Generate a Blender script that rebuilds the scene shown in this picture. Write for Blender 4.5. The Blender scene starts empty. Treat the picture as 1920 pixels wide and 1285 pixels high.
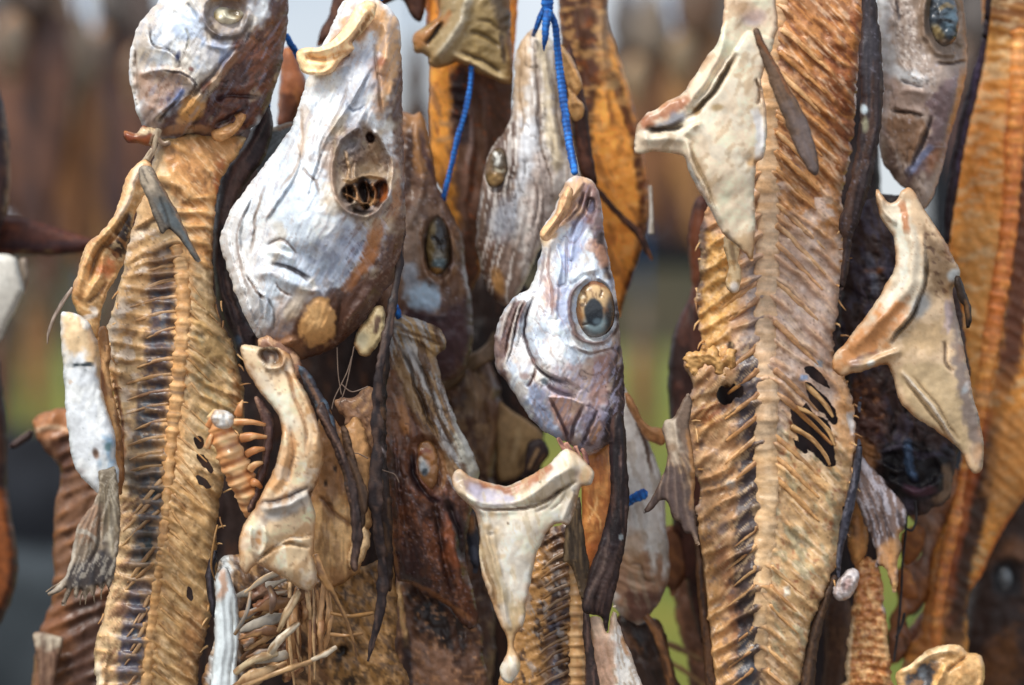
import bpy, math, random
import numpy as np
from mathutils import Vector
random.seed(7)
SC = bpy.context.scene
COL = SC.collection

# ---------------------------------------------------------------- camera, sky, sun, exposure
D = 1.5                       # camera to the hanging fish, metres
ZC = 1.6                      # camera height
PW, PH = 1920.0, 1285.0
LENS = 85.0
S = PW / (D * 36.0 / LENS)    # picture units per metre at the focus distance
cam_d = bpy.data.cameras.new('camera')
cam = bpy.data.objects.new('camera', cam_d); COL.objects.link(cam)
cam.location = (0, -D, ZC); cam.rotation_euler = (math.radians(90), 0, 0)
cam_d.lens = LENS; cam_d.sensor_width = 36.0; cam_d.clip_start = 0.05; cam_d.clip_end = 3000
cam_d.dof.use_dof = True; cam_d.dof.focus_distance = D - 0.025; cam_d.dof.aperture_fstop = 2.8
SC.camera = cam

SUN_EL, SUN_AZ = math.radians(52), math.radians(-38)   # azimuth measured from the camera's back, towards its left
world = bpy.data.worlds.new('World'); SC.world = world; world.use_nodes = True
wn = world.node_tree.nodes; wl = world.node_tree.links
sky = wn.new('ShaderNodeTexSky'); sky.sky_type = 'NISHITA'; sky.sun_disc = False
sky.sun_elevation = SUN_EL; sky.sun_rotation = math.pi - SUN_AZ
sky.air_density = 1.0; sky.dust_density = 3.0; sky.ozone_density = 1.0
cn_ = wn.new('ShaderNodeTexNoise'); cn_.inputs['Scale'].default_value = 3.2; cn_.inputs['Detail'].default_value = 7   # broken white cloud over the sky
cr_ = wn.new('ShaderNodeMapRange'); cr_.inputs[1].default_value = .36; cr_.inputs[2].default_value = .60; cr_.inputs[3].default_value = .25; cr_.inputs[4].default_value = .95
cg_ = wn.new('ShaderNodeTexCoord'); cm_ = wn.new('ShaderNodeMix'); cm_.data_type = 'RGBA'; cm_.inputs[7].default_value = (7.6, 7.9, 8.4, 1)
wl.new(cg_.outputs['Generated'], cn_.inputs[0]); wl.new(cn_.outputs[0], cr_.inputs[0]); wl.new(cr_.outputs[0], cm_.inputs[0]); wl.new(sky.outputs[0], cm_.inputs[6])
wl.new(cm_.outputs[2], wn['Background'].inputs[0]); wn['Background'].inputs[1].default_value = 0.115
sun_d = bpy.data.lights.new('sun', 'SUN'); sun_d.energy = 2.8; sun_d.angle = math.radians(22); sun_d.color = (1, .95, .88)
sun = bpy.data.objects.new('sun', sun_d); COL.objects.link(sun)
sv = Vector((math.sin(SUN_AZ) * math.cos(SUN_EL), -math.cos(SUN_AZ) * math.cos(SUN_EL), math.sin(SUN_EL)))
sun.rotation_euler = sv.to_track_quat('Z', 'Y').to_euler()
SC.view_settings.view_transform = 'Standard'; SC.view_settings.look = 'None'
SC.view_settings.exposure = 0.22; SC.view_settings.gamma = 1.0
SC.cycles.use_denoising = True
SC.cycles.max_bounces = 6

# ---------------------------------------------------------------- numpy helpers
def lin(h):
    if not isinstance(h, str): return np.array(h, float)
    c = np.array([int(h[i:i + 2], 16) for i in (0, 2, 4)]) / 255.0
    return np.where(c <= .04045, c / 12.92, ((c + .055) / 1.055) ** 2.4)

def _h(ix, iy, s):
    n = (ix * 374761393 + iy * 668265263 + s * 974634777) & 0xffffffff
    n = ((n ^ (n >> 13)) * 1274126177) & 0xffffffff
    n = ((n ^ (n >> 16)) * 2246822519) & 0xffffffff
    return ((n ^ (n >> 15)) & 0xffffff) / float(0xffffff) * 2 - 1

def vn(x, y, s=0):
    fx = np.floor(x); fy = np.floor(y); ix = fx.astype(np.int64); iy = fy.astype(np.int64)
    u = x - fx; v = y - fy
    u = u * u * u * (u * (u * 6 - 15) + 10); v = v * v * v * (v * (v * 6 - 15) + 10)
    a = _h(ix, iy, s); b = _h(ix + 1, iy, s); c = _h(ix, iy + 1, s); d = _h(ix + 1, iy + 1, s)
    return (a + (b - a) * u) * (1 - v) + (c + (d - c) * u) * v

def fbm(x, y, s=0, o=3):
    r = 0; a = 1.0; t = 0
    for i in range(o):
        r = r + a * vn(x * 2 ** i + 17.3 * i, y * 2 ** i - 9.1 * i, s + i); t += a; a *= .5
    return r / t * 1.5

def sst(a, b, x):
    t = np.clip((x - a) / (b - a + 1e-9), 0, 1); return t * t * (3 - 2 * t)

def crom(pts, closed=False, step=6.0):
    P_ = np.array(pts, float); n = len(P_)
    if n < 3 and not closed:
        out = []
        L = np.linalg.norm(P_[-1][:2] - P_[0][:2]); k = max(2, int(L / step) + 1)
        return np.array([P_[0] + (P_[-1] - P_[0]) * t for t in np.linspace(0, 1, k)])
    out = []
    m = n if closed else n - 1
    for i in range(m):
        if closed: p0, p1, p2, p3 = P_[(i - 1) % n], P_[i], P_[(i + 1) % n], P_[(i + 2) % n]
        else: p0, p1, p2, p3 = P_[max(i - 1, 0)], P_[i], P_[i + 1], P_[min(i + 2, n - 1)]
        k = max(1, int(np.linalg.norm((p2 - p1)[:2]) / step + .5))
        t = (np.arange(k) / k)[:, None]
        m1 = (p2 - p0) * .42; m2 = (p3 - p1) * .42
        out.append((2 * t**3 - 3 * t**2 + 1) * p1 + (t**3 - 2 * t**2 + t) * m1 + (-2 * t**3 + 3 * t**2) * p2 + (t**3 - t**2) * m2)
    out = np.vstack(out)
    if not closed: out = np.vstack([out, P_[-1:]])
    return out

def segd(x, y, pl):
    """distance to a polyline, arclength, signed side"""
    best = np.full(x.shape, 1e9); sl = np.zeros(x.shape); sd = np.ones(x.shape); acc = 0
    for i in range(len(pl) - 1):
        ax, ay = pl[i][:2]; bx, by = pl[i + 1][:2]
        dx, dy = bx - ax, by - ay; L2 = dx * dx + dy * dy + 1e-9; L = math.sqrt(L2)
        t = np.clip(((x - ax) * dx + (y - ay) * dy) / L2, 0, 1)
        ex = x - ax - t * dx; ey = y - ay - t * dy
        d = ex * ex + ey * ey
        m = d < best
        best = np.where(m, d, best); sl = np.where(m, acc + t * L, sl)
        sd = np.where(m, np.sign(dx * (y - ay) - dy * (x - ax)), sd)
        acc += L
    return np.sqrt(best), sl, sd, acc

def inside(x, y, pl):
    r = np.zeros(x.shape, bool); n = len(pl)
    for i in range(n):
        ax, ay = pl[i][:2]; bx, by = pl[(i + 1) % n][:2]
        if ay == by: continue
        r ^= ((ay > y) != (by > y)) & (x < (bx - ax) * (y - ay) / (by - ay) + ax)
    return r

def P(px, py, y):
    s = (D + y) / D
    return ((px - 960.0) / S * s, y, ZC + (642.5 - py) / S * s)

# ---------------------------------------------------------------- relief strokes (h in picture units, towards the viewer's side)
def R(pts, w, h, tp=1): return ('R', pts, w, h, tp)                 # ridge (h<0: groove)
def ST(pts, w, h): return ('S', pts, w, h)                          # step: raised on the side right of the path's direction (screen y down)
def E(cx, cy, rx, ry, rot, h, q=1): return ('E', cx, cy, rx, ry, rot, h, q)   # dome or pit
def N(sx, sy, rot, amp, sd=0):
    if abs(rot) >= 60 and sx < sy: sx, sy = sy, sx
    return ('N', sx, sy, rot, amp, sd)
def C(pts, w, col, a=.8, tp=1): return ('C', pts, w, col, a, tp)
def F(poly, col, a=.9, soft=6): return ('F', poly, col, a, soft)
def CE(cx, cy, rx, ry, rot, col, a=.9, soft=.3): return ('CE', cx, cy, rx, ry, rot, col, a, soft)
def CN(sx, sy, rot, col, a, th=.1, sd=0):
    if abs(rot) >= 60 and sx < sy: sx, sy = sy, sx
    return ('CN', sx, sy, rot, col, a, th, sd)
def PN(path, ls, ld, amp, col, a, th=0., sd=0): return ('PN', path, ls, ld, amp, col, a, th, sd)  # noise drawn out along a path
def RAY(ox, oy, n, h, col, a, r0=0): return ('Y', ox, oy, n, h, col, a, r0)   # fin rays fanning from a point
def RB(path, sp, sl, sr, cv, reach, h, cr, cg, a): return ('B', path, sp, sl, sr, cv, reach, h, cr, cg, a)   # ribs off a backbone
def DP(*pts): return ('D', pts)                                     # depth control points (x, y, towards viewer)
def CR(sx, sy, rot, h, col, a, sd=0): return ('K', sx, sy, rot, h, col, a, sd)   # network of fine dried creases
def G(pts, w, h, col='6a4a34', a=.6): return [R(pts, w, -h), C(pts, w * .9, col, a)]   # a creased line with a darker colour stroke along it

def LM(poly, soft, *ops): return ('L', poly, soft, ops)             # strokes kept inside an outline
def apply_ops(X, Y, h, col, ops, seed):
    wa = 3.0 * min(1, max(np.ptp(X), np.ptp(Y)) / 260.0)
    wx = X + wa * fbm(X / 38, Y / 38, seed + 5, 3); wy = Y + wa * fbm(X / 38, Y / 38, seed + 9, 3)
    flat = []
    for o in ops:
        if isinstance(o, list): flat += o
        else: flat.append(o)
    for k, o in enumerate(flat):
        c = o[0]
        if c in 'RCS' or c == 'PN':
            pts = np.array(o[1], float); w = o[2] if c != 'PN' else 1e9
            wm = max(w) if isinstance(w, (tuple, list)) else w
            m = np.ones(X.shape, bool)
            if c != 'PN':
                r = wm * (4.5 if c == 'S' else 2.6)
                m = (X > pts[:, 0].min() - r) & (X < pts[:, 0].max() + r) & (Y > pts[:, 1].min() - r) & (Y < pts[:, 1].max() + r)
                if not m.any(): continue
            pl = crom(pts, False, 9.0)
            d, s, sd, L = segd(wx[m], wy[m], pl)
            if c == 'PN':
                _, path, ls, ld, amp, cc, a, th, ns = o
                n = fbm(s / ls, sd * d / ld, seed + 31 + ns, 3)
                if amp: h[m] += amp * n
                if cc is not None:
                    q = (a * sst(th, th + .35, n))[:, None]; col[m] = col[m] * (1 - q) + lin(cc) * q
                continue
            u = s / max(L, 1)
            ww = w[0] + (w[1] - w[0]) * u if isinstance(w, (tuple, list)) else w
            tpf = np.sqrt(np.clip(np.minimum(u, 1 - u) / .18, 0, 1))
            if c == 'R':
                g = np.exp(-(d / ww) ** 2 * 1.4)
                h[m] += 1.4 * o[3] * g * (tpf if o[4] else 1)
            elif c == 'S':
                g = np.where(sd > 0, np.exp(-d / (ww * 1.6)), np.exp(-(d / 1.8) ** 2))
                h[m] += 1.5 * o[3] * g * tpf
            else:
                g = o[4] * (1 - sst(.55, 1.25, d / ww + .25 * vn(X[m] / 7, Y[m] / 7, seed + k)))
                if o[5]: g = g * tpf
                col[m] = col[m] * (1 - g[:, None]) + lin(o[3]) * g[:, None]
        elif c == 'E' or c == 'CE':
            cx, cy, rx, ry, rot = o[1:6]
            ca, sa = math.cos(math.radians(rot)), math.sin(math.radians(rot))
            ex = ((wx - cx) * ca + (wy - cy) * sa) / rx; ey = (-(wx - cx) * sa + (wy - cy) * ca) / ry
            r = np.sqrt(ex * ex + ey * ey)
            if c == 'E':
                if o[7] == 1: g = np.clip(1 - r * r, 0, 1) ** 1.0 * sst(1.0, .75, r)
                elif o[7] == 2: g = 1 - sst(.72, 1.05, r)          # steep walled pit
                else: g = np.exp(-r * r * 2)
                h += o[6] * g
            else:
                g = (o[7] * (1 - sst(1 - o[8], 1 + o[8], r + .18 * min(1, rx * ry / 1600) * fbm(X / 11, Y / 11, seed + k, 2))))[:, None]
                col[:] = col * (1 - g) + lin(o[6]) * g
        elif c == 'N' or c == 'CN':
            sx, sy, rot = o[1:4]; ca, sa = math.cos(math.radians(rot)), math.sin(math.radians(rot))
            n = fbm((wx * ca + wy * sa) / sx, (-wx * sa + wy * ca) / sy, seed + 50 + o[-1], 3)
            if c == 'N': h += o[4] * n
            else:
                g = (o[5] * sst(o[6], o[6] + .4, n))[:, None]; col[:] = col * (1 - g) + lin(o[4]) * g
        elif c == 'K':
            _, sx, sy, rot, hh, cc, a, ns = o
            ca, sa = math.cos(math.radians(rot)), math.sin(math.radians(rot))
            u_, v_ = (wx * ca + wy * sa), (-wx * sa + wy * ca)
            n = fbm(u_ / sx, v_ / sy, seed + 90 + ns, 2); n2 = fbm(u_ / sx * .45, v_ / sy * .45, seed + 95 + ns, 2)
            g = np.exp(-(n / .10) ** 2) * sst(-.15, .25, n2); h -= hh * g
            h += hh * .7 * np.tanh(n * 2.5) * sst(-.15, .25, n2)
            g = (a * np.exp(-(n / .075) ** 2) * sst(-.1, .3, n2))[:, None]; col[:] = col * (1 - g) + lin(cc) * g
        elif c == 'F':
            pl = crom(o[1], True, 9.0); cl = np.vstack([pl, pl[:1]])
            r = o[4] * 3
            m = (X > pl[:, 0].min() - r) & (X < pl[:, 0].max() + r) & (Y > pl[:, 1].min() - r) & (Y < pl[:, 1].max() + r)
            if not m.any(): continue
            d, _, _, _ = segd(wx[m], wy[m], cl); d = np.where(inside(wx[m], wy[m], pl), d, -d)
            d = d + o[4] * .8 * fbm(X[m] / 13, Y[m] / 13, seed + k, 2)
            g = (o[3] * sst(-o[4], o[4], d))[:, None]; col[m] = col[m] * (1 - g) + lin(o[2]) * g
        elif c == 'Y':
            _, ox, oy, n_, hh, cc, a, r0 = o
            an = np.arctan2(wy - oy, wx - ox); r = np.hypot(X - ox, Y - oy)
            q = .5 + .5 * np.cos(an * n_ + 1.5 * vn(X / 60, Y / 60, seed))
            q = q ** 2 * sst(r0, r0 + 25, r); h += hh * q
            g = (a * (1 - q))[:, None]; col[:] = col * (1 - g) + lin(cc) * g
        elif c == 'B':
            _, path, sp_, sl, sr, cv, reach, hh, cr, cg, a = o
            pl = crom(path, False, 12.0); d, s, sd, L = segd(X, Y, pl); d = d * 1.0
            right = sd < 0
            slope = np.where(right, sr, sl)
            jit = .16 * sp_ * fbm(s / 60, d * 0 + np.where(right, 3.3, 7.7), seed, 2) + .14 * sp_ * fbm(X / 45, Y / 45, seed + 4, 2)
            jit = jit * sst(6, 60, d)
            ph = (s - slope * (np.sqrt(d * d + 196.0) - 14) + cv * d * d / 100 + jit) / sp_
            fr = ph - np.round(ph)
            q = np.exp(-(fr / .17) ** 2)
            fd = (1 - sst(reach * .75, reach, d + 18 * fbm(X / 40, Y / 40, seed + 8, 2)))
            fd = fd * (.28 + .72 * sst(-.45, .25, fbm(X / 50, Y / 50, seed + 2, 2)))
            h += hh * (q - .35 + .25 * np.cos(2 * math.pi * fr)) * fd
            g = (a * fd * q)[:, None]; col[:] = col * (1 - g) + lin(cr) * g
            g = (a * fd * np.exp(-((fr - .27) / .11) ** 2) * (.55 + .45 * sst(-.2, .3, fbm(X / 22, Y / 22, seed + 12, 2))))[:, None]; col[:] = col * (1 - g) + lin(cg) * g
        elif c == 'L':
            pl = crom(o[1], True, 9.0); cl = np.vstack([pl, pl[:1]]); r = o[2] * 2
            m = (X > pl[:, 0].min() - r) & (X < pl[:, 0].max() + r) & (Y > pl[:, 1].min() - r) & (Y < pl[:, 1].max() + r)
            if not m.any(): continue
            d, _, _, _ = segd(wx[m], wy[m], cl); d = np.where(inside(wx[m], wy[m], pl), d, -d)
            g = sst(-o[2], o[2], d)
            h2, c2 = apply_ops(X[m], Y[m], h[m].copy(), col[m].copy(), list(o[3]), seed + 3 + k)
            h[m] = h[m] * (1 - g) + h2 * g; col[m] = col[m] * (1 - g[:, None]) + c2 * g[:, None]
        elif c == 'D':
            num = 0; den = 1e-9
            for (x0, y0, v) in o[1]:
                wgt = 1.0 / ((X - x0) ** 2 + (Y - y0) ** 2 + 120.0) ** 1.3
                num = num + wgt * v; den = den + wgt
            h += num / den
    return h, col

_seed = [0]
ROOT = {}
def link(name, me, par, mat, label=None):
    o = bpy.data.objects.new(name, me); COL.objects.link(o)
    me.materials.append(mat)
    if par is not None:
        o.parent = par
    if label: o['label'] = label
    return o

def rootloc(par):
    v = Vector((0, 0, 0)); p = par
    while p is not None:
        v = v + p.location; p = p.parent
    return np.array(v)

def mk(name, V, quads, tris, colr, par, mat, label=None):
    me = bpy.data.meshes.new(name)
    V = V - rootloc(par)
    nq, nt = len(quads), len(tris)
    me.vertices.add(len(V)); me.vertices.foreach_set('co', V.astype(np.float32).ravel())
    li = np.concatenate([np.asarray(quads, np.int32).ravel(), np.asarray(tris, np.int32).ravel()]).astype(np.int32)
    me.loops.add(len(li)); me.loops.foreach_set('vertex_index', li)
    me.polygons.add(nq + nt)
    st = np.concatenate([np.arange(nq) * 4, nq * 4 + np.arange(nt) * 3]).astype(np.int32)
    me.polygons.foreach_set('loop_start', st)
    me.update(calc_edges=True); me.validate()
    me.polygons.foreach_set('use_smooth', np.ones(len(me.polygons), bool))
    at = me.color_attributes.new('Col', 'FLOAT_COLOR', 'POINT')
    cc = np.ones((len(V), 4), np.float32)
    c3 = np.clip(colr, .001, 1); lum = c3.mean(1, keepdims=True); c3 = c3 + (lum - c3) * .06
    cc[:, :3] = np.clip(c3 ** 1.2 * 1.22 + .003, 0.004, .9)
    at.data.foreach_set('color', cc.ravel())
    return link(name, me, par, mat, label)

SURF = {}
def relief(name, par, out, y, t=20, tb=10, base='999999', ops=(), sp=4.0, p=.5, mat=None, rag=1.5, e=10,
           wr=.5, cv=.10, label=None, holes=(), sm=True, tilt=(0, 0), edge=None):
    _seed[0] += 13; seed = _seed[0]
    if mat is FINM: t *= .55; tb *= .6; p = .35
    pl = crom(out, True, sp) if sm else np.array(out, float)
    if rag:
        nx = np.roll(pl, -1, 0) - np.roll(pl, 1, 0); nx /= (np.linalg.norm(nx, axis=1)[:, None] + 1e-9)
        k = rag * (fbm(pl[:, 0] / 14, pl[:, 1] / 14, seed, 3) + .2 * vn(pl[:, 0] / 4.5, pl[:, 1] / 3.5, seed + 6))
        pl = pl + np.stack([-nx[:, 1], nx[:, 0]], 1) * k[:, None]
    x0, y0 = pl.min(0) - 2; x1, y1 = pl.max(0) + 2
    nx_, ny_ = int((x1 - x0) / sp) + 2, int((y1 - y0) / sp) + 2
    gx = x0 + np.arange(nx_) * sp; gy = y0 + np.arange(ny_) * sp
    GX, GY = np.meshgrid(gx, gy)
    M = inside(GX, GY, pl)
    cell = M[:-1, :-1] & M[1:, :-1] & M[:-1, 1:] & M[1:, 1:]
    if holes:
        cxm = GX[:-1, :-1] + sp / 2; cym = GY[:-1, :-1] + sp / 2
        hpl = np.vstack([crom(hp, True, 3) for hp in holes]); hpl = hpl + 1.6 * np.stack([vn(hpl[:, 0] / 5, hpl[:, 1] / 5, seed + 2), vn(hpl[:, 0] / 5, hpl[:, 1] / 5, seed + 3)], 1)
        for hp in holes: cell &= ~inside(cxm, cym, crom(hp, True, 8))
    used = np.zeros(M.shape, bool); full = np.ones(M.shape, bool)
    for a in (0, 1):
        for b in (0, 1):
            used[a:ny_ - 1 + a, b:nx_ - 1 + b] |= cell
            f = np.zeros(M.shape, bool); f[a:ny_ - 1 + a, b:nx_ - 1 + b] = cell; full &= f
    idx = -np.ones(M.shape, int); n = used.sum(); idx[used] = np.arange(n)
    X = GX[used].copy(); Y = GY[used].copy(); bd = ~full[used]
    # distance to outline
    d = np.empty(n); near = np.empty(n, int)
    for i in range(0, n, 4000):
        dd = (X[i:i + 4000, None] - pl[None, :, 0]) ** 2 + (Y[i:i + 4000, None] - pl[None, :, 1]) ** 2
        j = dd.argmin(1); near[i:i + 4000] = j; d[i:i + 4000] = np.sqrt(dd[np.arange(len(j)), j])
    ob = bd & (d < sp * 1.9)
    X[ob] = pl[near[ob], 0]; Y[ob] = pl[near[ob], 1]; d[ob] = 0
    if holes:
        hv = np.nonzero(bd & ~ob)[0]
        if len(hv):
            dd = (X[hv, None] - hpl[None, :, 0]) ** 2 + (Y[hv, None] - hpl[None, :, 1]) ** 2; j = dd.argmin(1)
            okh = dd[np.arange(len(hv)), j] < (2.2 * sp) ** 2
            X[hv[okh]] = hpl[j[okh], 0]; Y[hv[okh]] = hpl[j[okh], 1]
    # inflate: coarse Poisson
    cs = max((x1 - x0), (y1 - y0)) / 44.0; cs = max(cs, sp)
    ncx, ncy = int((x1 - x0) / cs) + 3, int((y1 - y0) / cs) + 3
    CX, CY = np.meshgrid(x0 - cs + np.arange(ncx) * cs, y0 - cs + np.arange(ncy) * cs)
    CM = inside(CX, CY, pl); CM[0] = CM[-1] = False; CM[:, 0] = CM[:, -1] = False
    ph = CM.astype(float)
    for _ in range(420):
        ph[1:-1, 1:-1] = np.where(CM[1:-1, 1:-1], .25 * (ph[:-2, 1:-1] + ph[2:, 1:-1] + ph[1:-1, :-2] + ph[1:-1, 2:]) + 1, 0)
    fx = np.clip((X - x0 + cs) / cs, 0, ncx - 1.001); fy = np.clip((Y - y0 + cs) / cs, 0, ncy - 1.001)
    ix = fx.astype(int); iy = fy.astype(int); u = fx - ix; v = fy - iy
    f = (ph[iy, ix] * (1 - u) + ph[iy, ix + 1] * u) * (1 - v) + (ph[iy + 1, ix] * (1 - u) + ph[iy + 1, ix + 1] * u) * v
    f = np.clip(f / max(ph.max(), 1e-6), 0.02, 1)
    q = np.sqrt(1 - (1 - np.clip(d / e, 0, 1)) ** 2)
    prof = f ** p * q
    h = t * prof; col = np.tile(lin(base), (n, 1))
    h, col = apply_ops(X, Y, h, col, ops, seed)
    h = h + (X - (x0 + x1) / 2) * tilt[0] + (Y - (y0 + y1) / 2) * tilt[1]
    if wr:
        r1 = fbm(X / 15, Y / 22, seed + 70, 3); r2 = 1 - np.abs(fbm(X / 9, Y / 13, seed + 71, 2)) * 2
        h = h + wr * (1.6 * r1 + .35 * r2) * np.clip(d / 6, 0, 1)
    if cv:
        cn = fbm(X / 34, Y / 44, seed + 80, 4); c2 = fbm(X / 6, Y / 6, seed + 81, 2)
        col = col * (1 + cv * 1.2 * cn + cv * .6 * c2)[:, None]
    if edge is None and mat is BONE: edge = ('c48a4c', 7, .6)
    if edge:
        g = (edge[2] * np.exp(-d / edge[1]) * sst(-.4, .4, fbm(X / 30, Y / 30, seed + 40, 2)))[:, None]; col = col * (1 - g) + lin(edge[0]) * g
    hb = -tb * prof + (X - (x0 + x1) / 2) * tilt[0] + (Y - (y0 + y1) / 2) * tilt[1]
    for o in ops:
        if not isinstance(o, list) and o[0] == 'D':
            hb, _ = apply_ops(X, Y, hb, col.copy(), [o], seed)
    hb = np.minimum(hb, h - 1.0)
    yv = y - h / S; yb = y - hb / S
    def w3(yy):
        s = (D + yy) / D
        return np.stack([(X - 960) / S * s, yy, ZC + (642.5 - Y) / S * s], 1)
    Vf = w3(yv); Vb = w3(yb)
    bi = -np.ones(n, int); inner = ~ob; bi[inner] = n + np.arange(inner.sum()); bi[ob] = np.arange(n)[ob]
    cj, ci = np.nonzero(cell)
    a = idx[cj, ci]; b = idx[cj, ci + 1]; c = idx[cj + 1, ci + 1]; dd = idx[cj + 1, ci]
    qf = np.stack([a, dd, c, b], 1); qb = np.stack([bi[a], bi[b], bi[c], bi[dd]], 1)
    same = (bi[a] == a) & (bi[b] == b) & (bi[c] == c) & (bi[dd] == dd)
    qb = qb[~same]
    V = np.vstack([Vf, Vb[inner]]); colr = np.vstack([col, col[inner] * 1.0])
    o = mk(name, V, np.vstack([qf, qb]), np.zeros((0, 3), int), colr, par, mat, label)
    ty = np.full(M.shape, y); ty[used] = yv
    def surf(px, py):
        i = int(np.clip((px - x0) / sp + .5, 0, nx_ - 1)); j = int(np.clip((py - y0) / sp + .5, 0, ny_ - 1))
        if used[j, i]: return float(ty[j, i])
        uy, ux = np.nonzero(used); k = ((ux - i) ** 2 + (uy - j) ** 2).argmin()
        return float(ty[uy[k], ux[k]])
    o_surf[o.name] = surf
    tc_ = np.zeros(M.shape + (3,)); tc_[used] = col
    o_col[o.name] = (x0, y0, sp, tc_, used)
    return o
o_surf = {}; o_col = {}
def on(o, px, py, up=0, av=0):
    f = o_surf[o.name]
    return (sum(f(px, py + k * av / 4) for k in range(-4, 5)) / 9 if av else f(px, py)) - up / S

def tube(name, par, pts, col='999999', col2=None, mat=None, flat=1.0, sides=10, step=4.0, bump=0, bsp=39, rn=.12, stripe=None, label=None, cols=None, under=None, ua=.5, bpow=5):
    """round or flattened strand through (px, py, y, radius) points"""
    _seed[0] += 7; seed = _seed[0]
    pl = crom(pts, False, step) if len(pts) > 2 else crom(pts, False, step)
    n = len(pl); X, Y, Dp, r = pl.T
    s = np.concatenate([[0], np.cumsum(np.hypot(np.diff(X), np.diff(Y)))])
    r = r * (1 + rn * (fbm(s / 34, s * 0, seed, 2) + .3 * vn(s / 9, s * 0, seed + 9)))
    if bump:
        bw = .5 + .5 * np.cos(2 * math.pi * (s + 2.5 * vn(s / 60, s * 0, seed + 1)) / bsp)
        r = r * (1 + bump * (bw ** bpow - .3 + .12 * fbm(s / 25, s * 0, seed + 2, 2)))
    sc = (D + Dp) / D
    Cn = np.stack([(X - 960) / S * sc, Dp, ZC + (642.5 - Y) / S * sc], 1)
    T = np.gradient(Cn, axis=0); T /= (np.linalg.norm(T, axis=1)[:, None] + 1e-12)
    ref = np.tile(np.array([0, -1.0, 0]), (n, 1))
    A = np.cross(T, ref); A /= (np.linalg.norm(A, axis=1)[:, None] + 1e-9)
    B = np.cross(A, T)
    th = np.arange(sides) / sides * 2 * math.pi
    rad = (r / S * sc)[:, None, None]
    wob = 1 + .10 * fbm(s[:, None] / 9 + 0 * th[None], th[None] * 1.2 + 0 * s[:, None], seed + 3, 2)[..., None]
    V = Cn[:, None] + rad * wob * (np.cos(th)[None, :, None] * A[:, None] + flat * np.sin(th)[None, :, None] * B[:, None])
    V = V.reshape(-1, 3)
    i, j = np.meshgrid(np.arange(n - 1), np.arange(sides), indexing='ij')
    a = i * sides + j; b = i * sides + (j + 1) % sides
    quads = np.stack([a, b, b + sides, a + sides], -1).reshape(-1, 4)
    c1, c2 = len(V), len(V) + 1
    V = np.vstack([V, Cn[0] - T[0] * r[0] / S * .5, Cn[-1] + T[-1] * r[-1] / S * .5])
    jj = np.arange(sides); k = (n - 1) * sides
    tris = np.vstack([np.stack([np.full(sides, c1), (jj + 1) % sides, jj], 1), np.stack([np.full(sides, c2), k + jj, k + (jj + 1) % sides], 1)])
    SS, TT = np.meshgrid(s, th, indexing='ij')
    c0 = lin(col)
    if cols is not None:
        cc = np.array([lin(c) for c in cols]); tt = np.linspace(0, 1, len(cols)); ss = s / s[-1]
        base = np.stack([np.interp(ss, tt, cc[:, k]) for k in range(3)], 1)[:, None, :] + 0 * TT[..., None]
    else: base = np.tile(c0, (n, sides, 1))
    if col2 is not None:
        g = sst(-.2, .5, fbm(SS / 28, np.cos(TT) * 1.5 + 4, seed + 4, 3))[..., None]; base = base * (1 - g) + lin(col2) * g
    if stripe is not None:
        g = (.75 * (.5 - .5 * np.cos(2 * math.pi * SS / bsp)) ** 3)[..., None]; base = base * (1 - g) + lin(stripe) * g
    if under is not None:
        ux0, uy0, usp, uc, uu = o_col[under.name]
        ii = np.clip(((X - ux0) / usp + .5).astype(int), 0, uc.shape[1] - 1); jj_ = np.clip(((Y - uy0) / usp + .5).astype(int), 0, uc.shape[0] - 1)
        ok = uu[jj_, ii][:, None, None] * ua; base = base * (1 - ok) + uc[jj_, ii][:, None, :] * ok
    base = base * (1 + .14 * fbm(SS / 7, np.cos(TT) * 2, seed + 5, 2))[..., None]
    colr = np.vstack([base.reshape(-1, 3), base[0, 0], base[-1, 0]])
    return mk(name, V, quads, tris, colr, par, mat, label)

def rib(par, host, pts, radii, up, col, col2, mat, ua=.4, sides=9):
    pl = crom(pts, False, 13.0); u = np.linspace(0, 1, len(pl)); r = np.interp(u, np.linspace(0, 1, len(radii)), radii)
    Y = np.array([on(host, a, b, up) for a, b in pl]); k = np.ones(3) / 3
    if len(Y) > 4: Y[1:-1] = np.convolve(Y, k, 'valid')
    return tube('rib', par, [(a, b, y_, q) for (a, b), y_, q in zip(pl, Y, r)], col, col2, mat, flat=.65, rn=.15, under=host, ua=ua, sides=sides)

def fish(name, label, x, y, dep, cat='dried fish', group=None):
    o = bpy.data.objects.new(name, None); COL.objects.link(o)
    o.location = P(x, y, dep); o.empty_display_size = .02
    o['label'] = label; o['category'] = cat
    if group: o['group'] = group
    return o
def tag(o, label, cat, group=None):
    o['label'] = label; o['category'] = cat
    if group: o['group'] = group
    return o

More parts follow.
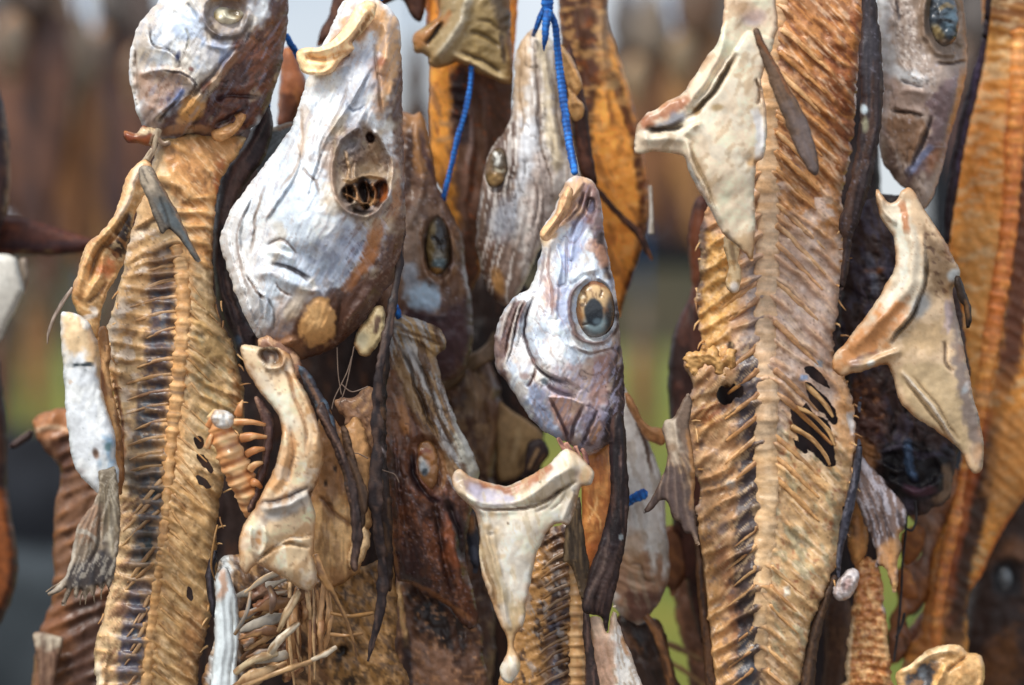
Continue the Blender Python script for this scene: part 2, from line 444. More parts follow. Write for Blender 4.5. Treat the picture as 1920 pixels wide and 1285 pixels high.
# ---------------------------------------------------------------- materials
def material(name, rough=.5, spec=.4, bump=.35, sc=900.0, var=.25, transl=0.0, coat=0.0, gain=1.0, aniso=(1, 1, 1)):
    m = bpy.data.materials.new(name); m.use_nodes = True
    nt = m.node_tree; nd = nt.nodes; lk = nt.links; b = nd['Principled BSDF']
    at = nd.new('ShaderNodeVertexColor'); at.layer_name = 'Col'
    tc = nd.new('ShaderNodeTexCoord')
    mp = nd.new('ShaderNodeMapping'); mp.inputs['Scale'].default_value = aniso
    lk.new(tc.outputs['Object'], mp.inputs[0])
    n1 = nd.new('ShaderNodeTexNoise'); n1.inputs['Scale'].default_value = sc * .28; n1.inputs['Detail'].default_value = 6; n1.inputs['Roughness'].default_value = .65
    n2 = nd.new('ShaderNodeTexNoise'); n2.inputs['Scale'].default_value = sc; n2.inputs['Detail'].default_value = 4
    n3 = nd.new('ShaderNodeTexNoise'); n3.inputs['Scale'].default_value = sc * .09; n3.inputs['Detail'].default_value = 3
    for n_ in (n1, n2, n3): lk.new(mp.outputs[0], n_.inputs['Vector'])
    mr = nd.new('ShaderNodeMapRange'); mr.inputs[1].default_value = .3; mr.inputs[2].default_value = .7
    mr.inputs[3].default_value = (1 - var) * gain; mr.inputs[4].default_value = (1 + var * .6) * gain
    lk.new(n1.outputs[0], mr.inputs[0])
    mx = nd.new('ShaderNodeMix'); mx.data_type = 'RGBA'; mx.blend_type = 'MULTIPLY'; mx.inputs[0].default_value = 1
    lk.new(at.outputs[0], mx.inputs[6]); lk.new(mr.outputs[0], mx.inputs[7])
    lk.new(mx.outputs[2], b.inputs['Base Color'])
    rr = nd.new('ShaderNodeMapRange'); rr.inputs[1].default_value = .3; rr.inputs[2].default_value = .7
    rr.inputs[3].default_value = rough - .14; rr.inputs[4].default_value = rough + .16
    lk.new(n3.outputs[0], rr.inputs[0]); lk.new(rr.outputs[0], b.inputs['Roughness'])
    b.inputs['Specular IOR Level'].default_value = spec
    b.inputs['Coat Weight'].default_value = coat; b.inputs['Coat Roughness'].default_value = .25
    ad = nd.new('ShaderNodeMath'); ad.operation = 'MULTIPLY_ADD'; ad.inputs[1].default_value = .35
    lk.new(n1.outputs[0], ad.inputs[0]); lk.new(n2.outputs[0], ad.inputs[2])
    bp = nd.new('ShaderNodeBump'); bp.inputs['Strength'].default_value = bump; bp.inputs['Distance'].default_value = .0006
    lk.new(ad.outputs[0], bp.inputs['Height']); lk.new(bp.outputs[0], b.inputs['Normal'])
    if transl:
        tr = nd.new('ShaderNodeBsdfTranslucent'); ms = nd.new('ShaderNodeMixShader'); ms.inputs[0].default_value = transl
        lk.new(mx.outputs[2], tr.inputs[0]); lk.new(bp.outputs[0], tr.inputs['Normal'])
        lk.new(b.outputs[0], ms.inputs[1]); lk.new(tr.outputs[0], ms.inputs[2]); lk.new(ms.outputs[0], nd['Material Output'].inputs[0])
    return m
SKIN = material('dried_skin', .38, .42, .20, 1300, .08)
DARK = material('dark_skin', .50, .28, .5, 900, .35)
FLESH = material('dried_flesh', .36, .46, .38, 800, .26, transl=.10, gain=1.42)
THIN = material('thin_flesh', .48, .4, .4, 600, .22, transl=.35, gain=1.25)
BONE = material('bone', .30, .48, .12, 700, .10, transl=.14)
FINM = material('fin_membrane', .45, .45, .35, 900, .25, transl=.25)
EYE = material('dried_eye', .30, .5, .2, 700, .15, coat=.35)
TWINE = material('blue_twine', .55, .3, .6, 1500, .3)
# ---------------------------------------------------------------- the ground behind: grass field rising to a hill
def simple_mat(name, c1, c2, sc, rough=.8, bump=.3, dist=.02):
    m = bpy.data.materials.new(name); m.use_nodes = True; nt = m.node_tree; b = nt.nodes['Principled BSDF']
    tc = nt.nodes.new('ShaderNodeTexCoord'); n = nt.nodes.new('ShaderNodeTexNoise'); n.inputs['Scale'].default_value = sc; n.inputs['Detail'].default_value = 8
    r = nt.nodes.new('ShaderNodeValToRGB'); r.color_ramp.elements[0].position = .38; r.color_ramp.elements[1].position = .64
    r.color_ramp.elements[0].color = (*lin(c1), 1); r.color_ramp.elements[1].color = (*lin(c2), 1)
    nt.links.new(tc.outputs['Object'], n.inputs[0]); nt.links.new(n.outputs[0], r.inputs[0]); nt.links.new(r.outputs[0], b.inputs['Base Color'])
    bp = nt.nodes.new('ShaderNodeBump'); bp.inputs['Strength'].default_value = bump; bp.inputs['Distance'].default_value = dist
    nt.links.new(n.outputs[0], bp.inputs['Height']); nt.links.new(bp.outputs[0], b.inputs['Normal']); b.inputs['Roughness'].default_value = rough; b.inputs['Specular IOR Level'].default_value = .08
    return m
GRASSM = simple_mat('field_grass', '4c5e28','75702f', .9)
_nt = GRASSM.node_tree; _n = _nt.nodes; _b = _n['Principled BSDF']; _src = _b.inputs['Base Color'].links[0].from_socket
_tc = _n.new('ShaderNodeTexCoord'); _sx = _n.new('ShaderNodeSeparateXYZ'); _ns = _n.new('ShaderNodeTexNoise'); _ns.inputs['Scale'].default_value = 1.1
_ad = _n.new('ShaderNodeMath'); _ad.operation = 'MULTIPLY_ADD'; _ad.inputs[1].default_value = 3.0
_mr = _n.new('ShaderNodeMapRange'); _mr.inputs[1].default_value = 4.6; _mr.inputs[2].default_value = 5.8
_mx = _n.new('ShaderNodeMix'); _mx.data_type = 'RGBA'; _mx.inputs[6].default_value = (*lin('6d655e'), 1)   # neutral earth, added out of view to cut green bounce light on the fish
_l = _nt.links.new
_l(_tc.outputs['Object'], _sx.inputs[0]); _l(_tc.outputs['Object'], _ns.inputs[0]); _l(_ns.outputs[0], _ad.inputs[0]); _l(_sx.outputs[1], _ad.inputs[2]); _l(_ad.outputs[0], _mr.inputs[0]); _l(_mr.outputs[0], _mx.inputs[0]); _l(_src, _mx.inputs[7]); _l(_mx.outputs[2], _b.inputs['Base Color'])
HILLM = simple_mat('hill_ground', '2c2e1e', '40361f', .05)
WOODM = simple_mat('weathered_wood', '3b3230', '5a4a42', 9, .75, .4, .004)
DWOODM = simple_mat('tarred_wood', '191b20', '2b2e34', 9, .7, .4, .004)
def grid_mesh(name, xs, ys, zf, mat):
    X, Y = np.meshgrid(xs, ys); Z = zf(X, Y); ny, nx = X.shape
    V = np.stack([X, Y, Z], -1).reshape(-1, 3); i, j = np.meshgrid(np.arange(ny - 1), np.arange(nx - 1), indexing='ij')
    a = i * nx + j; q = np.stack([a, a + 1, a + nx + 1, a + nx], -1).reshape(-1, 4)
    o = mk(name, V, q, np.zeros((0, 3), int), np.ones((len(V), 3)), None, mat); o['kind'] = 'structure'; return o
grid_mesh('ground', np.concatenate([np.linspace(-300, -20, 15), np.linspace(-16, 16, 33), np.linspace(20, 300, 15)]), np.concatenate([np.linspace(-20, 24, 45), np.linspace(30, 900, 30)]),
          lambda X, Y: .05 * fbm(X / 3, Y / 3, 2, 2) + np.clip(Y - 5, 0, 12) * .10, GRASSM)
grid_mesh('hill', np.linspace(-600, 600, 61), np.linspace(60, 500, 23),
          lambda X, Y: -2 + 17 * sst(60, 260, Y) * (.75 + .25 * fbm(X / 120, Y / 90, 5, 3)), HILLM)
# ---------------------------------------------------------------- drying rack: squared posts and beams
def beam(name, a, b, w, h, mat, label):
    a = Vector(a); b = Vector(b); d = (b - a); L = d.length; d.normalize()
    up = Vector((0, 0, 1)) if abs(d.z) < .9 else Vector((0, 1, 0)); sx = d.cross(up).normalized(); up = sx.cross(d).normalized()
    V = []; n = 14
    for i in range(n + 1):
        c = a + d * (L * i / n); k = 1 + .06 * random.uniform(-1, 1); q = .22
        for (u, v) in ((-1, -1 + q), (-1 + q, -1), (1 - q, -1), (1, -1 + q), (1, 1 - q), (1 - q, 1), (-1 + q, 1), (-1, 1 - q)):
            V.append(c + sx * (u * w / 2 * k) + up * (v * h / 2 * k))
    quads = [(i * 8 + j, i * 8 + (j + 1) % 8, i * 8 + 8 + (j + 1) % 8, i * 8 + 8 + j) for i in range(n) for j in range(8)]
    V.append(a); V.append(b); tris = [(len(V) - 2, (j + 1) % 8, j) for j in range(8)] + [(len(V) - 1, n * 8 + j, n * 8 + (j + 1) % 8) for j in range(8)]
    o = mk(name, np.array([tuple(v) for v in V]), np.array(quads), np.array(tris), np.ones((len(V), 3)), None, mat)
    return tag(o, label, 'timber', 'timbers of the drying racks')
def W(px, py, y): return P(px, py, y)
beam('rack_rail', W(-500, 965, 3.6), W(700, 945, 3.6), .40, .36, DWOODM, 'broad dark low timber rail blurred at the left')
SLATE = simple_mat('slate_wood', '2e3438', '444b50', 7, .75, .4, .004)
beam('rack_rail', W(-500, 1205, 3.3), W(420, 1195, 3.3), .30, .36, SLATE, 'low slate grey timber rail blurred below the dark one')
beam('rack_rail', W(900, 470, 4.2), W(1500, 455, 4.2), .10, .10, DWOODM, 'thin dark rail blurred in the gap right of the middle')
#beam('rack_post', (W(1275, 700, 3.4)[0], 3.4, 0.0), W(1262, -300, 3.4), .13, .13, WOODM, 'brown upright rack post in the gap right of the middle')
#beam('rack_post', (W(52, 700, 4.6)[0], 4.6, 0.0), W(50, -400, 4.6), .14, .14, DWOODM, 'dark upright rack post far back at the left')
beam('rack_post', (W(1835, 700, 3.8)[0], 3.8, 0.0), W(1832, -400, 3.8), .22, .22, DWOODM, 'dark upright rack post in the slit at the right')
#beam('rack_rail', W(300, 345, 4.8), W(1500, 345, 4.8), .12, .12, WOODM, 'brown rail crossing high behind the fish')
# ---------------------------------------------------------------- more fish on the racks behind, far out of focus
def far_fish(name, label, px, py, y, hgt, wid, cols, seed):
    f = fish(name, label, px, py, y, group='blurred fish on the racks behind')
    w = wid / 2; k = lambda dx, dy: (px + dx * w, py + dy * hgt)
    b = relief('body', f, [k(-.35, .24), k(0, .2), k(.4, .24), k(.9, .34), k(1, .5), k(.85, .7), k(.5, .88), k(.2, 1), k(-.2, 1), k(-.55, .86), k(-.9, .68), k(-1, .48), k(-.8, .33)], y, t=wid * .2, tb=wid * .2, base=cols[0], sp=max(7, wid / 14), mat=FLESH, rag=3, e=wid * .2,
        ops=[CN(wid * .2, hgt * .15, 80, cols[1], .7, .0, seed), C([k(.05, .24), k(0, .6), k(0, .98)], wid * .09, cols[2], .7)])
    relief('head', f, [k(-.15, 0), k(.15, 0), k(.5, .1), k(.7, .2), k(.45, .28), k(0, .32), k(-.5, .28), k(-.7, .2), k(-.45, .1)], y - .03, t=wid * .25, tb=wid * .2, base=cols[3], sp=max(7, wid / 14), mat=SKIN, rag=3, e=wid * .15, ops=[CN(wid * .3, wid * .3, 20, cols[1], .6, .1, seed)])
    relief('collar_bone', f, [k(-.9, .34), k(-.4, .28), k(-.1, .33), k(-.3, .46), k(-.6, .52), k(-.8, .44)], y - .05, t=wid * .12, tb=wid * .06, base=cols[4], sp=max(7, wid / 14), mat=BONE, rag=3, e=wid * .08)
    tube('twine', f, [(px, py + hgt * .03, y, 4), (px, py - hgt * .2, y, 4), (px, py - hgt * .5, y, 4)], '2a5a88', None, TWINE, sides=6, step=20)
    return f
pal = [('6a4a38', '4a342e', '3a2a2a', '5a4e48', '7d7264'), ('86603c', '5a4030', '4a3228', '7d7264', 'a3967d'), ('5a4440', '40302e', '33262a', '6a6460', '7d7268'), ('8d6a40', '6a4a30', '503a2c', '6d5a4a', '8d7d64')]
base_fish = []
lst = [(60, -160, 1.6, 640, 150, 0, 'dark brown'), (150, 30, 1.7, 470, 100, 1, 'tan'), (215, -120, 2.1, 560, 110, 2, 'grey brown'), (270, -60, 1.9, 520, 90, 0, 'dark brown'), (10, -80, 2.4, 480, 120, 2, 'grey brown'), (110, -60, 2.6, 500, 100, 3, 'ochre'),
       (1220, -20, 2.2, 440, 120, 1, 'tan'), (1310, -100, 1.8, 560, 130, 3, 'ochre'), (1262, 60, 2.9, 400, 100, 0, 'dark brown'), (1370, -60, 2.4, 540, 120, 2, 'grey brown'), (1170, -40, 2.6, 420, 90, 2, 'grey brown'), (1830, -60, 2.4, 480, 120, 2, 'grey brown'), (780, 60, 2.8, 440, 80, 2, 'grey brown'), (228, 420, 2.6, 380, 56, 0, 'dark brown'), (70, 470, 3.2, 330, 50, 3, 'ochre'), (1205, 560, 3.2, 300, 40, 1, 'tan'), (160, 560, 3.6, 300, 44, 2, 'grey brown'), (5, 540, 3.6, 300, 60, 0, 'dark brown'), (95, 120, 2.2, 420, 80, 0, 'dark brown'), (180, 140, 3.0, 420, 70, 3, 'ochre'), (35, 60, 3.0, 420, 70, 0, 'dark brown'), (240, 90, 3.2, 400, 80, 0, 'dark brown'), (1200, 30, 3.3, 380, 70, 0, 'dark brown'), (1290, 70, 3.4, 380, 70, 3, 'ochre'), (1340, 40, 3.0, 420, 90, 0, 'dark brown'), (1240, 40, 3.8, 400, 60, 2, 'grey brown')]
where = ['at the top left corner', 'hanging alone at left beside the striped white head', 'left of the leftmost white head', 'just behind the leftmost white head', 'farther back at the left edge', 'farthest back at the left',
         'right of the amber flank', 'behind the white collar flap', 'small in the gap right of the amber flank', 'hidden behind the collar flap top', 'behind the amber flank', 'in the slit before the amber body', 'right of the large silver snout', 'on the lower rack by the left skeleton', 'small over the grass at far left', 'small over the grass right of the middle', 'small over the grass behind the white belly flap', 'low at the left picture edge', 'between the others at upper left', 'farthest back at upper left beside the striped head', 'low between the others at the upper left edge', 'close behind the leftmost head at its chin', 'narrow beside the amber flank', 'narrow left of the collar flap tip', 'behind the collar flap edge', 'in the middle of the right gap']
for k, (px, py, y, hg, wd, c, cw) in enumerate(lst):
    far_fish('distant_fish', 'blurred ' + cw + ' fish ' + where[k], px, py, y, hg, wd, pal[c], k)
# ================================================================ the big silver head in the middle with its collar bone and torn body
fB = fish('dried_cod', 'large silvery white dried fish with an empty brown eye socket and a tan spot', 700, 5, -.02, group='dried fish hanging in front')
yB = -.02
headB = relief('head', fB, [(640,8),(668,-4),(701,-2),(728,14),(745,33),(751,67),(753,130),(755,200),(757,300),(761,400),(759,460),(750,512),(722,546),(690,590),(668,618),(634,648),(600,664),(566,674),(540,676),(524,660),(500,648),(484,634),(466,606),(450,570),(434,530),(421,488),(413,450),(420,424),(434,392),(464,351),(490,318),(527,268),(548,234),(562,190),(577,146),(600,95),(622,50)],
  yB, t=105, tb=60, base='e2eaf0', sp=2.2, mat=SKIN, rag=2.0, e=26, ops=[
  DP((690,60,-8),(680,200,5),(600,420,35),(560,560,18),(700,480,-8),(745,250,-25),(520,640,5),(430,450,-28)),
  # colours: dark back, brown cheek, cream gill cover, blue-grey shading put in as colour
  CN(60,140,20,'bccad8',.55,.0), CN(40,90,30,'e6e6e4',.6,.1,2),
  F([(420,420),(445,400),(470,470),(490,560),(520,640),(480,650),(430,540),(405,470)],'c9c4be',.6,16),
  F([(560,470),(640,440),(720,410),(712,470),(660,520),(600,540),(560,520)],'9fb0c8',.5,22),
  F([(640,420),(720,380),(742,420),(700,500),(650,500)],'9a93a8',.3,20),
  F([(618,240),(660,225),(700,235),(725,270),(740,400),(690,425),(640,405),(612,370),(606,300)],'8f7866',.85,14),
  F([(728,150),(757,120),(775,420),(770,540),(700,600),(650,670),(560,700),(505,668),(540,632),(580,580),(630,540),(680,495),(712,440),(734,380),(742,300),(734,220)],'56392c',.94,16),
  F([(735,60),(757,100),(762,330),(740,290),(742,200)],'6a4c3a',.8,8),
  C([(700,420),(694,470),(668,515),(640,545)],(14,10),'b57f4d',.85), C([(735,290),(743,340),(738,400),(715,440)],9,'a97c54',.8),
  F([(470,650),(505,610),(560,590),(600,600),(560,660),(520,672),(490,662)],'7d6258',.75,14),
  F([(470,655),(520,640),(556,640),(550,662),(500,660)],'c4986a',.8,8),
  F([(520,560),(580,545),(600,560),(560,600),(520,620)],'b89e8a',.6,12),
  F([(700,25),(745,36),(750,110),(738,150),(722,205),(712,180),(708,90)],'d3ab7c',.9,8),
  F([(690,120),(722,105),(728,150),(712,230),(700,180)],'b98a5c',.75,9),
  CE(714,118,10,9,0,'8a4f38',.7,.6),
  F([(622,66),(668,10),(705,0),(725,20),(700,60),(650,90),(600,120)],'c79a66',.85,8),
  F([(556,96),(600,86),(660,92),(655,125),(610,142),(566,136)],'dcb98c',.9,6),
  F([(640,110),(690,95),(705,150),(680,230),(650,260),(640,200)],'aeb6c4',.7,14),
  C([(560,190),(575,220),(566,270),(560,300)],10,'cdb8a2',.6),
  CN(6,6,0,'7f5a45',.5,.8,7), CN(22,30,40,'a58f80',.4,.55,9), CN(5,40,20,'b9a090',.35,.4,21), CN(5,50,25,'8c93a8',.3,.35,23),
  CN(40,60,20,'d8c8aa',.45,.3,31), CR(44,10,112,.5,'b4a89c',.25,7), CN(3.4,3.4,0,'9a7a60',.25,.75,33), CR(90,22,112,1.6,'a0928a',.3,1), LM([(415,400),(560,230),(640,150),(660,300),(600,480),(500,640),(430,560)],12,CR(70,16,116,1.8,'a89684',.35,2)), LM([(640,400),(745,300),(760,520),(650,650),(560,690),(515,650),(640,560)],8,CR(40,9,-55,1.3,'33221c',.6,3),CN(30,7,-55,'7a4e36',.5,.3,4)), LM([(560,480),(720,410),(700,500),(600,550)],10,CN(5,26,60,'c9d0de',.6,.1,5),CN(14,20,20,'8088a4',.35,.2,6)),
  # folds along the jaw, cheek and gill cover
  ST([(700,120),(660,190),(620,250),(590,310),(574,380)],9,7), G([(655,150),(640,200),(605,270),(592,330)],3.2,3,'8c7d74',.55),
  ST([(548,250),(560,300),(540,350),(510,390),(494,430)],8,7), G([(564,200),(566,260),(552,320),(520,360)],3.4,3,'a08466',.6),
  R([(584,170),(590,215),(574,260),(566,300)],7,5), R([(630,160),(600,225),(582,300)],5,4), R([(690,200),(668,240),(655,260)],7,6),
  G([(565,316),(590,340),(600,365)],3,3), G([(646,190),(662,210),(690,196)],3,3,'8a94a6',.5),
  ST([(480,350),(450,420),(455,490),(485,560),(490,600)],9,8), G([(498,345),(480,400),(478,440),(470,478)],3.5,4,'8b7460',.7),
  ST([(440,400),(428,440),(446,520),(476,600),(495,640)],10,8), G([(470,380),(446,430),(452,510),(470,560)],3,3.5,'8c7a70',.6),
  E(575,400,78,64,-20,16,3), E(620,470,60,44,20,8,3), E(555,455,36,22,-10,9,3),
  G([(498,458),(524,448),(545,462),(556,480)],4,5,'7e6a60',.7), R([(500,470),(530,480),(552,492)],8,7),
  G([(508,496),(535,502),(560,512),(583,528)],5,8,'3f3438',.85), R([(470,520),(500,512),(530,520),(560,535),(585,540)],11,9),
  ST([(458,520),(475,545),(500,560),(497,600)],7,7), G([(460,518),(478,548),(496,560)],3,5,'6c5648',.8), G([(500,556),(516,590),(512,620)],3,4,'7f7a7a',.6),
  G([(517,528),(528,545),(550,556)],3,4,'8a6a55',.6), R([(560,545),(590,548),(600,545)],6,5),
  # maxilla lips at the top
  ST([(705,8),(660,40),(622,80),(600,92)],12,16), R([(560,98),(600,98),(640,92),(662,88)],10,14), R([(566,132),(610,138),(640,125),(660,112)],8,11),
  G([(580,112),(620,112),(655,100)],5,9,'a87c4c',.6), G([(680,40),(655,75),(640,100)],6,9,'5f4a38',.7), R([(724,40),(728,90),(715,140)],13,11),
  G([(700,80),(706,120),(710,160),(718,220)],3.5,5,'7d6450',.6), R([(735,150),(742,220),(738,260)],9,6),
  # the eye socket: a shrunken brown membrane, torn open along the bottom
  E(678,322,66,88,3,-30,1), R([(672,240),(640,262),(622,310),(626,360),(650,396),(690,404),(722,384),(736,340),(730,290),(706,248)],5,8,0), C([(650,252),(624,300),(626,360),(650,394)],5,'a58a74',.7),
  E(672,292,52,58,10,20,3), CE(674,302,50,56,0,'87715f',.85,.35), LM([(625,250),(670,232),(725,270),(735,340),(640,350)],6,CN(10,18,20,'5f4a3e',.8,.1,12),CN(8,14,60,'a89880',.6,.2,13),CR(26,10,70,2.2,'54402f',.6,7),N(12,16,30,2.5)), CE(690,322,30,16,0,'b9a182',.7,.6), CE(652,272,18,20,10,'85858c',.6,.6), CE(700,285,16,26,0,'9a7c5c',.6,.6),
  R([(646,282),(656,315),(648,345)],3,5), C([(646,282),(656,315),(648,345)],3,'b79a78',.8), R([(668,300),(666,330),(672,345)],3,5), R([(640,330),(660,338),(690,330),(725,332)],4,6), C([(640,334),(660,340),(690,334),(725,334)],4,'b59468',.75),
  E(693,258,8,10,0,-16,2), CE(693,258,8,10,0,'3a1f18',.95,.25),
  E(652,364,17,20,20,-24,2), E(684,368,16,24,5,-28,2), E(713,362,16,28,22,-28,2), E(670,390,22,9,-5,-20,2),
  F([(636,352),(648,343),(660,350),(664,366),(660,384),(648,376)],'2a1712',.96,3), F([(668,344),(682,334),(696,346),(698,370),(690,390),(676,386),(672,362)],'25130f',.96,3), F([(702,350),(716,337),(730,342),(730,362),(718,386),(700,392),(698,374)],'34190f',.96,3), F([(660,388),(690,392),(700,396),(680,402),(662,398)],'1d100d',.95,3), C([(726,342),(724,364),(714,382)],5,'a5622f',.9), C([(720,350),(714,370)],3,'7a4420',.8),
  R([(664,346),(670,372),(680,388)],3,12), C([(664,346),(670,372),(680,390)],3.2,'b98f64',.95), R([(640,360),(655,366),(670,378)],2.5,10), C([(640,360),(655,366),(672,380)],2.6,'a07a54',.9), R([(670,376),(690,384),(708,376)],2.6,11), C([(670,378),(690,385),(710,376)],3,'c9a478',.95), R([(686,340),(690,362),(684,384)],2.4,9), C([(686,340),(691,362),(684,384)],2.4,'8a6444',.9), R([(648,346),(650,372)],2,8), C([(648,346),(651,374)],2.2,'94704c',.9), CE(694,376,6,5,0,'b08a5c',.8,.5), R([(700,344),(704,362),(698,384)],3,11), C([(700,344),(704,362),(699,386)],3,'a57a50',.9),
  # tan round spot and the dark back
  E(597,607,36,48,16,11,1), F([(566,610),(610,575),(660,540),(710,490),(752,400),(778,420),(772,540),(700,610),(650,680),(560,705),(510,672),(530,650)],'6a4836',.8,18), C([(712,410),(700,470),(672,515),(644,548)],(13,10),'a8713f',.8), F([(520,640),(560,622),(575,650),(556,672),(520,668)],'a57c58',.7,8), CE(597,607,37,54,16,'6d4a34',.8,.3), CE(597,607,31,47,16,'d2a56c',.97,.12), CE(590,596,16,24,16,'dfba86',.6,.6), LM([(575,570),(620,565),(630,620),(600,655),(570,640)],4,CN(5,5,0,'b98a54',.35,.2,14)), G([(640,560),(632,600),(628,640)],4,4,'3a2620',.6),
  R([(700,540),(660,590),(640,640)],10,8), R([(560,640),(530,650),(505,655)],8,7), LM([(740,250),(765,250),(765,500),(650,650),(600,660),(690,520)],8,CN(4,6,10,'9b8474',.5,.3,15)),
  N(26,60,25,3.0,1), N(8,50,22,1.3,3), N(5,30,30,.6,5), N(22,22,0,1.4,8)])
relief('lip', headB, [(557,98),(572,90),(600,88),(628,72),(650,44),(668,12),(690,2),(706,10),(700,36),(682,58),(660,80),(664,92),(652,104),(634,120),(622,136),(604,142),(578,140),(564,132),(558,114)], yB-.022, t=18, tb=8, base='e2c69c', sp=2.4, mat=FLESH, rag=1.2, e=9, wr=.3, ops=[
  DP((560,110,4),(610,120,12),(660,70,-2),(695,10,-10)), R([(562,97),(595,94),(630,86),(662,60),(690,14)],7,9), G([(572,108),(610,110),(650,96)],6,9,'b08650',.6), R([(568,134),(605,138),(632,118)],6,6), G([(652,84),(676,58),(696,26)],5,9,'7d5a38',.8), CN(8,40,-60,'b98d56',.5,.15), CN(7,22,-20,'ecdab8',.6,.1,3), CE(655,100,10,8,0,'9a7048',.6,.6)])
relief('membrane', fB, [(486,634),(510,630),(545,650),(562,672),(566,700),(552,720),(540,690),(522,668),(500,664),(484,650)], -.035, t=10, tb=6, base='8d6c58', sp=2.8, mat=FLESH, rag=2, e=6, ops=[CN(8,18,40,'c9a884',.6,.1), C([(540,660),(552,700)],4,'4a302a',.8), R([(500,640),(545,680)],4,4)])
# cream flap of the ear bone under the cheek
relief('gill_flap', fB, [(700,578),(716,574),(722,590),(721,620),(708,650),(690,667),(672,664),(664,645),(672,618),(688,596)], -.035, t=14, tb=6, base='cbb990', sp=3, mat=BONE, rag=2, e=8, ops=[
  C([(710,590),(706,610),(702,628)],6,'5a3a2c',.9), E(680,640,16,20,20,-5,3), CE(678,640,14,18,20,'aca68e',.8,.5), R([(716,585),(718,620),(700,655)],4,4), CN(8,14,20,'8f7350',.6,.15)])
# long dark rim of skin hanging past the body
tube('skin_edge', fB, [(752,430,-.02,7.0),(748,500,-.03,8.6),(738,560,-.04,9.4),(728,620,-.045,9.4),(712,690,-.05,8.6),(706,760,-.05,10.1),(707,840,-.05,9.4),(704,920,-.05,10.1),(710,1000,-.048,11.7),(718,1080,-.045,10.1),(712,1150,-.045,7.0),(698,1205,-.045,4.7),(690,1240,-.045,2.3)],
  '2d2326', '57453d', DARK, flat=.4, sides=12, rn=.34)
relief('skin_strip', fB, [(722,640),(732,660),(724,760),(726,860),(735,960),(738,1060),(730,1110),(716,1080),(706,980),(700,880),(702,780),(708,690)], -.035, t=9, tb=5, base='3a2c28', sp=4, mat=DARK, rag=2.5, e=7, ops=[
  PN([(715,650),(712,800),(718,950),(722,1100)],60,6,2,'6d5034',.7,.1), CN(9,30,90,'1d1618',.7,.1), R([(712,840),(722,850)],4,4), C([(708,838),(722,848),(732,862)],3,'a59a9a',.7)])
# collar bone
colB = relief('collar_bone', fB, [(450,652),(462,646),(490,652),(520,652),(545,668),(554,701),(574,735),(590,775),(603,819),(607,860),(596,900),(584,932),(592,965),(589,1010),(591,1050),(594,1088),(584,1107),(562,1104),(538,1087),(508,1070),(480,1060),(462,1076),(450,1060),(448,1020),(456,985),(474,958),(488,932),(504,900),(520,862),(528,815),(524,785),(508,758),(490,740),(474,715),(460,690)],
  -.055, t=32, tb=12, base='ecd4b2', sp=2.8, mat=BONE, rag=1.2, e=9, wr=.2, ops=[
  DP((500,670,0),(560,800,14),(500,960,6),(570,1090,-6),(460,1060,2)),
  E(507,668,26,17,8,-26,2), CE(507,668,25,16,8,'4a3329',.9,.3), R([(482,660),(500,690),(530,684),(536,664)],4,8), CE(498,672,8,7,0,'8a6c58',.7,.6), C([(452,655),(480,650),(520,652)],5,'e4cfae',.8),
  F([(462,690),(500,700),(535,760),(560,800),(530,790),(495,745)],'e8dcc6',.9,8), F([(545,690),(575,740),(600,820),(604,870),(585,890),(590,820),(560,740)],'ddb98a',.8,8),
  C([(520,655),(540,700),(556,760)],4,'8f6a4c',.7), G([(534,690),(552,745),(572,800),(574,850)],4,6,'a9825c',.6), R([(548,690),(570,745),(592,800),(598,850)],7,9),
  F([(500,905),(530,860),(545,820),(560,850),(545,900),(520,925)],'d8ab77',.8,8), R([(530,800),(536,850),(520,900),(500,930)],8,8), G([(545,800),(552,850),(535,905)],4,5,'b38a62',.6),
  F([(480,940),(520,930),(580,905),(590,935),(540,965),(490,975)],'6a5350',.65,10), F([(500,945),(560,925),(585,935),(550,962),(500,980)],'c6c4bf',.85,8), R([(490,955),(540,945),(580,930)],9,10), G([(480,945),(530,935),(578,915)],4,7,'4e3c3a',.7),
  CE(583,928,6,7,0,'5b3620',.9,.4), CE(596,908,4,5,0,'6a4a30',.9,.4),
  CE(484,1005,11,30,8,'e3dccc',.9,.4), CE(484,1010,6,18,8,'b98a58',.9,.4), E(484,1008,10,26,8,-7,3), R([(472,985),(470,1020),(478,1045)],4,7), R([(495,985),(498,1015),(486,1045)],4,7),
  F([(495,1030),(540,1000),(585,1000),(590,1050),(585,1100),(540,1080),(490,1055)],'d9c3a0',.8,8), G([(478,1056),(510,1030),(545,1020),(580,1025)],4,8,'93754e',.7), ST([(590,1005),(545,1010),(505,1030),(480,1055)],10,-8),
  E(555,1070,36,26,20,8,3), CN(16,34,30,'b58e62',.55,.15), CN(6,6,0,'7d5f46',.5,.5), CN(20,26,-20,'efe6d6',.5,.2), N(30,50,0,2.5)])
relief('membrane', fB, [(628,758),(640,748),(664,742),(690,728),(712,740),(716,800),(714,880),(700,930),(680,900),(668,850),(650,800)], -.022, t=12, tb=8, base='8a6a50', sp=3, mat=FLESH, rag=4, e=7, ops=[CN(8,30,50,'b08c62',.7,.0), CR(30,9,60,2,'4d3424',.6,2), CN(10,14,0,'5a4234',.6,.2,4), N(14,22,20,3)])
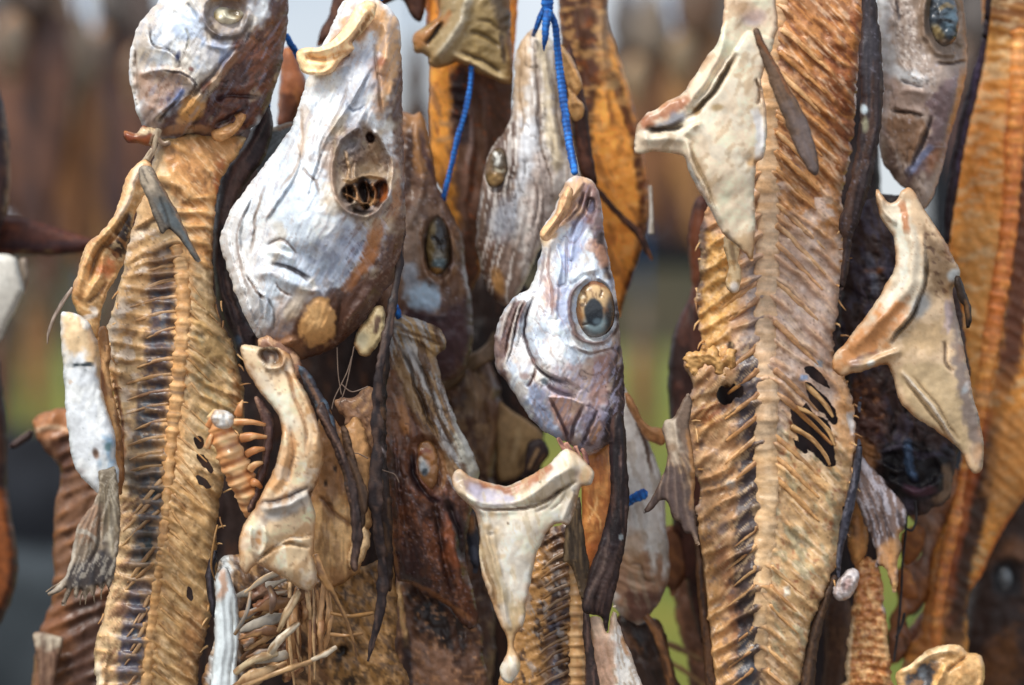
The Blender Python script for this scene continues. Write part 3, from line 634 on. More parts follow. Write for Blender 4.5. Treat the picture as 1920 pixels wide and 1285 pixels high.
# broken vertebrae poking out on the left
vb = tube('backbone', fB, [(404,775,-.05,15),(415,805,-.05,22),(432,850,-.05,26),(448,890,-.048,25),(462,925,-.045,22),(474,965,-.04,15)], 'dca56e', 'e6c193', BONE, flat=.9, sides=20, step=3, bump=.16, bsp=27, stripe='8d5530', rn=.06)
relief('bone_knob', fB, [(400,772),(412,768),(430,772),(440,782),(434,800),(420,806),(404,800),(396,786)], -.066, t=16, tb=10, base='e3e3e0', sp=2.5, mat=BONE, rag=1.5, e=7, ops=[N(9,9,0,4), CN(8,8,0,'b9a184',.6,.1)])
for k, (a, b_) in enumerate([((440,792),(498,797)),((452,822),(500,820)),((462,852),(496,842)),((446,778),(455,750)),((468,880),(492,868)),((474,905),(490,915)),((392,800),(402,778)),((388,840),(402,806))]):
    tube('spine', fB, [(a[0],a[1],-.052,8),((a[0]+b_[0])/2,(a[1]+b_[1])/2-3,-.054,6),(b_[0],b_[1],-.05,3.2 if k!=3 else 1.5)], 'c88f5c', 'e0bb8b', BONE, sides=10, flat=.7)
# brown membrane and flesh behind the collar bone
relief('shoulder_flesh', fB, [(600,760),(640,800),(665,780),(690,820),(700,900),(700,960),(692,1010),(680,1050),(660,1085),(630,1100),(600,1090),(580,1060),(570,980),(590,880)], -.03, t=22, tb=10, base='a98357', sp=3.5, mat=FLESH, rag=4, e=12, ops=[
  F([(590,940),(640,930),(680,960),(690,1030),(640,1070),(590,1060)],'c9aa7c',.8,14), F([(600,780),(640,800),(650,900),(620,960),(590,940)],'8e6a48',.7,14), CE(612,905,4,6,0,'2a1a14',.95,.4), CE(628,880,4,6,0,'2a1a14',.9,.4), CE(618,945,8,4,20,'3a261a',.8,.5),
  R([(640,800),(668,900),(676,1000)],6,6), G([(600,930),(625,960),(665,985)],5,6), PN([(610,780),(640,900),(640,1090)],60,9,2.5,'6f4e33',.5,.1), N(14,22,0,3)])
relief('shoulder_flap', fB, [(664,1000),(680,985),(692,1000),(692,1030),(672,1062),(655,1070),(652,1040)], -.036, t=10, tb=5, base='cbb08a', sp=3, mat=FLESH, rag=2, ops=[CN(12,12,0,'b08c5c',.6,0)])
# the pectoral fin, a dark ribbon of rays
relief('pectoral_fin', fB, [(592,770),(606,755),(620,790),(640,830),(655,870),(668,910),(676,960),(680,1010),(672,1050),(668,1075),(656,1060),(660,1010),(654,950),(642,890),(624,840),(606,800)], -.062, t=9, tb=4, base='5d4a44', sp=3, mat=FINM, rag=1.5, e=6, ops=[
  PN([(600,760),(640,840),(668,930),(668,1070)],90,3.2,2.6,'94796a',.7,.0), PN([(600,760),(640,840),(668,930),(668,1070)],70,5,1,'2f2529',.8,.1,3), R([(600,770),(640,850),(662,940),(662,1050)],4,5)])
relief('fin', fB, [(640,800),(655,810),(672,880),(690,920),(688,960),(676,1000),(668,950),(660,900),(646,850)], -.05, t=7, tb=4, base='866a52', sp=3.5, mat=FINM, rag=2, e=6, ops=[RAY(630,780,70,2.5,'4d3a30',.7)])
# torn rib cage below
bodB = relief('body', fB, [(410,1055),(440,1040),(520,1060),(600,1080),(690,1060),(728,1040),(745,1120),(742,1220),(748,1300),(400,1310),(402,1200),(398,1110)], -.005, t=26, tb=20, base='7a5b3e', sp=4, mat=FLESH, rag=3, e=14, ops=[
  F([(395,1040),(440,1060),(450,1300),(395,1300)],'c9d0d2',.95,6), F([(625,1080),(745,1060),(745,1300),(630,1300)],'94713f',.8,14), F([(440,1060),(560,1080),(560,1300),(445,1300)],'5d4733',.8,14),
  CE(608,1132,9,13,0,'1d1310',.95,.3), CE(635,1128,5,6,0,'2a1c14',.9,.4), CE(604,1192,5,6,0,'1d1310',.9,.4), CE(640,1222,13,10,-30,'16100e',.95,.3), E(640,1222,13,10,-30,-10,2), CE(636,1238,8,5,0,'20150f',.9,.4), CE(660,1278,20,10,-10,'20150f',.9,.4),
  CN(9,26,65,'b39064',.6,.0), CN(10,10,0,'3e2b1e',.6,.2), N(9,24,60,5), R([(620,1100),(622,1200),(615,1300)],8,6), CN(5,20,20,'2a1d18',.5,.15,6), G([(446,1075),(442,1180),(446,1290)],5,6,'3a2a20',.9)],
  holes=[[(452,1140),(500,1120),(510,1150),(460,1170)],[(500,1205),(545,1180),(550,1205),(510,1225)],[(470,1260),(540,1250),(548,1290),(470,1292)]])
relief('belly_strip', fB, [(404,1100),(412,1070),(424,1062),(436,1090),(446,1130),(448,1190),(444,1250),(446,1312),(396,1312),(400,1240),(404,1170)], -.03, t=14, tb=7, base='ccd5d8', sp=3, mat=SKIN, rag=1.4, e=7, wr=.3, ops=[C([(412,1066),(420,1100),(408,1130)],8,'b07a48',.7), CN(10,50,88,'a9b0b0',.5,.2), R([(412,1090),(418,1180),(412,1300)],5,4), G([(434,1120),(436,1200),(432,1300)],3,4,'8d8c88',.6)])
rb_ = random.Random(5)
for k in range(15):
    x0, y0 = rb_.uniform(432, 475), 1108 + k * 13 + rb_.uniform(-8, 8); L = rb_.uniform(55, 115); sl = rb_.uniform(.18, .55)
    x1, y1 = min(x0 + L, 572), y0 - L * sl; d = rb_.uniform(.012, .038)
    tube('rib', fB, [(x0, y0, -d, 2.5), ((x0 * .6 + x1 * .4), (y0 * .6 + y1 * .4) - rb_.uniform(-5, 8), -d - .004, rb_.uniform(6, 11)), (x0 * .2 + x1 * .8, y0 * .2 + y1 * .8, -d - .002, rb_.uniform(4, 8)), (x1, y1, -d + .004, 1.8)], rb_.choice(['b08c62','a9a296','94704c','c2a67e','8d6a4a']), rb_.choice(['7d5c40','94908a','c9ad86']), BONE, flat=rb_.uniform(.3, .5), rn=.35, sides=10)
for k in range(15):
    x0 = 540 + k * 5.6 + rb_.uniform(-4, 4); y0 = rb_.uniform(1072, 1130); y1 = rb_.uniform(1160, 1300)
    tube('rib', fB, [(x0, y0, -.026, 3), (x0 + rb_.uniform(-8, 8), (y0 + y1) / 2, -.034 - rb_.uniform(0, .008), rb_.uniform(4, 8)), (x0 + rb_.uniform(-14, 12), y1, -.028, 2.4)], rb_.choice(['a57c52','b9946a','8d6744','c4a880']), rb_.choice(['6f4e34','a88660']), FLESH, flat=.6, rn=.3, sides=9)
for k in range(9):
    cx, cy = rb_.uniform(455, 560), 1110 + k * 21; w_, h_ = rb_.uniform(18, 34), rb_.uniform(12, 22); an = rb_.uniform(-.7, -.2)
    o_ = [(cx + math.cos(t_) * w_ * rb_.uniform(.7, 1.2) * math.cos(an) - math.sin(t_) * h_ * math.sin(an), cy + math.cos(t_) * w_ * math.sin(an) + math.sin(t_) * h_ * rb_.uniform(.7, 1.2)) for t_ in np.linspace(0, 2 * math.pi, 9)[:-1]]
    relief('flesh_scrap', fB, o_, rb_.uniform(-.03, -.012), t=9, tb=5, base=rb_.choice(['a87c52','8d6444','b99a74','7d6452']), sp=3, mat=FLESH, rag=5, e=5, ops=[CN(9,16,50,rb_.choice(['c9a880','6a4632','a5a09a']),.7,.05), CR(22,8,-30,2,'4a2f20',.5), N(9,12,40,4)])
for a, b_, c, r, cc in [((585,1238),(610,1226),(630,1214),6.5,'cfc4b0'),((455,1288),(520,1262),(585,1240),6,'bf9f74'),((522,1185),(538,1150),(560,1110),7,'cbb796'),((500,1235),(520,1205),(560,1168),7,'d0c6b2'),((440,1262),(480,1236),(520,1226),7,'c8b694'),((620,1190),(650,1192),(680,1188),4,'a57e50'),((620,1150),(655,1156),(700,1150),4,'94703f'),((505,1100),(512,1125),(508,1150),6,'7d6658'),((470,1110),(462,1150),(440,1190),4,'8d8a84')]:
    tube('rib', fB, [(a[0],a[1],-.045,r*.7),(b_[0],b_[1],-.05,r),(c[0],c[1],-.045,r*.7)], cc, '9a7c58', BONE, flat=.7, rn=.25)
relief('membrane', fB, [(476,742),(492,752),(510,780),(514,822),(506,862),(496,900),(482,945),(468,962),(464,948),(478,905),(490,860),(494,815),(488,780)], -.048, t=9, tb=5, base='6a524c', sp=2.8, mat=DARK, rag=1.6, e=6, ops=[PN([(484,750),(505,820),(475,950)],60,5,2,'9a7c68',.7,.0), C([(500,770),(510,820),(495,890)],4,'4a3a3e',.8)])
relief('membrane', fB, [(556,686),(572,690),(596,726),(616,760),(630,800),(642,840),(634,850),(618,820),(606,800),(590,762),(572,726)], -.046, t=8, tb=5, base='4a4850', sp=2.8, mat=DARK, rag=2, e=6, ops=[CN(10,14,40,'5d7080',.8,.0), C([(570,700),(600,760),(630,830)],4,'8a6a50',.7), CN(6,6,0,'2a2428',.6,.3)])
tube('fin_spine', fB, [(592,1040,-.06,7),(606,1080,-.062,7),(628,1120,-.06,5),(648,1160,-.058,4),(662,1200,-.056,2.5),(670,1235,-.055,1.2)], 'b08a5c', '6d5138', FINM, flat=.5)
# dried threads
for pts in [[(632,652),(634,700),(640,740)],[(660,668),(650,700),(628,745),(622,768)],[(640,720),(660,735),(690,725)],[(664,650),(650,720),(636,760)],[(700,860),(715,880),(740,890),(748,905)],[(690,860),(668,850),(640,856)]]:
    tube('dried_thread', fB, [(x, y_, -.04, 1.1) for x, y_ in pts], '8d7a6c', None, FINM, sides=6)
# ================================================================ small head with the amber eye, right of the middle
fC = fish('dried_cod', 'small dried fish head with a wide open amber eye above a white triangular collar bone', 1085, 335, -.015, group='dried fish hanging in front')
headC = relief('head', fC, [(1061,342),(1078,330),(1098,333),(1113,342),(1122,358),(1129,390),(1132,433),(1140,470),(1147,510),(1157,560),(1162,610),(1165,660),(1170,701),(1171,760),(1164,806),(1150,826),(1125,842),(1100,850),(1082,846),(1062,830),(1040,820),(1018,808),(991,782),(966,740),(944,710),(930,690),(926,650),(932,610),(945,582),(966,556),(990,542),(1002,520),(1008,495),(1016,466),(1012,446),(1020,425),(1038,395),(1050,365)],
  -.015, t=80, tb=45, base='e0e8ee', sp=2.0, mat=SKIN, rag=1.6, e=18, ops=[
  DP((1080,380,-10),(1060,560,14),(1030,700,22),(1080,800,0),(1160,700,-26),(935,650,-22)),
  CN(30,60,30,'b4c2d4',.6,-.1), CN(20,40,-20,'e0dbd6',.6,.05,2), F([(1040,700),(1100,680),(1150,660),(1150,760),(1110,790),(1060,780),(1020,760)],'c4a6a4',.65,18), F([(1085,690),(1150,650),(1158,740),(1110,760)],'9c6f5c',.7,16),
  F([(985,740),(1010,720),(1030,780),(1060,815),(1050,830),(1010,800)],'9fb3d6',.8,10), F([(1080,800),(1110,770),(1150,760),(1150,820),(1110,845),(1075,840)],'77627a',.7,12),
  F([(1030,745),(1070,748),(1095,760),(1080,790),(1062,812),(1040,790)],'d0aa98',.9,6), CE(1115,810,12,22,20,'b98a5c',.8,.5), F([(1060,800),(1075,805),(1072,850),(1055,832)],'a97c66',.8,6),
  F([(1156,560),(1185,580),(1186,820),(1128,856),(1138,780),(1146,690)],'33242a',.95,7), F([(1110,420),(1135,430),(1150,520),(1140,520),(1120,470)],'4d2f2a',.85,8), F([(1125,425),(1140,480),(1155,570),(1148,540),(1128,490)],'352326',.8,5),
  F([(1050,345),(1095,330),(1125,350),(1120,400),(1075,420),(1040,440),(1015,445),(1040,400)],'caa57e',.92,7), F([(1095,345),(1122,352),(1130,430),(1100,420),(1088,380)],'8d7478',.8,7), CE(1110,385,9,16,0,'3d2c38',.85,.4), CE(1098,412,10,8,0,'7a4432',.7,.5),
  F([(1012,440),(1040,425),(1044,440),(1030,462),(1016,458)],'dcc09a',.95,5), F([(1070,425),(1098,410),(1096,450),(1080,490),(1060,510),(1056,470)],'a9b6d8',.8,9), C([(1100,455),(1125,470),(1140,500)],12,'c99c80',.7), F([(1050,520),(1062,530),(1064,610),(1040,580)],'9fa9c8',.7,9), F([(1020,520),(1045,540),(1040,580),(1022,570)],'c2957c',.6,9),
  F([(924,640),(945,590),(985,552),(975,600),(950,660),(955,720),(985,780),(940,720)],'6a473c',.85,7), CN(6,6,0,'8a5c4c',.45,.8,7), CN(5,36,30,'8d96b4',.35,.3,9), CN(5,30,-20,'b99a8c',.35,.4,10),
  CN(26,40,20,'d8c8b4',.4,.3,31), CR(36,9,104,.5,'aa9c9c',.25,7), CN(3.2,3.2,0,'8d6a5c',.25,.75,33), CR(70,16,104,1.5,'7d6670',.5,1), LM([(980,740),(1090,690),(1160,640),(1165,800),(1090,845),(1000,800)],8,CR(30,12,40,1.6,'4d3440',.55,2),CN(5,18,30,'b9b8d0',.5,.2,3)), LM([(1000,560),(1060,540),(1070,640),(1060,710),(1000,680)],8,CR(50,12,60,1.0,'a08a84',.5,4)),
  # mouth and jaw
  ST([(1095,340),(1062,385),(1035,420),(1014,440)],9,12), R([(1020,445),(1045,430),(1075,405),(1090,385)],7,9), G([(1050,425),(1085,395),(1095,360)],4,8,'5a4038',.7), R([(1085,340),(1060,380),(1040,410)],6,7), G([(1108,350),(1100,390),(1075,425),(1068,450)],4,6,'6a5048',.6), E(1110,385,10,17,0,-10,2),
  ST([(1042,450),(1052,490),(1046,530),(1042,600)],8,6), G([(1034,460),(1026,500),(1034,540),(1036,600)],3.5,4,'8d6c64',.7), G([(1020,470),(1016,510),(1008,540)],3,3,'8d7c80',.6), G([(1062,450),(1062,500),(1058,532),(1040,535)],3,3.5,'6b6a80',.6), R([(1075,440),(1070,490)],6,5),
  # gill cover, its rim and the ray bones under it
  ST([(1000,555),(988,590),(986,630),(994,665),(1014,694),(1040,708),(1066,716),(1090,730)],12,-12), G([(1001,552),(988,590),(985,630),(993,667),(1014,697),(1040,712),(1066,720)],3,8,'5d4a50',.85), R([(1012,560),(1000,600),(1000,640),(1010,668),(1030,690)],7,6),
  G([(985,560),(968,600),(960,640),(952,680)],2.5,5,'5a3c34',.8), G([(978,560),(960,600),(950,640),(945,680)],2.5,6,'5a3c34',.8), G([(968,558),(948,600),(940,640)],3,6,'4a2e28',.8), R([(980,560),(963,605),(955,650),(948,690)],3,5), C([(980,560),(963,605),(955,650),(947,692)],3,'d8d2cc',.8), R([(990,556),(974,600),(968,650)],4,5), C([(962,562),(944,600),(934,640)],3,'c9c2bc',.7),
  E(1040,640,34,60,-25,9,3), G([(1015,712),(1030,725),(1058,740),(1080,745)],5,6,'7d6a70',.7), CE(1022,716,6,8,0,'8fa4b0',.7,.6), R([(1030,725),(1060,740),(1085,735)],7,-5), G([(1005,690),(998,715),(990,728)],3.5,5,'7b5a50',.8), CE(984,705,9,6,20,'9a6a52',.6,.6), CE(1000,678,10,6,-20,'8b6a5e',.6,.6),
  G([(1030,745),(1045,775),(1062,805),(1063,830)],4,6,'4d3a46',.7), G([(1095,760),(1080,790),(1070,825)],4,6,'4a3842',.7), ST([(1028,744),(1060,746),(1096,760)],8,7), R([(985,745),(1010,790),(1050,822)],8,6), G([(1120,770),(1105,800),(1090,835)],4,5,'3a2a34',.7),
  E(1112,584,50,64,6,-16,1), R([(1098,524),(1074,545),(1068,585),(1078,625),(1100,640),(1130,640),(1150,620),(1157,580),(1146,540),(1124,523)],5,11,0), C([(1098,524),(1074,545),(1068,585),(1078,625),(1100,640),(1130,642),(1152,622)],5,'6b4032',.75), R([(1062,640),(1090,655),(1130,655),(1155,640)],5,6), G([(1075,648),(1105,662),(1150,652)],3,5,'7a5446',.6), R([(1070,530),(1090,512),(1125,505)],8,7),
  N(7,36,25,1.0,4), N(6,18,-35,.6,5), N(22,22,0,1.5)])
eyeC = relief('eye', headC, [(1084,545),(1098,531),(1116,527),(1134,534),(1147,552),(1153,580),(1150,608),(1138,626),(1120,633),(1102,630),(1086,616),(1076,594),(1075,568)], -.0375, t=20, tb=10, base='b08e62', sp=2.0, mat=EYE, rag=.6, e=14, wr=.3, cv=.06, ops=[
  CE(1108,562,30,30,0,'d3b78a',.85,.4), CE(1122,612,30,20,0,'6d8794',.85,.5), CE(1144,592,12,38,8,'26262c',.95,.45), CE(1100,624,22,9,14,'4d3c34',.8,.5), CE(1084,590,8,26,-6,'8d6236',.75,.5), C([(1082,548),(1100,534),(1122,530),(1140,540)],5,'7d4c2a',.85), CN(5,14,80,'7a5030',.55,.3,2), CE(1116,606,19,20,0,'93a9b0',.75,.4), CE(1113,586,18,26,-4,'1c2a36',.98,.16), CE(1119,602,7,6,0,'6d828e',.7,.5), CE(1092,572,5,4,0,'4a3422',.8,.4), C([(1088,560),(1096,556)],3,'f0e4c8',.8), G([(1092,548),(1100,560),(1096,572)],2.4,3,'6b4a2c',.6), G([(1130,545),(1124,560)],2.4,3,'6b4a2c',.6), G([(1090,610),(1104,606)],2.4,3,'4d3c30',.6)])
# pale lip fold behind, at the mouth
relief('lip', headC, [(1012,446),(1016,428),(1040,402),(1050,372),(1066,348),(1074,360),(1066,392),(1048,424),(1028,452)], -.034, t=12, tb=6, base='d7b48a', sp=2.6, mat=FLESH, rag=1.2, e=7, ops=[R([(1066,352),(1056,390),(1030,430),(1018,446)],4,5), G([(1062,392),(1044,420),(1026,444)],3,4,'9a7350',.7), CN(8,16,60,'b98a64',.6,.1)])
# collar bone: two arms and a long white triangle
colC = relief('collar_bone', fC, [(847,900),(852,884),(862,879),(873,888),(892,898),(918,905),(949,911),(986,896),(1012,882),(1032,868),(1048,850),(1062,843),(1081,849),(1100,868),(1114,885),(1108,908),(1090,912),(1084,932),(1078,955),(1066,983),(1051,981),(1040,984),(1024,1000),(1010,1030),(1000,1065),(993,1100),(986,1132),(984,1164),(968,1190),(964,1212),(974,1236),(975,1256),(958,1281),(942,1274),(937,1252),(950,1226),(951,1200),(936,1165),(922,1130),(908,1092),(899,1050),(898,992),(889,958),(874,942),(858,926)],
  -.045, t=19, tb=10, base='ece0cc', sp=2.6, mat=BONE, rag=1.0, e=7, wr=.2, ops=[
  DP((850,900,14),(950,930,4),(1080,880,16),(940,1100,6),(955,1260,4)),
  F([(900,1000),(930,960),(960,1180),(945,1200),(905,1060)],'bfa882',.75,10), F([(940,1150),(985,1130),(975,1250),(940,1275)],'cdb489',.8,14), CN(30,50,80,'e3e0d8',.7,0), CN(20,30,20,'b9b3a6',.4,.1,2),
  F([(900,903),(950,915),(990,898),(1030,870),(1040,884),(1000,908),(955,928),(905,918)],'a8673a',.85,6), F([(862,890),(880,892),(910,915),(890,928),(866,912)],'6d4f5c',.7,7), F([(880,908),(930,926),(960,932),(940,945),(890,935)],'b7b4c6',.8,7),
  R([(856,905),(880,930),(915,946),(955,945),(1000,925),(1050,890),(1080,865)],13,16), ST([(1080,905),(1040,930),(980,945),(930,950),(895,945)],8,-9), G([(1084,902),(1040,930),(985,950),(930,955),(890,950)],4,8,'7a5f48',.8),
  R([(858,920),(890,945),(912,968),(920,1000)],8,8), R([(905,970),(915,1010),(930,1070),(945,1140),(955,1180)],5,8), G([(896,990),(910,1050),(925,1110),(940,1160)],4,5,'8d714c',.7), R([(922,990),(935,1060),(950,1130)],4,4),
  G([(1080,920),(1072,955),(1060,978)],3,4,'8d8276',.6), R([(1078,925),(1062,955),(1056,980)],5,5), E(985,990,46,60,20,7,3), G([(1050,920),(1030,945),(1000,960)],3,3,'a39a8e',.5), G([(1065,920),(1050,945),(1030,955)],2.6,3,'a39a8e',.5), CE(1084,890,12,10,0,'8c7262',.6,.6), CE(1100,892,10,16,20,'c9a373',.8,.5),
  CE(950,981,2.6,3,0,'7a6a58',.9,.3), CE(1012,906,2,3,0,'6a5a50',.9,.3), E(958,1252,18,22,10,9,3), N(30,40,0,2), CN(6,30,75,'c4b594',.5,.15,5)])
for pts_ in [[(1078,838),(1084,850),(1090,862)],[(1060,832),(1070,846),(1080,856)],[(1092,842),(1098,858),(1102,872)],[(1046,822),(1056,838),(1064,850)]]:
    tube('sinew', fC, [(x, y_, -.03, 5) for x, y_ in pts_], 'b08672', '6d4a48', FLESH, flat=.6, rn=.3)
# open body below: backbone and short ribs
bodC = relief('body', fC, [(1052,985),(1078,965),(1090,1000),(1100,1080),(1104,1180),(1102,1310),(940,1310),(950,1230),(962,1160),(970,1100),(985,1040),(1010,995)], .0, t=30, tb=20, base='b48c58', sp=3, mat=FLESH, rag=2, e=14, ops=[
  F([(1020,1000),(1050,980),(1070,990),(1062,1060),(1030,1060)],'6b5240',.8,12), RB([(1052,980),(1060,1050),(1064,1120),(1060,1200),(1064,1310)],19,.5,.1,0,80,6,'c29a66','4b342a',.7),
  C([(1048,990),(1050,1050),(1050,1100),(1046,1150),(1040,1200),(1046,1310)],(17,24),'3b2f38',.85,0), C([(1044,1150),(1036,1220),(1042,1300)],10,'59627a',.6), CN(9,16,-20,'2d2228',.8,.15), CN(10,24,-30,'a9a4a0',.6,.2,4), CN(16,30,20,'8e6a3e',.5,.1,6), G([(1066,1150),(1080,1155),(1100,1148)],3,4,'3a281c',.8), N(12,8,20,3)])
bk = tube('backbone', fC, [(1066,1000,-.016,6),(1076,1060,-.02,10),(1082,1120,-.022,13),(1082,1200,-.022,15),(1084,1310,-.022,16)], 'b98f5e', 'd3b183', BONE, flat=.8, sides=16, step=3, bump=.24, bsp=19, stripe=None, rn=.05, under=bodC, ua=.4)
pb = crom([(1056,1000),(1060,1060),(1062,1120),(1056,1200),(1058,1300)], False, 19)
for k in range(2, len(pb)):
    x, y_ = pb[k]
    dy = 26 + random.uniform(-4, 4); L = 46 + random.uniform(-8, 6)
    pts = [(x + 10, y_ - 6), (x - L * .5, y_ + dy * .35), (x - L, y_ + dy)]
    rib(fC, bodC, pts, (4.2, 4.0, 2.0), .6, random.choice(['c09a66','ab8455','cdb08a']), '8d6a48', BONE, .5)
# tan flank beside the collar
relief('flank', fC, [(1092,860),(1120,842),(1150,815),(1156,860),(1150,940),(1136,1010),(1112,1070),(1098,1078),(1092,1010),(1090,930)], -.005, t=20, tb=12, base='a86f3c', sp=3.2, mat=FLESH, rag=1.5, ops=[
  CN(20,40,60,'c08d52',.7,0), PN([(1130,850),(1125,950),(1105,1060)],60,10,2,'8a542a',.6,.05), C([(1098,980),(1115,955),(1120,930)],2,'d3ac78',.8), C([(1100,940),(1122,975),(1125,1000)],2,'c79d68',.8), CE(1112,1010,10,6,-30,'c99a60',.7,.5), F([(1098,1040),(1125,1000),(1115,1070)],'b06a3a',.6,8)])
# long dark tail of skin
relief('skin_edge', fC, [(1146,790),(1162,772),(1172,800),(1176,860),(1179,940),(1172,1020),(1160,1080),(1150,1125),(1143,1160),(1138,1192),(1128,1160),(1112,1152),(1097,1150),(1091,1135),(1104,1075),(1126,1015),(1140,960),(1145,900),(1142,850)], -.04, t=17, tb=8, base='33262a', sp=2.8, mat=DARK, rag=1.5, e=9, ops=[
  PN([(1160,780),(1162,900),(1150,1020),(1118,1150)],80,4.5,2.6,'5e4840',.8,.05), PN([(1160,780),(1162,900),(1150,1020),(1118,1150)],90,7,2,'1f181c',.7,.1,3), F([(1120,1030),(1160,1050),(1142,1130),(1110,1130)],'4d3a34',.6,14), CE(1162,1009,4,6,15,'8f9698',.95,.2), R([(1166,800),(1166,920),(1152,1030)],5,4), C([(1095,1140),(1125,1070),(1142,990)],3,'6b5a52',.6)])
relief('skin_strip', fC, [(1094,1140),(1104,1150),(1110,1200),(1120,1260),(1128,1310),(1100,1310),(1098,1240),(1092,1180)], -.03, t=9, tb=6, base='3a2d2c', sp=3, mat=DARK, rag=1.5, e=6, ops=[PN([(1098,1140),(1110,1300)],60,5,2,'6a5248',.7,0)])
# grey fin strip beside the triangle
relief('pectoral_fin', fC, [(1062,985),(1078,950),(1086,930),(1090,960),(1098,1020),(1106,1070),(1102,1110),(1094,1135),(1086,1110),(1076,1075),(1062,1055),(1058,1078),(1056,1030)], -.026, t=9, tb=5, base='6b5a48', sp=2.8, mat=FINM, rag=1.5, e=6, ops=[
  PN([(1078,940),(1082,1040),(1094,1130)],80,4,2.2,'9c8463',.8,.05), PN([(1078,940),(1082,1040),(1094,1130)],60,7,1,'41362e',.7,.1,4), C([(1062,990),(1062,1050),(1058,1075)],4,'c2aa86',.8)])
# pale fibrous skin at the bottom
relief('belly_skin', fC, [(1104,1160),(1125,1158),(1140,1188),(1152,1130),(1160,1170),(1172,1200),(1186,1230),(1196,1262),(1208,1310),(1118,1310),(1112,1250),(1106,1200)], -.012, t=16, tb=10, base='c9b19c', sp=3, mat=FLESH, rag=2, e=8, ops=[
  F([(1150,1130),(1175,1200),(1210,1310),(1158,1310),(1150,1220)],'d3d2cd',.9,8), PN([(1150,1150),(1165,1220),(1190,1310)],40,4,2.5,'a08c74',.7,.05), C([(1166,1190),(1172,1215),(1182,1230)],5,'a9783e',.8), F([(1112,1200),(1150,1200),(1150,1310),(1116,1310)],'b7937c',.6,10), R([(1150,1140),(1156,1220),(1160,1300)],4,5)])
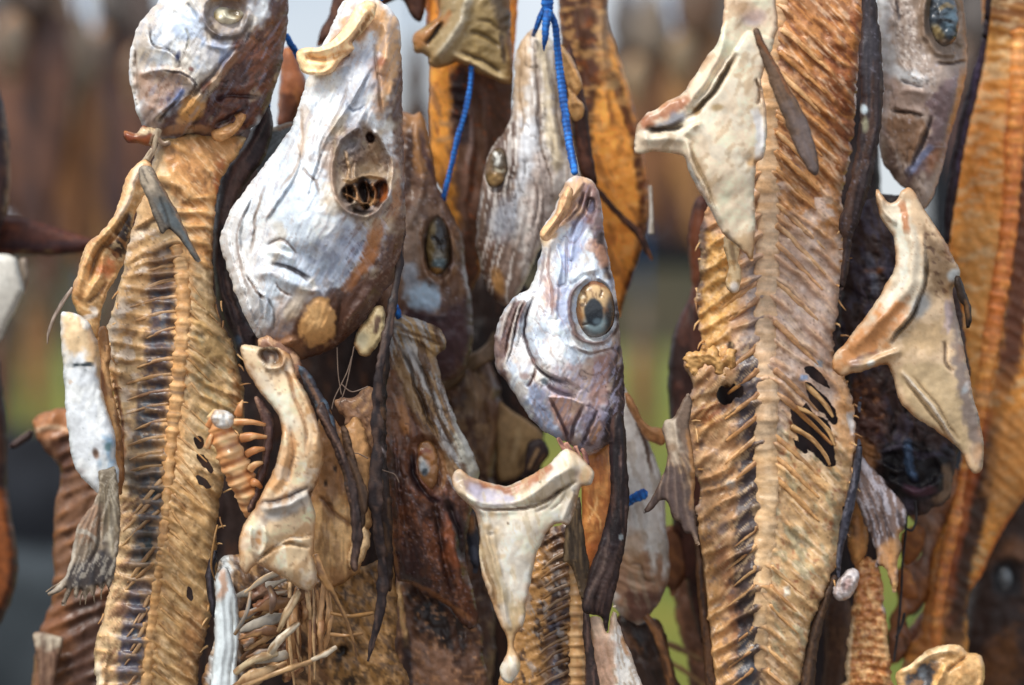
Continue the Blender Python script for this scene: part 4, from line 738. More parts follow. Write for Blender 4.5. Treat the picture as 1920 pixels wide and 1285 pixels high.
# ================================================================ left fish: head turned up, opened body with the backbone showing
fA = fish('dried_cod', 'dried fish at left with shrunken white eye, open ribs and dark streaked backbone', 420, -60, 0, group='dried fish hanging in front')
headA = relief('head', fA, [(470,-250),(505,-200),(535,-90),(541,0),(538,50),(533,90),(526,132),(516,165),(503,200),(484,232),(462,246),(440,258),(416,266),(396,262),(372,256),(352,254),(330,262),(308,264),(290,256),(270,240),(258,214),(249,182),(242,134),(244,94),(258,52),(278,24),(298,0),(330,-60),(380,-160),(430,-235)],
  .0, t=92, tb=55, base='dee5ea', sp=2.4, mat=SKIN, rag=1.6, e=24, ops=[
  DP((300,60,10),(400,100,22),(510,60,-22),(300,230,0),(440,240,-10),(245,150,-25)),
  CN(40,90,30,'a5b4cc',.7,-.05), CN(30,60,-10,'e3e3e0',.6,.1,2),
  F([(245,90),(275,20),(300,10),(280,70),(285,120),(262,160),(245,200)],'cdbca8',.75,12), F([(330,40),(380,10),(390,70),(420,110),(400,140),(360,120)],'aebccf',.8,14), F([(385,70),(425,90),(440,120),(405,130)],'8fa0bf',.7,12), F([(385,-40),(470,-60),(470,20),(450,75),(400,70),(380,30)],'9a8574',.75,14),
  F([(256,140),(300,128),(345,140),(362,160),(330,185),(300,215),(272,205),(258,180)],'b08f78',.85,9), LM([(258,140),(300,130),(350,150),(330,185),(300,215),(272,205)],5,CN(5,5,0,'8a5f44',.6,.3,6)),
  F([(262,200),(300,205),(320,240),(300,262),(262,235)],'8d6f5c',.8,10), F([(305,185),(345,160),(360,172),(335,200),(310,215)],'5c6180',.75,8),
  F([(440,75),(478,60),(520,-20),(545,-60),(545,60),(528,150),(500,210),(450,255),(400,268),(350,258),(310,262),(305,225),(340,200),(372,165),(405,140),(430,110)],'5a372b',.94,9),
  F([(365,200),(410,180),(470,185),(500,200),(450,240),(400,250),(360,245)],'5d3a38',.7,14), F([(460,80),(500,70),(510,110),(470,130)],'8a5432',.7,14), F([(470,60),(520,30),(540,60),(500,90)],'9a6a3a',.7,12), F([(505,40),(541,0),(538,120),(510,180),(495,170)],'5c4338',.75,12), LM([(440,75),(540,40),(528,150),(500,210),(450,255),(345,250),(372,165),(430,110)],8,CN(30,14,-50,'7c4e36',.7,.0,11),CN(20,6,-50,'3d2426',.6,.2,12),N(30,7,-50,2.2)),
  C([(450,95),(430,120),(400,155),(385,175)],7,'9a7456',.75), CE(360,201,21,30,22,'c89a5e',.95,.25), CE(342,228,10,8,0,'c49a6a',.8,.5), C([(300,255),(345,240),(400,245)],8,'b58f6c',.6),
  CN(30,40,20,'d5c6ae',.45,.25,31), CR(40,8,120,.7,'8c827c',.35,7), CN(3.4,3.4,0,'7d6254',.25,.75,33), CR(80,18,120,1.5,'7d726c',.5,1), LM([(440,75),(540,40),(528,150),(500,210),(450,255),(345,250),(372,165),(430,110)],8,CR(44,12,-50,2.0,'2a1616',.6,2)),
  # folds
  ST([(283,40),(280,70),(285,85),(310,92),(330,105),(338,125)],8,8), G([(282,45),(280,75),(292,88),(315,92),(335,110),(340,128)],3.5,5,'5a5048',.8), E(268,95,18,30,10,7,3), ST([(250,80),(248,130),(252,180),(262,215)],8,6), G([(252,85),(256,140),(262,195)],3,4,'8b7a6c',.6), E(285,110,12,16,0,6,3), R([(262,140),(290,132),(330,135),(350,148)],6,6),
  ST([(256,138),(300,128),(345,138),(365,162),(340,190),(305,215)],8,9), G([(300,130),(345,140),(366,160),(345,185)],3,5,'4d3d3c',.8), G([(330,190),(312,210),(300,232)],4,5,'4a3a36',.7), R([(345,165),(322,192),(300,212),(285,235)],5,6), C([(345,168),(325,190)],4,'6f86b8',.7),
  R([(452,90),(430,112),(400,150),(378,172),(350,215)],7,9), G([(440,90),(415,120),(385,155),(360,180)],5,6,'5b4038',.6), CE(334,106,5,12,10,'3f4a70',.8,.5), CE(358,130,5,5,0,'7a4034',.8,.4), G([(345,52),(355,70),(350,95)],3,4,'8d8a78',.6), R([(380,40),(365,10),(355,-20)],6,6), G([(372,35),(352,5)],3,4,'7d8a9a',.6),
  G([(395,190),(440,180),(490,185)],5,6,'40252a',.7), G([(400,235),(440,215),(462,195)],6,9,'3a2322',.8), R([(385,175),(420,200),(470,205)],6,5), R([(400,160),(450,165),(490,150)],8,5), E(360,201,24,32,22,6,1),
  E(425,28,46,42,10,-26,1), R([(392,0),(384,30),(396,56),(424,70),(452,60),(466,30)],7,9,0), C([(386,20),(396,58),(424,72),(455,60),(468,28)],8,'4f4038',.8), R([(388,80),(420,92),(455,80)],6,5), R([(470,10),(480,40),(468,70)],6,6), CE(440,0,36,20,10,'6b4c38',.7,.6), R([(400,-10),(425,-4),(450,-8)],5,6), C([(395,2),(425,-6),(455,2)],6,'a9835a',.7),
  CN(6,6,0,'7c6a5c',.45,.8,7), CN(5,40,30,'8d98b0',.35,.35,9), N(24,50,20,2.6), N(8,30,25,1.2,3), N(9,24,-35,1.3,5), N(16,16,0,1.6,7)])
relief('eye', headA, [(388,28),(398,14),(416,10),(436,14),(455,18),(460,28),(450,42),(436,52),(416,52),(400,44)], -.0195, t=24, tb=8, base='d6d2bc', sp=2.4, mat=EYE, rag=1.2, e=10, wr=.6, ops=[
  E(412,36,18,16,20,12,3), E(440,26,16,10,10,-9,3), CE(440,24,14,7,15,'6b5a40',.9,.4), CE(400,36,9,14,10,'b59a5a',.7,.5), R([(418,18),(426,34),(450,36)],4,7), CE(452,36,10,8,0,'a58a58',.7,.5), CN(9,9,0,'a9a08a',.5,.2)])
relief('lip', headA, [(398,246),(420,236),(436,228),(440,214),(456,206),(460,216),(452,240),(436,254),(416,266),(400,262)], -.013, t=9, tb=5, base='bd9262', sp=2.6, mat=FLESH, rag=1.6, e=7, ops=[CN(10,8,0,'9a6c40',.6,.1), R([(404,252),(430,250),(450,232)],4,4), C([(440,214),(456,208)],4,'5a382c',.8)])
relief('jaw_bone', headA, [(234,246),(256,250),(268,236),(284,238),(300,236),(302,250),(290,262),(284,274),(262,270),(240,268),(232,258)], -.008, t=12, tb=6, base='8a4a2c', sp=2.6, mat=BONE, rag=2, e=6, ops=[C([(252,250),(275,246),(300,240)],7,'d8c4a0',.95), C([(296,240),(288,262),(284,280)],6,'cfc3ae',.95), CN(8,8,0,'5a3020',.5,.1)])
for pts, r in [([(298,242),(292,262),(286,285),(276,300)],6),([(292,255),(306,270),(318,268)],5),([(266,310),(276,296),(286,280)],6)]:
    tube('neck_bone', fA, [(x, y_, -.01, r) for x, y_ in pts], 'b8a890', '8c7460', BONE, flat=.7)
# opened body
bodA = relief('body', fA, [(300,262),(360,250),(430,252),(462,262),(440,300),(420,330),(406,370),(402,430),(398,500),(404,560),(418,610),(434,640),(450,690),(459,760),(452,820),(430,870),(416,920),(408,990),(408,1060),(398,1150),(384,1205),(370,1255),(352,1330),(180,1330),(181,1285),(176,1225),(186,1180),(198,1140),(208,1090),(216,1030),(220,960),(224,900),(222,830),(214,760),(205,700),(192,655),(196,620),(208,595),(222,545),(232,505),(242,455),(256,400),(280,330)],
  .0, t=46, tb=30, base='b9a27e', sp=3, mat=FLESH, rag=3, e=18, ops=[
  DP((260,480,0),(340,640,12),(440,720,-12),(210,720,-10),(290,1000,14),(200,1200,-6),(390,1150,-10)),
  F([(330,262),(430,252),(455,270),(418,330),(404,420),(398,500),(370,470),(340,390),(310,300)],'bd8c55',.9,10), F([(404,310),(420,300),(412,380),(402,430)],'b0562c',.8,7), LM([(330,262),(430,252),(455,270),(418,330),(404,420),(398,500),(370,470),(310,300)],8,CN(10,40,-30,'8e6334',.6,.1,8)),
  RB([(300,400),(335,480),(340,560),(335,650),(322,760),(312,850),(310,930),(298,1030),(288,1120),(278,1200),(266,1330)],29,.12,.62,.1,160,5.2,'c6a06c','7d5f42',.75),
  F([(238,455),(290,440),(318,500),(300,620),(250,640),(205,640),(225,540)],'c09c6c',.6,16), LM([(240,450),(300,440),(318,520),(300,800),(240,820),(220,700),(205,640)],10,CN(20,12,-12,'cdc3b6',.7,.1,9),CN(24,12,-15,'6d5040',.4,.3,19)),
  F([(192,650),(205,600),(222,560),(238,570),(215,620),(206,680)],'a9a094',.8,9), F([(192,660),(214,690),(222,800),(240,810),(224,920),(212,800)],'a47a48',.8,8),
  F([(352,560),(400,560),(440,660),(452,760),(420,850),(380,840),(360,700)],'a68a58',.6,16), F([(430,680),(452,720),(450,800),(438,800),(436,740)],'9a6830',.8,7),
  C([(345,470),(345,560),(340,650),(330,760),(320,850)],(22,26),'cda26c',.7,0), C([(318,860),(312,930),(300,1030),(290,1120),(278,1210),(268,1320)],(24,20),'b9905a',.6,0),
  F([(320,900),(410,900),(408,1050),(390,1200),(350,1330),(280,1330),(300,1100)],'b08c58',.55,22), LM([(310,880),(410,900),(408,1050),(390,1200),(350,1330),(290,1330)],10,CN(10,40,-40,'8b6638',.5,.15,12), CN(9,36,-38,'cfb284',.5,.2,14)),LM([(350,560),(400,520),(455,720),(450,840),(360,850),(335,700)],10,CN(8,34,-50,'c9ac84',.5,.15,13),CN(14,18,-30,'8d8a74',.5,.25,15)),LM([(220,900),(290,900),(270,1080),(240,1330),(180,1330),(200,1140)],10,CN(5,34,35,'6b452c',.7,.1,16),CN(6,40,35,'c9a47c',.5,.2,17)), CE(365,1200,26,60,10,'8f5e38',.5,.6),
  # dark blood line left of the backbone
  C([(312,455),(306,510),(303,560)],(24,26),'51353f',.45), C([(306,500),(304,560),(298,640),(290,720),(278,800),(270,850)],(22,30),'352f42',.9), C([(284,720),(272,790),(270,850)],18,'3d464f',.8), C([(270,850),(282,900),(278,970),(272,1020),(262,1080)],(28,26),'2e3a48',.9), C([(262,930),(240,880),(252,850)],16,'565552',.7), C([(280,930),(300,925),(308,920)],10,'2f434c',.9), C([(276,990),(274,1030),(272,1060)],9,'1f3438',.85), C([(264,1080),(258,1140),(248,1200),(240,1300)],(24,26),'38405a',.88), C([(250,1180),(262,1200)],12,'5f6f80',.6), C([(240,1130),(225,1160)],12,'5a3c34',.6),
  LM([(290,480),(335,480),(340,700),(310,880),(300,1060),(262,1300),(225,1300),(255,1060),(245,880),(262,760)],8,CN(14,9,-10,'8d7456',.7,.1,61),CN(9,9,0,'5a6a78',.5,.3,62)),
  RB([(300,400),(325,480),(322,560),(315,650),(302,760),(292,850),(290,930),(280,1030),(268,1120),(258,1200),(246,1330)],29,.25,.62,.1,64,4,'a08468','262a38',.3),
  LM([(340,300),(430,300),(455,700),(400,1150),(340,1320),(300,1320),(330,800)],12,CR(36,9,42,.5,'8d6a48',.2,50),CN(4,28,-46,'e0c9a4',.4,.25,52)), LM([(240,440),(320,420),(300,800),(240,1320),(180,1320),(205,650)],12,CR(36,9,-12,.5,'7d5a40',.2,51),CN(4,5,0,'5a3c2a',.5,.55,53)), CN(7,14,20,'5d4028',.4,.5,22), N(30,40,0,3), N(12,14,0,1.0,7), R([(195,1180),(200,1230),(190,1300)],6,6), C([(184,1240),(186,1310)],7,'d4c9b2',.85), R([(222,820),(232,900),(226,980)],5,5), R([(206,690),(222,780),(236,820)],4,6), G([(214,700),(228,790),(236,860)],4,7,'5c3418',.8)],
  holes=[[(362,822),(376,818),(384,834),(372,842)],[(368,852),(384,856),(400,880),(396,888),(378,872)],[(368,890),(382,896),(398,914),(388,916),(372,906)],[(352,1100),(362,1110),(360,1128),(350,1118)]])
bkA = [(330,462),(340,500),(344,560),(340,650),(330,760),(318,850),(314,930),(302,1030),(292,1120),(282,1200),(270,1330)]
tube('backbone', fA, [(x, y_, on(bodA, x, y_, -4, 29), 12 + 3 * math.sin(i * .3)) for i, (x, y_) in enumerate(crom(bkA, False, 40))], 'c8955a', 'ddb784', FLESH, flat=.75, sides=18, step=3, bump=.22, bsp=29, stripe='8a6238', rn=.05, under=bodA, ua=.6)
pa = crom(bkA, False, 29)
for k in range(1, len(pa) - 1):
    x, y_ = pa[k]
    for sd in (-1, 1):
        if sd < 0: L = min(100, x - 232 if y_ < 900 else x - 225) + random.uniform(-8, 6); dy = L * .16 + (0 if y_ < 900 else L * .65)
        else: L = 62 + random.uniform(-10, 14); dy = L * .62
        if L < 20 or random.random() < .22: continue
        L *= random.uniform(.6, 1.05)
        a = [(x + sd * 13, y_ - 3), (x + sd * L * .5, y_ + dy * .42 - 5), (x + sd * L, y_ + dy)]
        rib(fA, bodA, a, (4.0, 3.8, 1.6) if sd < 0 else (2.8, 2.4, 1.2), .4, random.choice(['c29c68','b5905c','cda878']), '8f663c', FLESH, .45)
# dark skin rim that shows behind the big head
relief('skin_edge', fA, [(478,225),(500,195),(512,230),(500,290),(470,330),(448,370),(436,420),(434,480),(444,540),(462,600),(480,630),(474,670),(450,690),(436,640),(420,605),(406,560),(400,500),(400,430),(406,370),(418,320),(440,290),(462,262)], .012, t=24, tb=12, base='3e3134', sp=3.4, mat=DARK, rag=1.5, e=12, ops=[
  PN([(490,220),(440,310),(415,420),(420,530),(460,650)],90,7,3,'5e4a44',.8,.05), PN([(490,220),(440,310),(415,420),(420,530),(460,650)],60,10,2,'1f191c',.7,.1,3), F([(440,290),(470,300),(450,360),(430,380)],'6a5048',.6,12), CE(447,640,8,10,0,'46586c',.8,.5)])
# twisted collar bone and its fin
relief('collar_bone', fA, [(258,306),(274,300),(284,312),(286,334),(276,356),(262,380),(252,410),(244,440),(236,476),(230,500),(214,530),(200,552),(190,586),(184,618),(186,642),(168,624),(150,594),(142,578),(134,556),(138,536),(147,502),(156,470),(172,450),(187,440),(204,418),(216,400),(228,364),(240,330)], -.03, t=24, tb=10, base='c29d6c', sp=2.8, mat=FLESH, rag=2, e=10, ops=[
  DP((265,320,6),(210,430,2),(150,540,10),(220,500,-18)), F([(240,400),(248,430),(232,490),(205,480),(196,460),(220,440)],'2c2023',.95,6), F([(185,490),(210,480),(205,520),(180,520)],'b0602c',.75,10), R([(262,310),(240,370),(212,420),(178,458),(152,510),(142,560)],10,12), C([(262,310),(240,370),(216,412)],7,'cdbfae',.7), G([(240,395),(214,440),(180,480),(166,530)],5,9,'6b4a30',.7),
  E(262,345,12,22,10,-8,3), CE(266,325,14,20,20,'d6c4b0',.8,.5), R([(196,470),(186,520),(160,560)],6,6), G([(200,530),(180,556),(160,566)],4,5,'7a5a3c',.7), R([(230,500),(200,545),(186,600)],6,7), C([(165,575),(180,590),(150,600)],6,'e6e0d6',.8), CN(12,26,-50,'a87a48',.6,.1), CN(10,14,-40,'e0c79c',.5,.25,4), N(8,20,-50,2.5)])
relief('pectoral_fin', fA, [(262,312),(284,314),(300,340),(318,372),(336,404),(352,440),(364,466),(378,492),(368,490),(340,452),(318,430),(304,440),(290,412),(276,372),(262,340)], -.045, t=8, tb=4, base='8d8478', sp=2.8, mat=FINM, rag=1.2, e=6, ops=[
  F([(300,370),(340,410),(378,492),(330,440),(300,400)],'68757c',.85,9), F([(262,312),(284,316),(296,350),(274,360)],'d8cab4',.8,8), PN([(275,310),(310,380),(372,490)],70,4,1.8,'5a5450',.6,.1), C([(284,316),(320,378),(352,440),(376,490)],3.4,'a07c5a',.8), G([(300,370),(318,420),(320,436)],3,3,'49443f',.6)])
tube('fin_spine', fA, [(136,540,-.035,3),(118,566,-.036,3.4),(100,598,-.036,3),(91,625,-.036,2.4),(89,645,-.036,1)], 'b3a396', '7b6a5c', BONE, flat=.6)
# white belly flap with a dark scratch
relief('belly_flap', fA, [(114,590),(128,584),(146,590),(166,604),(182,638),(188,680),(188,720),(196,752),(208,790),(216,820),(218,860),(224,900),(212,920),(190,930),(166,908),(150,892),(136,862),(128,812),(122,750),(119,700),(116,650)], -.05, t=26, tb=10, base='d3d8dc', sp=2.8, mat=SKIN, rag=1.5, e=12, ops=[
  F([(112,588),(150,590),(185,640),(186,690),(150,668),(118,672)],'d6b98c',.9,14), F([(160,610),(184,640),(190,720),(178,690)],'a5825a',.7,6), C([(122,690),(128,684),(150,684),(178,683)],4.4,'39454c',.97), C([(124,690),(121,705),(119,722)],3.6,'48545a',.9), C([(128,712),(132,720)],4,'b58a58',.7),
  F([(196,820),(216,830),(224,900),(210,912),(200,870)],'6f9ab8',.75,9), CE(203,838,8,8,0,'4b6b6a',.8,.5), CE(180,852,6,12,-20,'7b5a40',.9,.5), E(180,852,6,12,-20,-6,3), CE(196,870,12,10,0,'8ea4b4',.7,.6), CN(5,5,0,'7b8a88',.5,.8,5), CN(20,50,10,'e3e6e4',.6,0,6), C([(184,650),(194,740),(214,800)],6,'c9a878',.6), N(20,40,0,2.2), N(9,24,0,1.2,4)])
relief('membrane', fA, [(178,630),(196,610),(206,640),(206,700),(218,760),(230,820),(234,880),(226,930),(214,900),(208,850),(196,790),(186,730),(182,680)], -.02, t=14, tb=8, base='9a7248', sp=2.8, mat=FLESH, rag=3, e=7, ops=[C([(196,640),(202,720),(224,830)],6,'c9a272',.8), C([(188,660),(192,740),(212,820)],4,'5c3a24',.8), R([(200,620),(206,700),(226,820)],5,6), CN(8,20,80,'6d482c',.6,.1)])
# torn tail fin under it
relief('fin', fA, [(184,884),(200,880),(216,876),(222,920),(226,960),(224,1003),(219,1050),(213,1085),(204,1106),(196,1092),(190,1112),(182,1098),(174,1122),(166,1104),(160,1128),(152,1106),(142,1122),(136,1104),(120,1136),(116,1132),(124,1104),(108,1112),(90,1118),(88,1114),(108,1098),(124,1078),(132,1050),(140,1010),(145,985),(160,964),(176,944),(186,915)], -.058, t=12, tb=6, base='b0a08c', sp=2.2, mat=FINM, rag=1.2, e=6, ops=[
  DP((205,890,0),(160,1000,8),(205,1000,-6),(150,1100,10),(200,1090,0)), F([(182,880),(220,875),(224,960),(215,1070),(200,1060),(196,970),(186,925)],'9c9078',.85,8), C([(208,880),(212,960),(204,1060)],5,'cfc6b2',.7), F([(128,1070),(150,1046),(204,1024),(212,1080),(185,1100),(150,1104),(124,1098)],'403f47',.92,10), F([(146,985),(180,945),(194,970),(188,1010),(150,1016)],'bb9678',.8,9), C([(140,995),(165,998),(190,1020)],5,'ddd6c8',.85), RAY(196,880,60,2.0,'5c5048',.5), CN(4,20,20,'d8d0c0',.5,.2,3), C([(140,1010),(134,1050),(122,1082),(95,1112)],4,'ccc3b4',.8), G([(190,940),(186,1010),(170,1060)],4,5,'6a5a4c',.6)])
for k, (a, b_) in enumerate([((205,1085),(206,1110)),((196,1095),(190,1125)),((180,1098),(178,1132)),((160,1100),(150,1135)),((140,1095),(122,1136)),((128,1080),(94,1116)),((122,1090),(86,1110)),((216,1060),(214,1092)),((170,1100),(160,1134))]):
    tube('fin_ray', fA, [(a[0],a[1],-.046,2.2),((a[0]+b_[0])/2-3,(a[1]+b_[1])/2,-.047,1.7),(b_[0],b_[1],-.048,.8)], 'b7a58c', '6b5c4c', FINM, sides=7)
tube('dried_thread', fA, [(408,985,-.02,2),(402,1010,-.026,2.2),(396,1060,-.025,2),(404,1090,-.02,1.4)], 'a58150', None, FINM, sides=7)
relief('skin_edge', fA, [(398,1035),(408,1032),(404,1060),(402,1100),(406,1130),(404,1160),(396,1150),(388,1110),(386,1070)], -.012, t=8, tb=5, base='2c2a33', sp=3, mat=DARK, rag=1.4, e=5, ops=[C([(396,1040),(392,1080),(400,1140)],3,'59535a',.6)])
# ================================================================ the big open skeleton at the right
fD = fish('dried_cod', 'large split dried fish showing its whole pale backbone, white collar flap on top', 1500, -60, .02, group='dried fish hanging in front')
bkD = [(1464,-70),(1446,100),(1440,250),(1439,350),(1440,460),(1438,560),(1436,650),(1438,740),(1436,820),(1440,900),(1434,990),(1430,1100),(1427,1215),(1425,1330)]
bodD = relief('body', fD, [(1430,-70),(1640,-70),(1638,0),(1622,60),(1612,110),(1606,200),(1592,300),(1578,370),(1580,430),(1586,470),(1578,520),(1570,590),(1562,640),(1570,690),(1588,720),(1600,760),(1603,830),(1598,890),(1588,930),(1578,975),(1570,1040),(1556,1090),(1536,1130),(1516,1195),(1500,1290),(1496,1330),(1348,1330),(1336,1280),(1322,1180),(1312,1070),(1306,990),(1302,960),(1312,930),(1306,890),(1296,850),(1290,800),(1292,750),(1300,724),(1284,690),(1288,668),(1318,654),(1310,600),(1306,560),(1312,500),(1310,440),(1322,400),(1340,330),(1360,200),(1390,80)],
  .02, t=52, tb=34, base='b5957a', sp=3, mat=FLESH, rag=4, e=20, ops=[
  DP((1440,300,4),(1440,700,22),(1440,1100,24),(1600,300,-10),(1320,560,-12),(1590,800,-14),(1330,1100,-10),(1540,1000,-6),(1560,100,10)),
  F([(1440,-70),(1640,-70),(1610,200),(1580,360),(1540,300),(1500,160),(1470,60)],'98683e',.9,16), F([(1560,60),(1620,40),(1600,250),(1580,300),(1560,200)],'9c5c38',.55,18), F([(1450,100),(1540,280),(1580,360),(1576,450),(1500,420),(1450,380),(1430,250)],'a2733f',.8,18),
  LM([(1440,-70),(1640,-70),(1610,200),(1580,380),(1500,400),(1440,300)],10,CN(8,34,-45,'c08a50',.7,.1,31), CN(6,26,-45,'6b3a20',.7,.2,33), N(12,40,-45,1.5)),
  F([(1420,430),(1570,470),(1580,640),(1560,780),(1420,860)],'b8a598',.85,30), LM([(1400,350),(1580,400),(1600,900),(1420,1000)],10,CN(20,16,0,'c9bcb4',.7,.05,9),CN(14,20,0,'9a7a5c',.5,.2,19)), F([(1420,860),(1600,860),(1560,1100),(1500,1330),(1420,1330)],'b39a74',.7,26),
  RB(bkD,39,.66,.86,.0,165,7.5,'c99a66','80583c',.7),
  F([(1440,430),(1560,470),(1570,640),(1540,720),(1470,680),(1440,560)],'b7a094',.35,26), 
  F([(1312,440),(1340,430),(1372,470),(1385,540),(1370,610),(1345,680),(1318,656),(1306,560)],'c39a58',.85,10), LM([(1312,440),(1372,460),(1385,540),(1345,680),(1306,560)],8,CN(9,9,0,'9a6c30',.5,.1,18),CN(12,7,20,'d8b478',.5,.2,17),N(9,9,0,3)), F([(1300,410),(1330,420),(1324,500),(1308,560)],'453b44',.8,7),
  F([(1300,740),(1340,700),(1380,690),(1390,760),(1360,800),(1310,820)],'8a6a44',.8,14), F([(1305,780),(1350,745),(1372,760),(1330,800)],'8d5630',.8,8), C([(1303,790),(1330,762),(1356,745)],3,'cda878',.9), C([(1310,810),(1350,780),(1390,775)],3,'c9a06a',.8),
  F([(1300,830),(1410,800),(1420,1000),(1420,1300),(1340,1330),(1310,1060)],'a9865a',.5,30), F([(1470,820),(1600,860),(1560,1080),(1500,1300),(1460,1300),(1460,1000)],'b39568',.5,30),
  F([(1305,980),(1330,1000),(1350,1150),(1380,1330),(1345,1330),(1312,1080)],'b08a58',.7,10), C([(1340,1000),(1365,1080),(1385,1200),(1395,1320)],12,'7d4f38',.55), C([(1395,1010),(1400,1120),(1404,1250)],8,'c9a878',.5), LM([(1460,800),(1600,870),(1540,1130),(1490,1320),(1440,1320)],12,CN(10,40,-45,'c9ac80',.5,.15,40),CN(10,10,0,'8a4a2c',.6,.5,41), CN(16,26,-30,'8f9a86',.45,.25,43)),LM([(1300,720),(1410,700),(1420,1300),(1345,1320)],12,CN(10,40,40,'7d5a3c',.5,.2,44),CN(14,14,0,'59535a',.5,.45,46)),
  # dark line left of the spine
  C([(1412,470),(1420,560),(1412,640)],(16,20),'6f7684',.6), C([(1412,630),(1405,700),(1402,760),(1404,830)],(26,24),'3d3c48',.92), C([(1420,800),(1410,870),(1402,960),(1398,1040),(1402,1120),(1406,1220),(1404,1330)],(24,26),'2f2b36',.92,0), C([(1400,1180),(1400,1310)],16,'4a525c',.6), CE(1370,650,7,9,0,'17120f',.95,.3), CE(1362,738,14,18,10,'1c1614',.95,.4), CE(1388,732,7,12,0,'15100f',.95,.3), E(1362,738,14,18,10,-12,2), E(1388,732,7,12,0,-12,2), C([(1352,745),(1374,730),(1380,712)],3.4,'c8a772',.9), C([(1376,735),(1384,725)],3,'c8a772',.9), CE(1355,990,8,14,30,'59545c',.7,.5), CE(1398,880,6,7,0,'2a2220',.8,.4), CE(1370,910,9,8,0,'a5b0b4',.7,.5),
  RB([(1470,-60),(1438,200),(1428,460),(1425,560),(1422,650),(1424,740),(1422,820),(1426,900),(1420,990),(1415,1100),(1413,1215),(1410,1330)],39,.5,.86,.0,66,4,'a08060','3a3030',.3),
  C([(1528,678),(1545,682)],6,'7d96ac',.8), C([(1500,708),(1515,712)],6,'6f8eb0',.8), C([(1470,1100),(1476,1120)],6,'cfd0c8',.7), CE(1515,850,20,10,-40,'b9b4ac',.5,.6), F([(1568,620),(1590,660),(1592,720),(1600,800),(1590,860),(1560,800),(1570,740),(1560,690)],'c49a68',.7,9), C([(1592,770),(1598,820)],6,'c3cbd2',.7),
  R([(1310,440),(1306,560),(1318,650)],5,6), R([(1312,940),(1320,1060),(1336,1200),(1350,1320)],5,6), R([(1598,740),(1602,830),(1590,920)],5,7), N(30,50,0,4,6), N(10,14,0,1,7), LM([(1450,-60),(1640,-60),(1600,300),(1580,900),(1500,1320),(1440,1320)],14,CR(40,10,48,.5,'8d6a4c',.2,50),CN(4,30,-42,'e0cbb0',.4,.25,52),CN(3.5,5,0,'5a3c2a',.5,.6,53)), LM([(1300,420),(1410,420),(1415,1320),(1345,1320),(1300,900)],14,CR(40,10,-42,.5,'8d6a4c',.2,51),CN(4,30,42,'d9bf98',.4,.25,54),CN(3.5,5,0,'5a3c2a',.5,.6,55)), N(70,40,20,5,9)],
  holes=[[(1482,772),(1490,760),(1502,766),(1512,756),(1530,778),(1548,786),(1560,806),(1564,838),(1566,872),(1552,876),(1538,864),(1520,846),(1506,838),(1494,818)],[(1506,690),(1524,688),(1546,708),(1556,728),(1540,722),(1520,708)],[(1510,716),(1524,720),(1540,738),(1556,752),(1568,776),(1570,796),(1558,792),(1544,776),(1526,764),(1514,740)],[(1486,822),(1500,830),(1516,846),(1508,850),(1494,838)],[(1344,738),(1352,724),(1366,728),(1378,718),(1382,738),(1374,752),(1360,760),(1348,752)],[(1383,724),(1393,722),(1392,742),(1384,744)]])
tube('backbone', fD, [(x, y_, on(bodD, x, y_, -7, 39), 23 - (0 if y_ < 900 else (y_ - 900) * .026)) for x, y_ in crom(bkD, False, 50)], 'c6a880', 'd2ba98', FLESH, flat=.6, sides=22, step=3, bump=.12, bsp=39, stripe=None, rn=.07, under=bodD, ua=.45, bpow=3)
pd_ = crom(bkD, False, 39)
for k in range(2, len(pd_) - 1):
    x, y_ = pd_[k]
    for sd in (-1, 1):
        edge = 1575 if y_ < 900 else 1575 - (y_ - 900) * .17
        L = (edge - x) * random.uniform(.72, .95) if sd > 0 else (random.uniform(62, 88) if y_ > 520 else 0)
        if y_ > 1000: L *= .8
        if L < 20 or random.random() < .18: continue
        L *= random.uniform(.85, 1.06)
        dy = L * (.78 if sd > 0 else .62) * random.uniform(.92, 1.08)
        a = [(x + sd * 16, y_ - 2), (x + sd * L * .30, y_ + dy * .12), (x + sd * L * .65, y_ + dy * .55), (x + sd * L, y_ + dy)]
        rr = (5.6, 5.4, 4.4, 2.0) if y_ < 950 else (3.8, 3.4, 2.6, 1.2)
        rib(fD, bodD, a, rr, .6, random.choice(['c79a62','bd9058','cfaa78']), '9a6c3c', FLESH, .35)
for a in [[(1470,700),(1510,722),(1545,756),(1562,782)],[(1478,758),(1520,776),(1552,806),(1566,836)],[(1484,800),(1520,822),(1545,850),(1556,872)]]:
    tube('rib', fD, [(x, y_, .004, r) for (x, y_), r in zip(a, (5, 4.6, 4, 3))], 'c7a473', '9a7448', BONE, flat=.7, rn=.2)
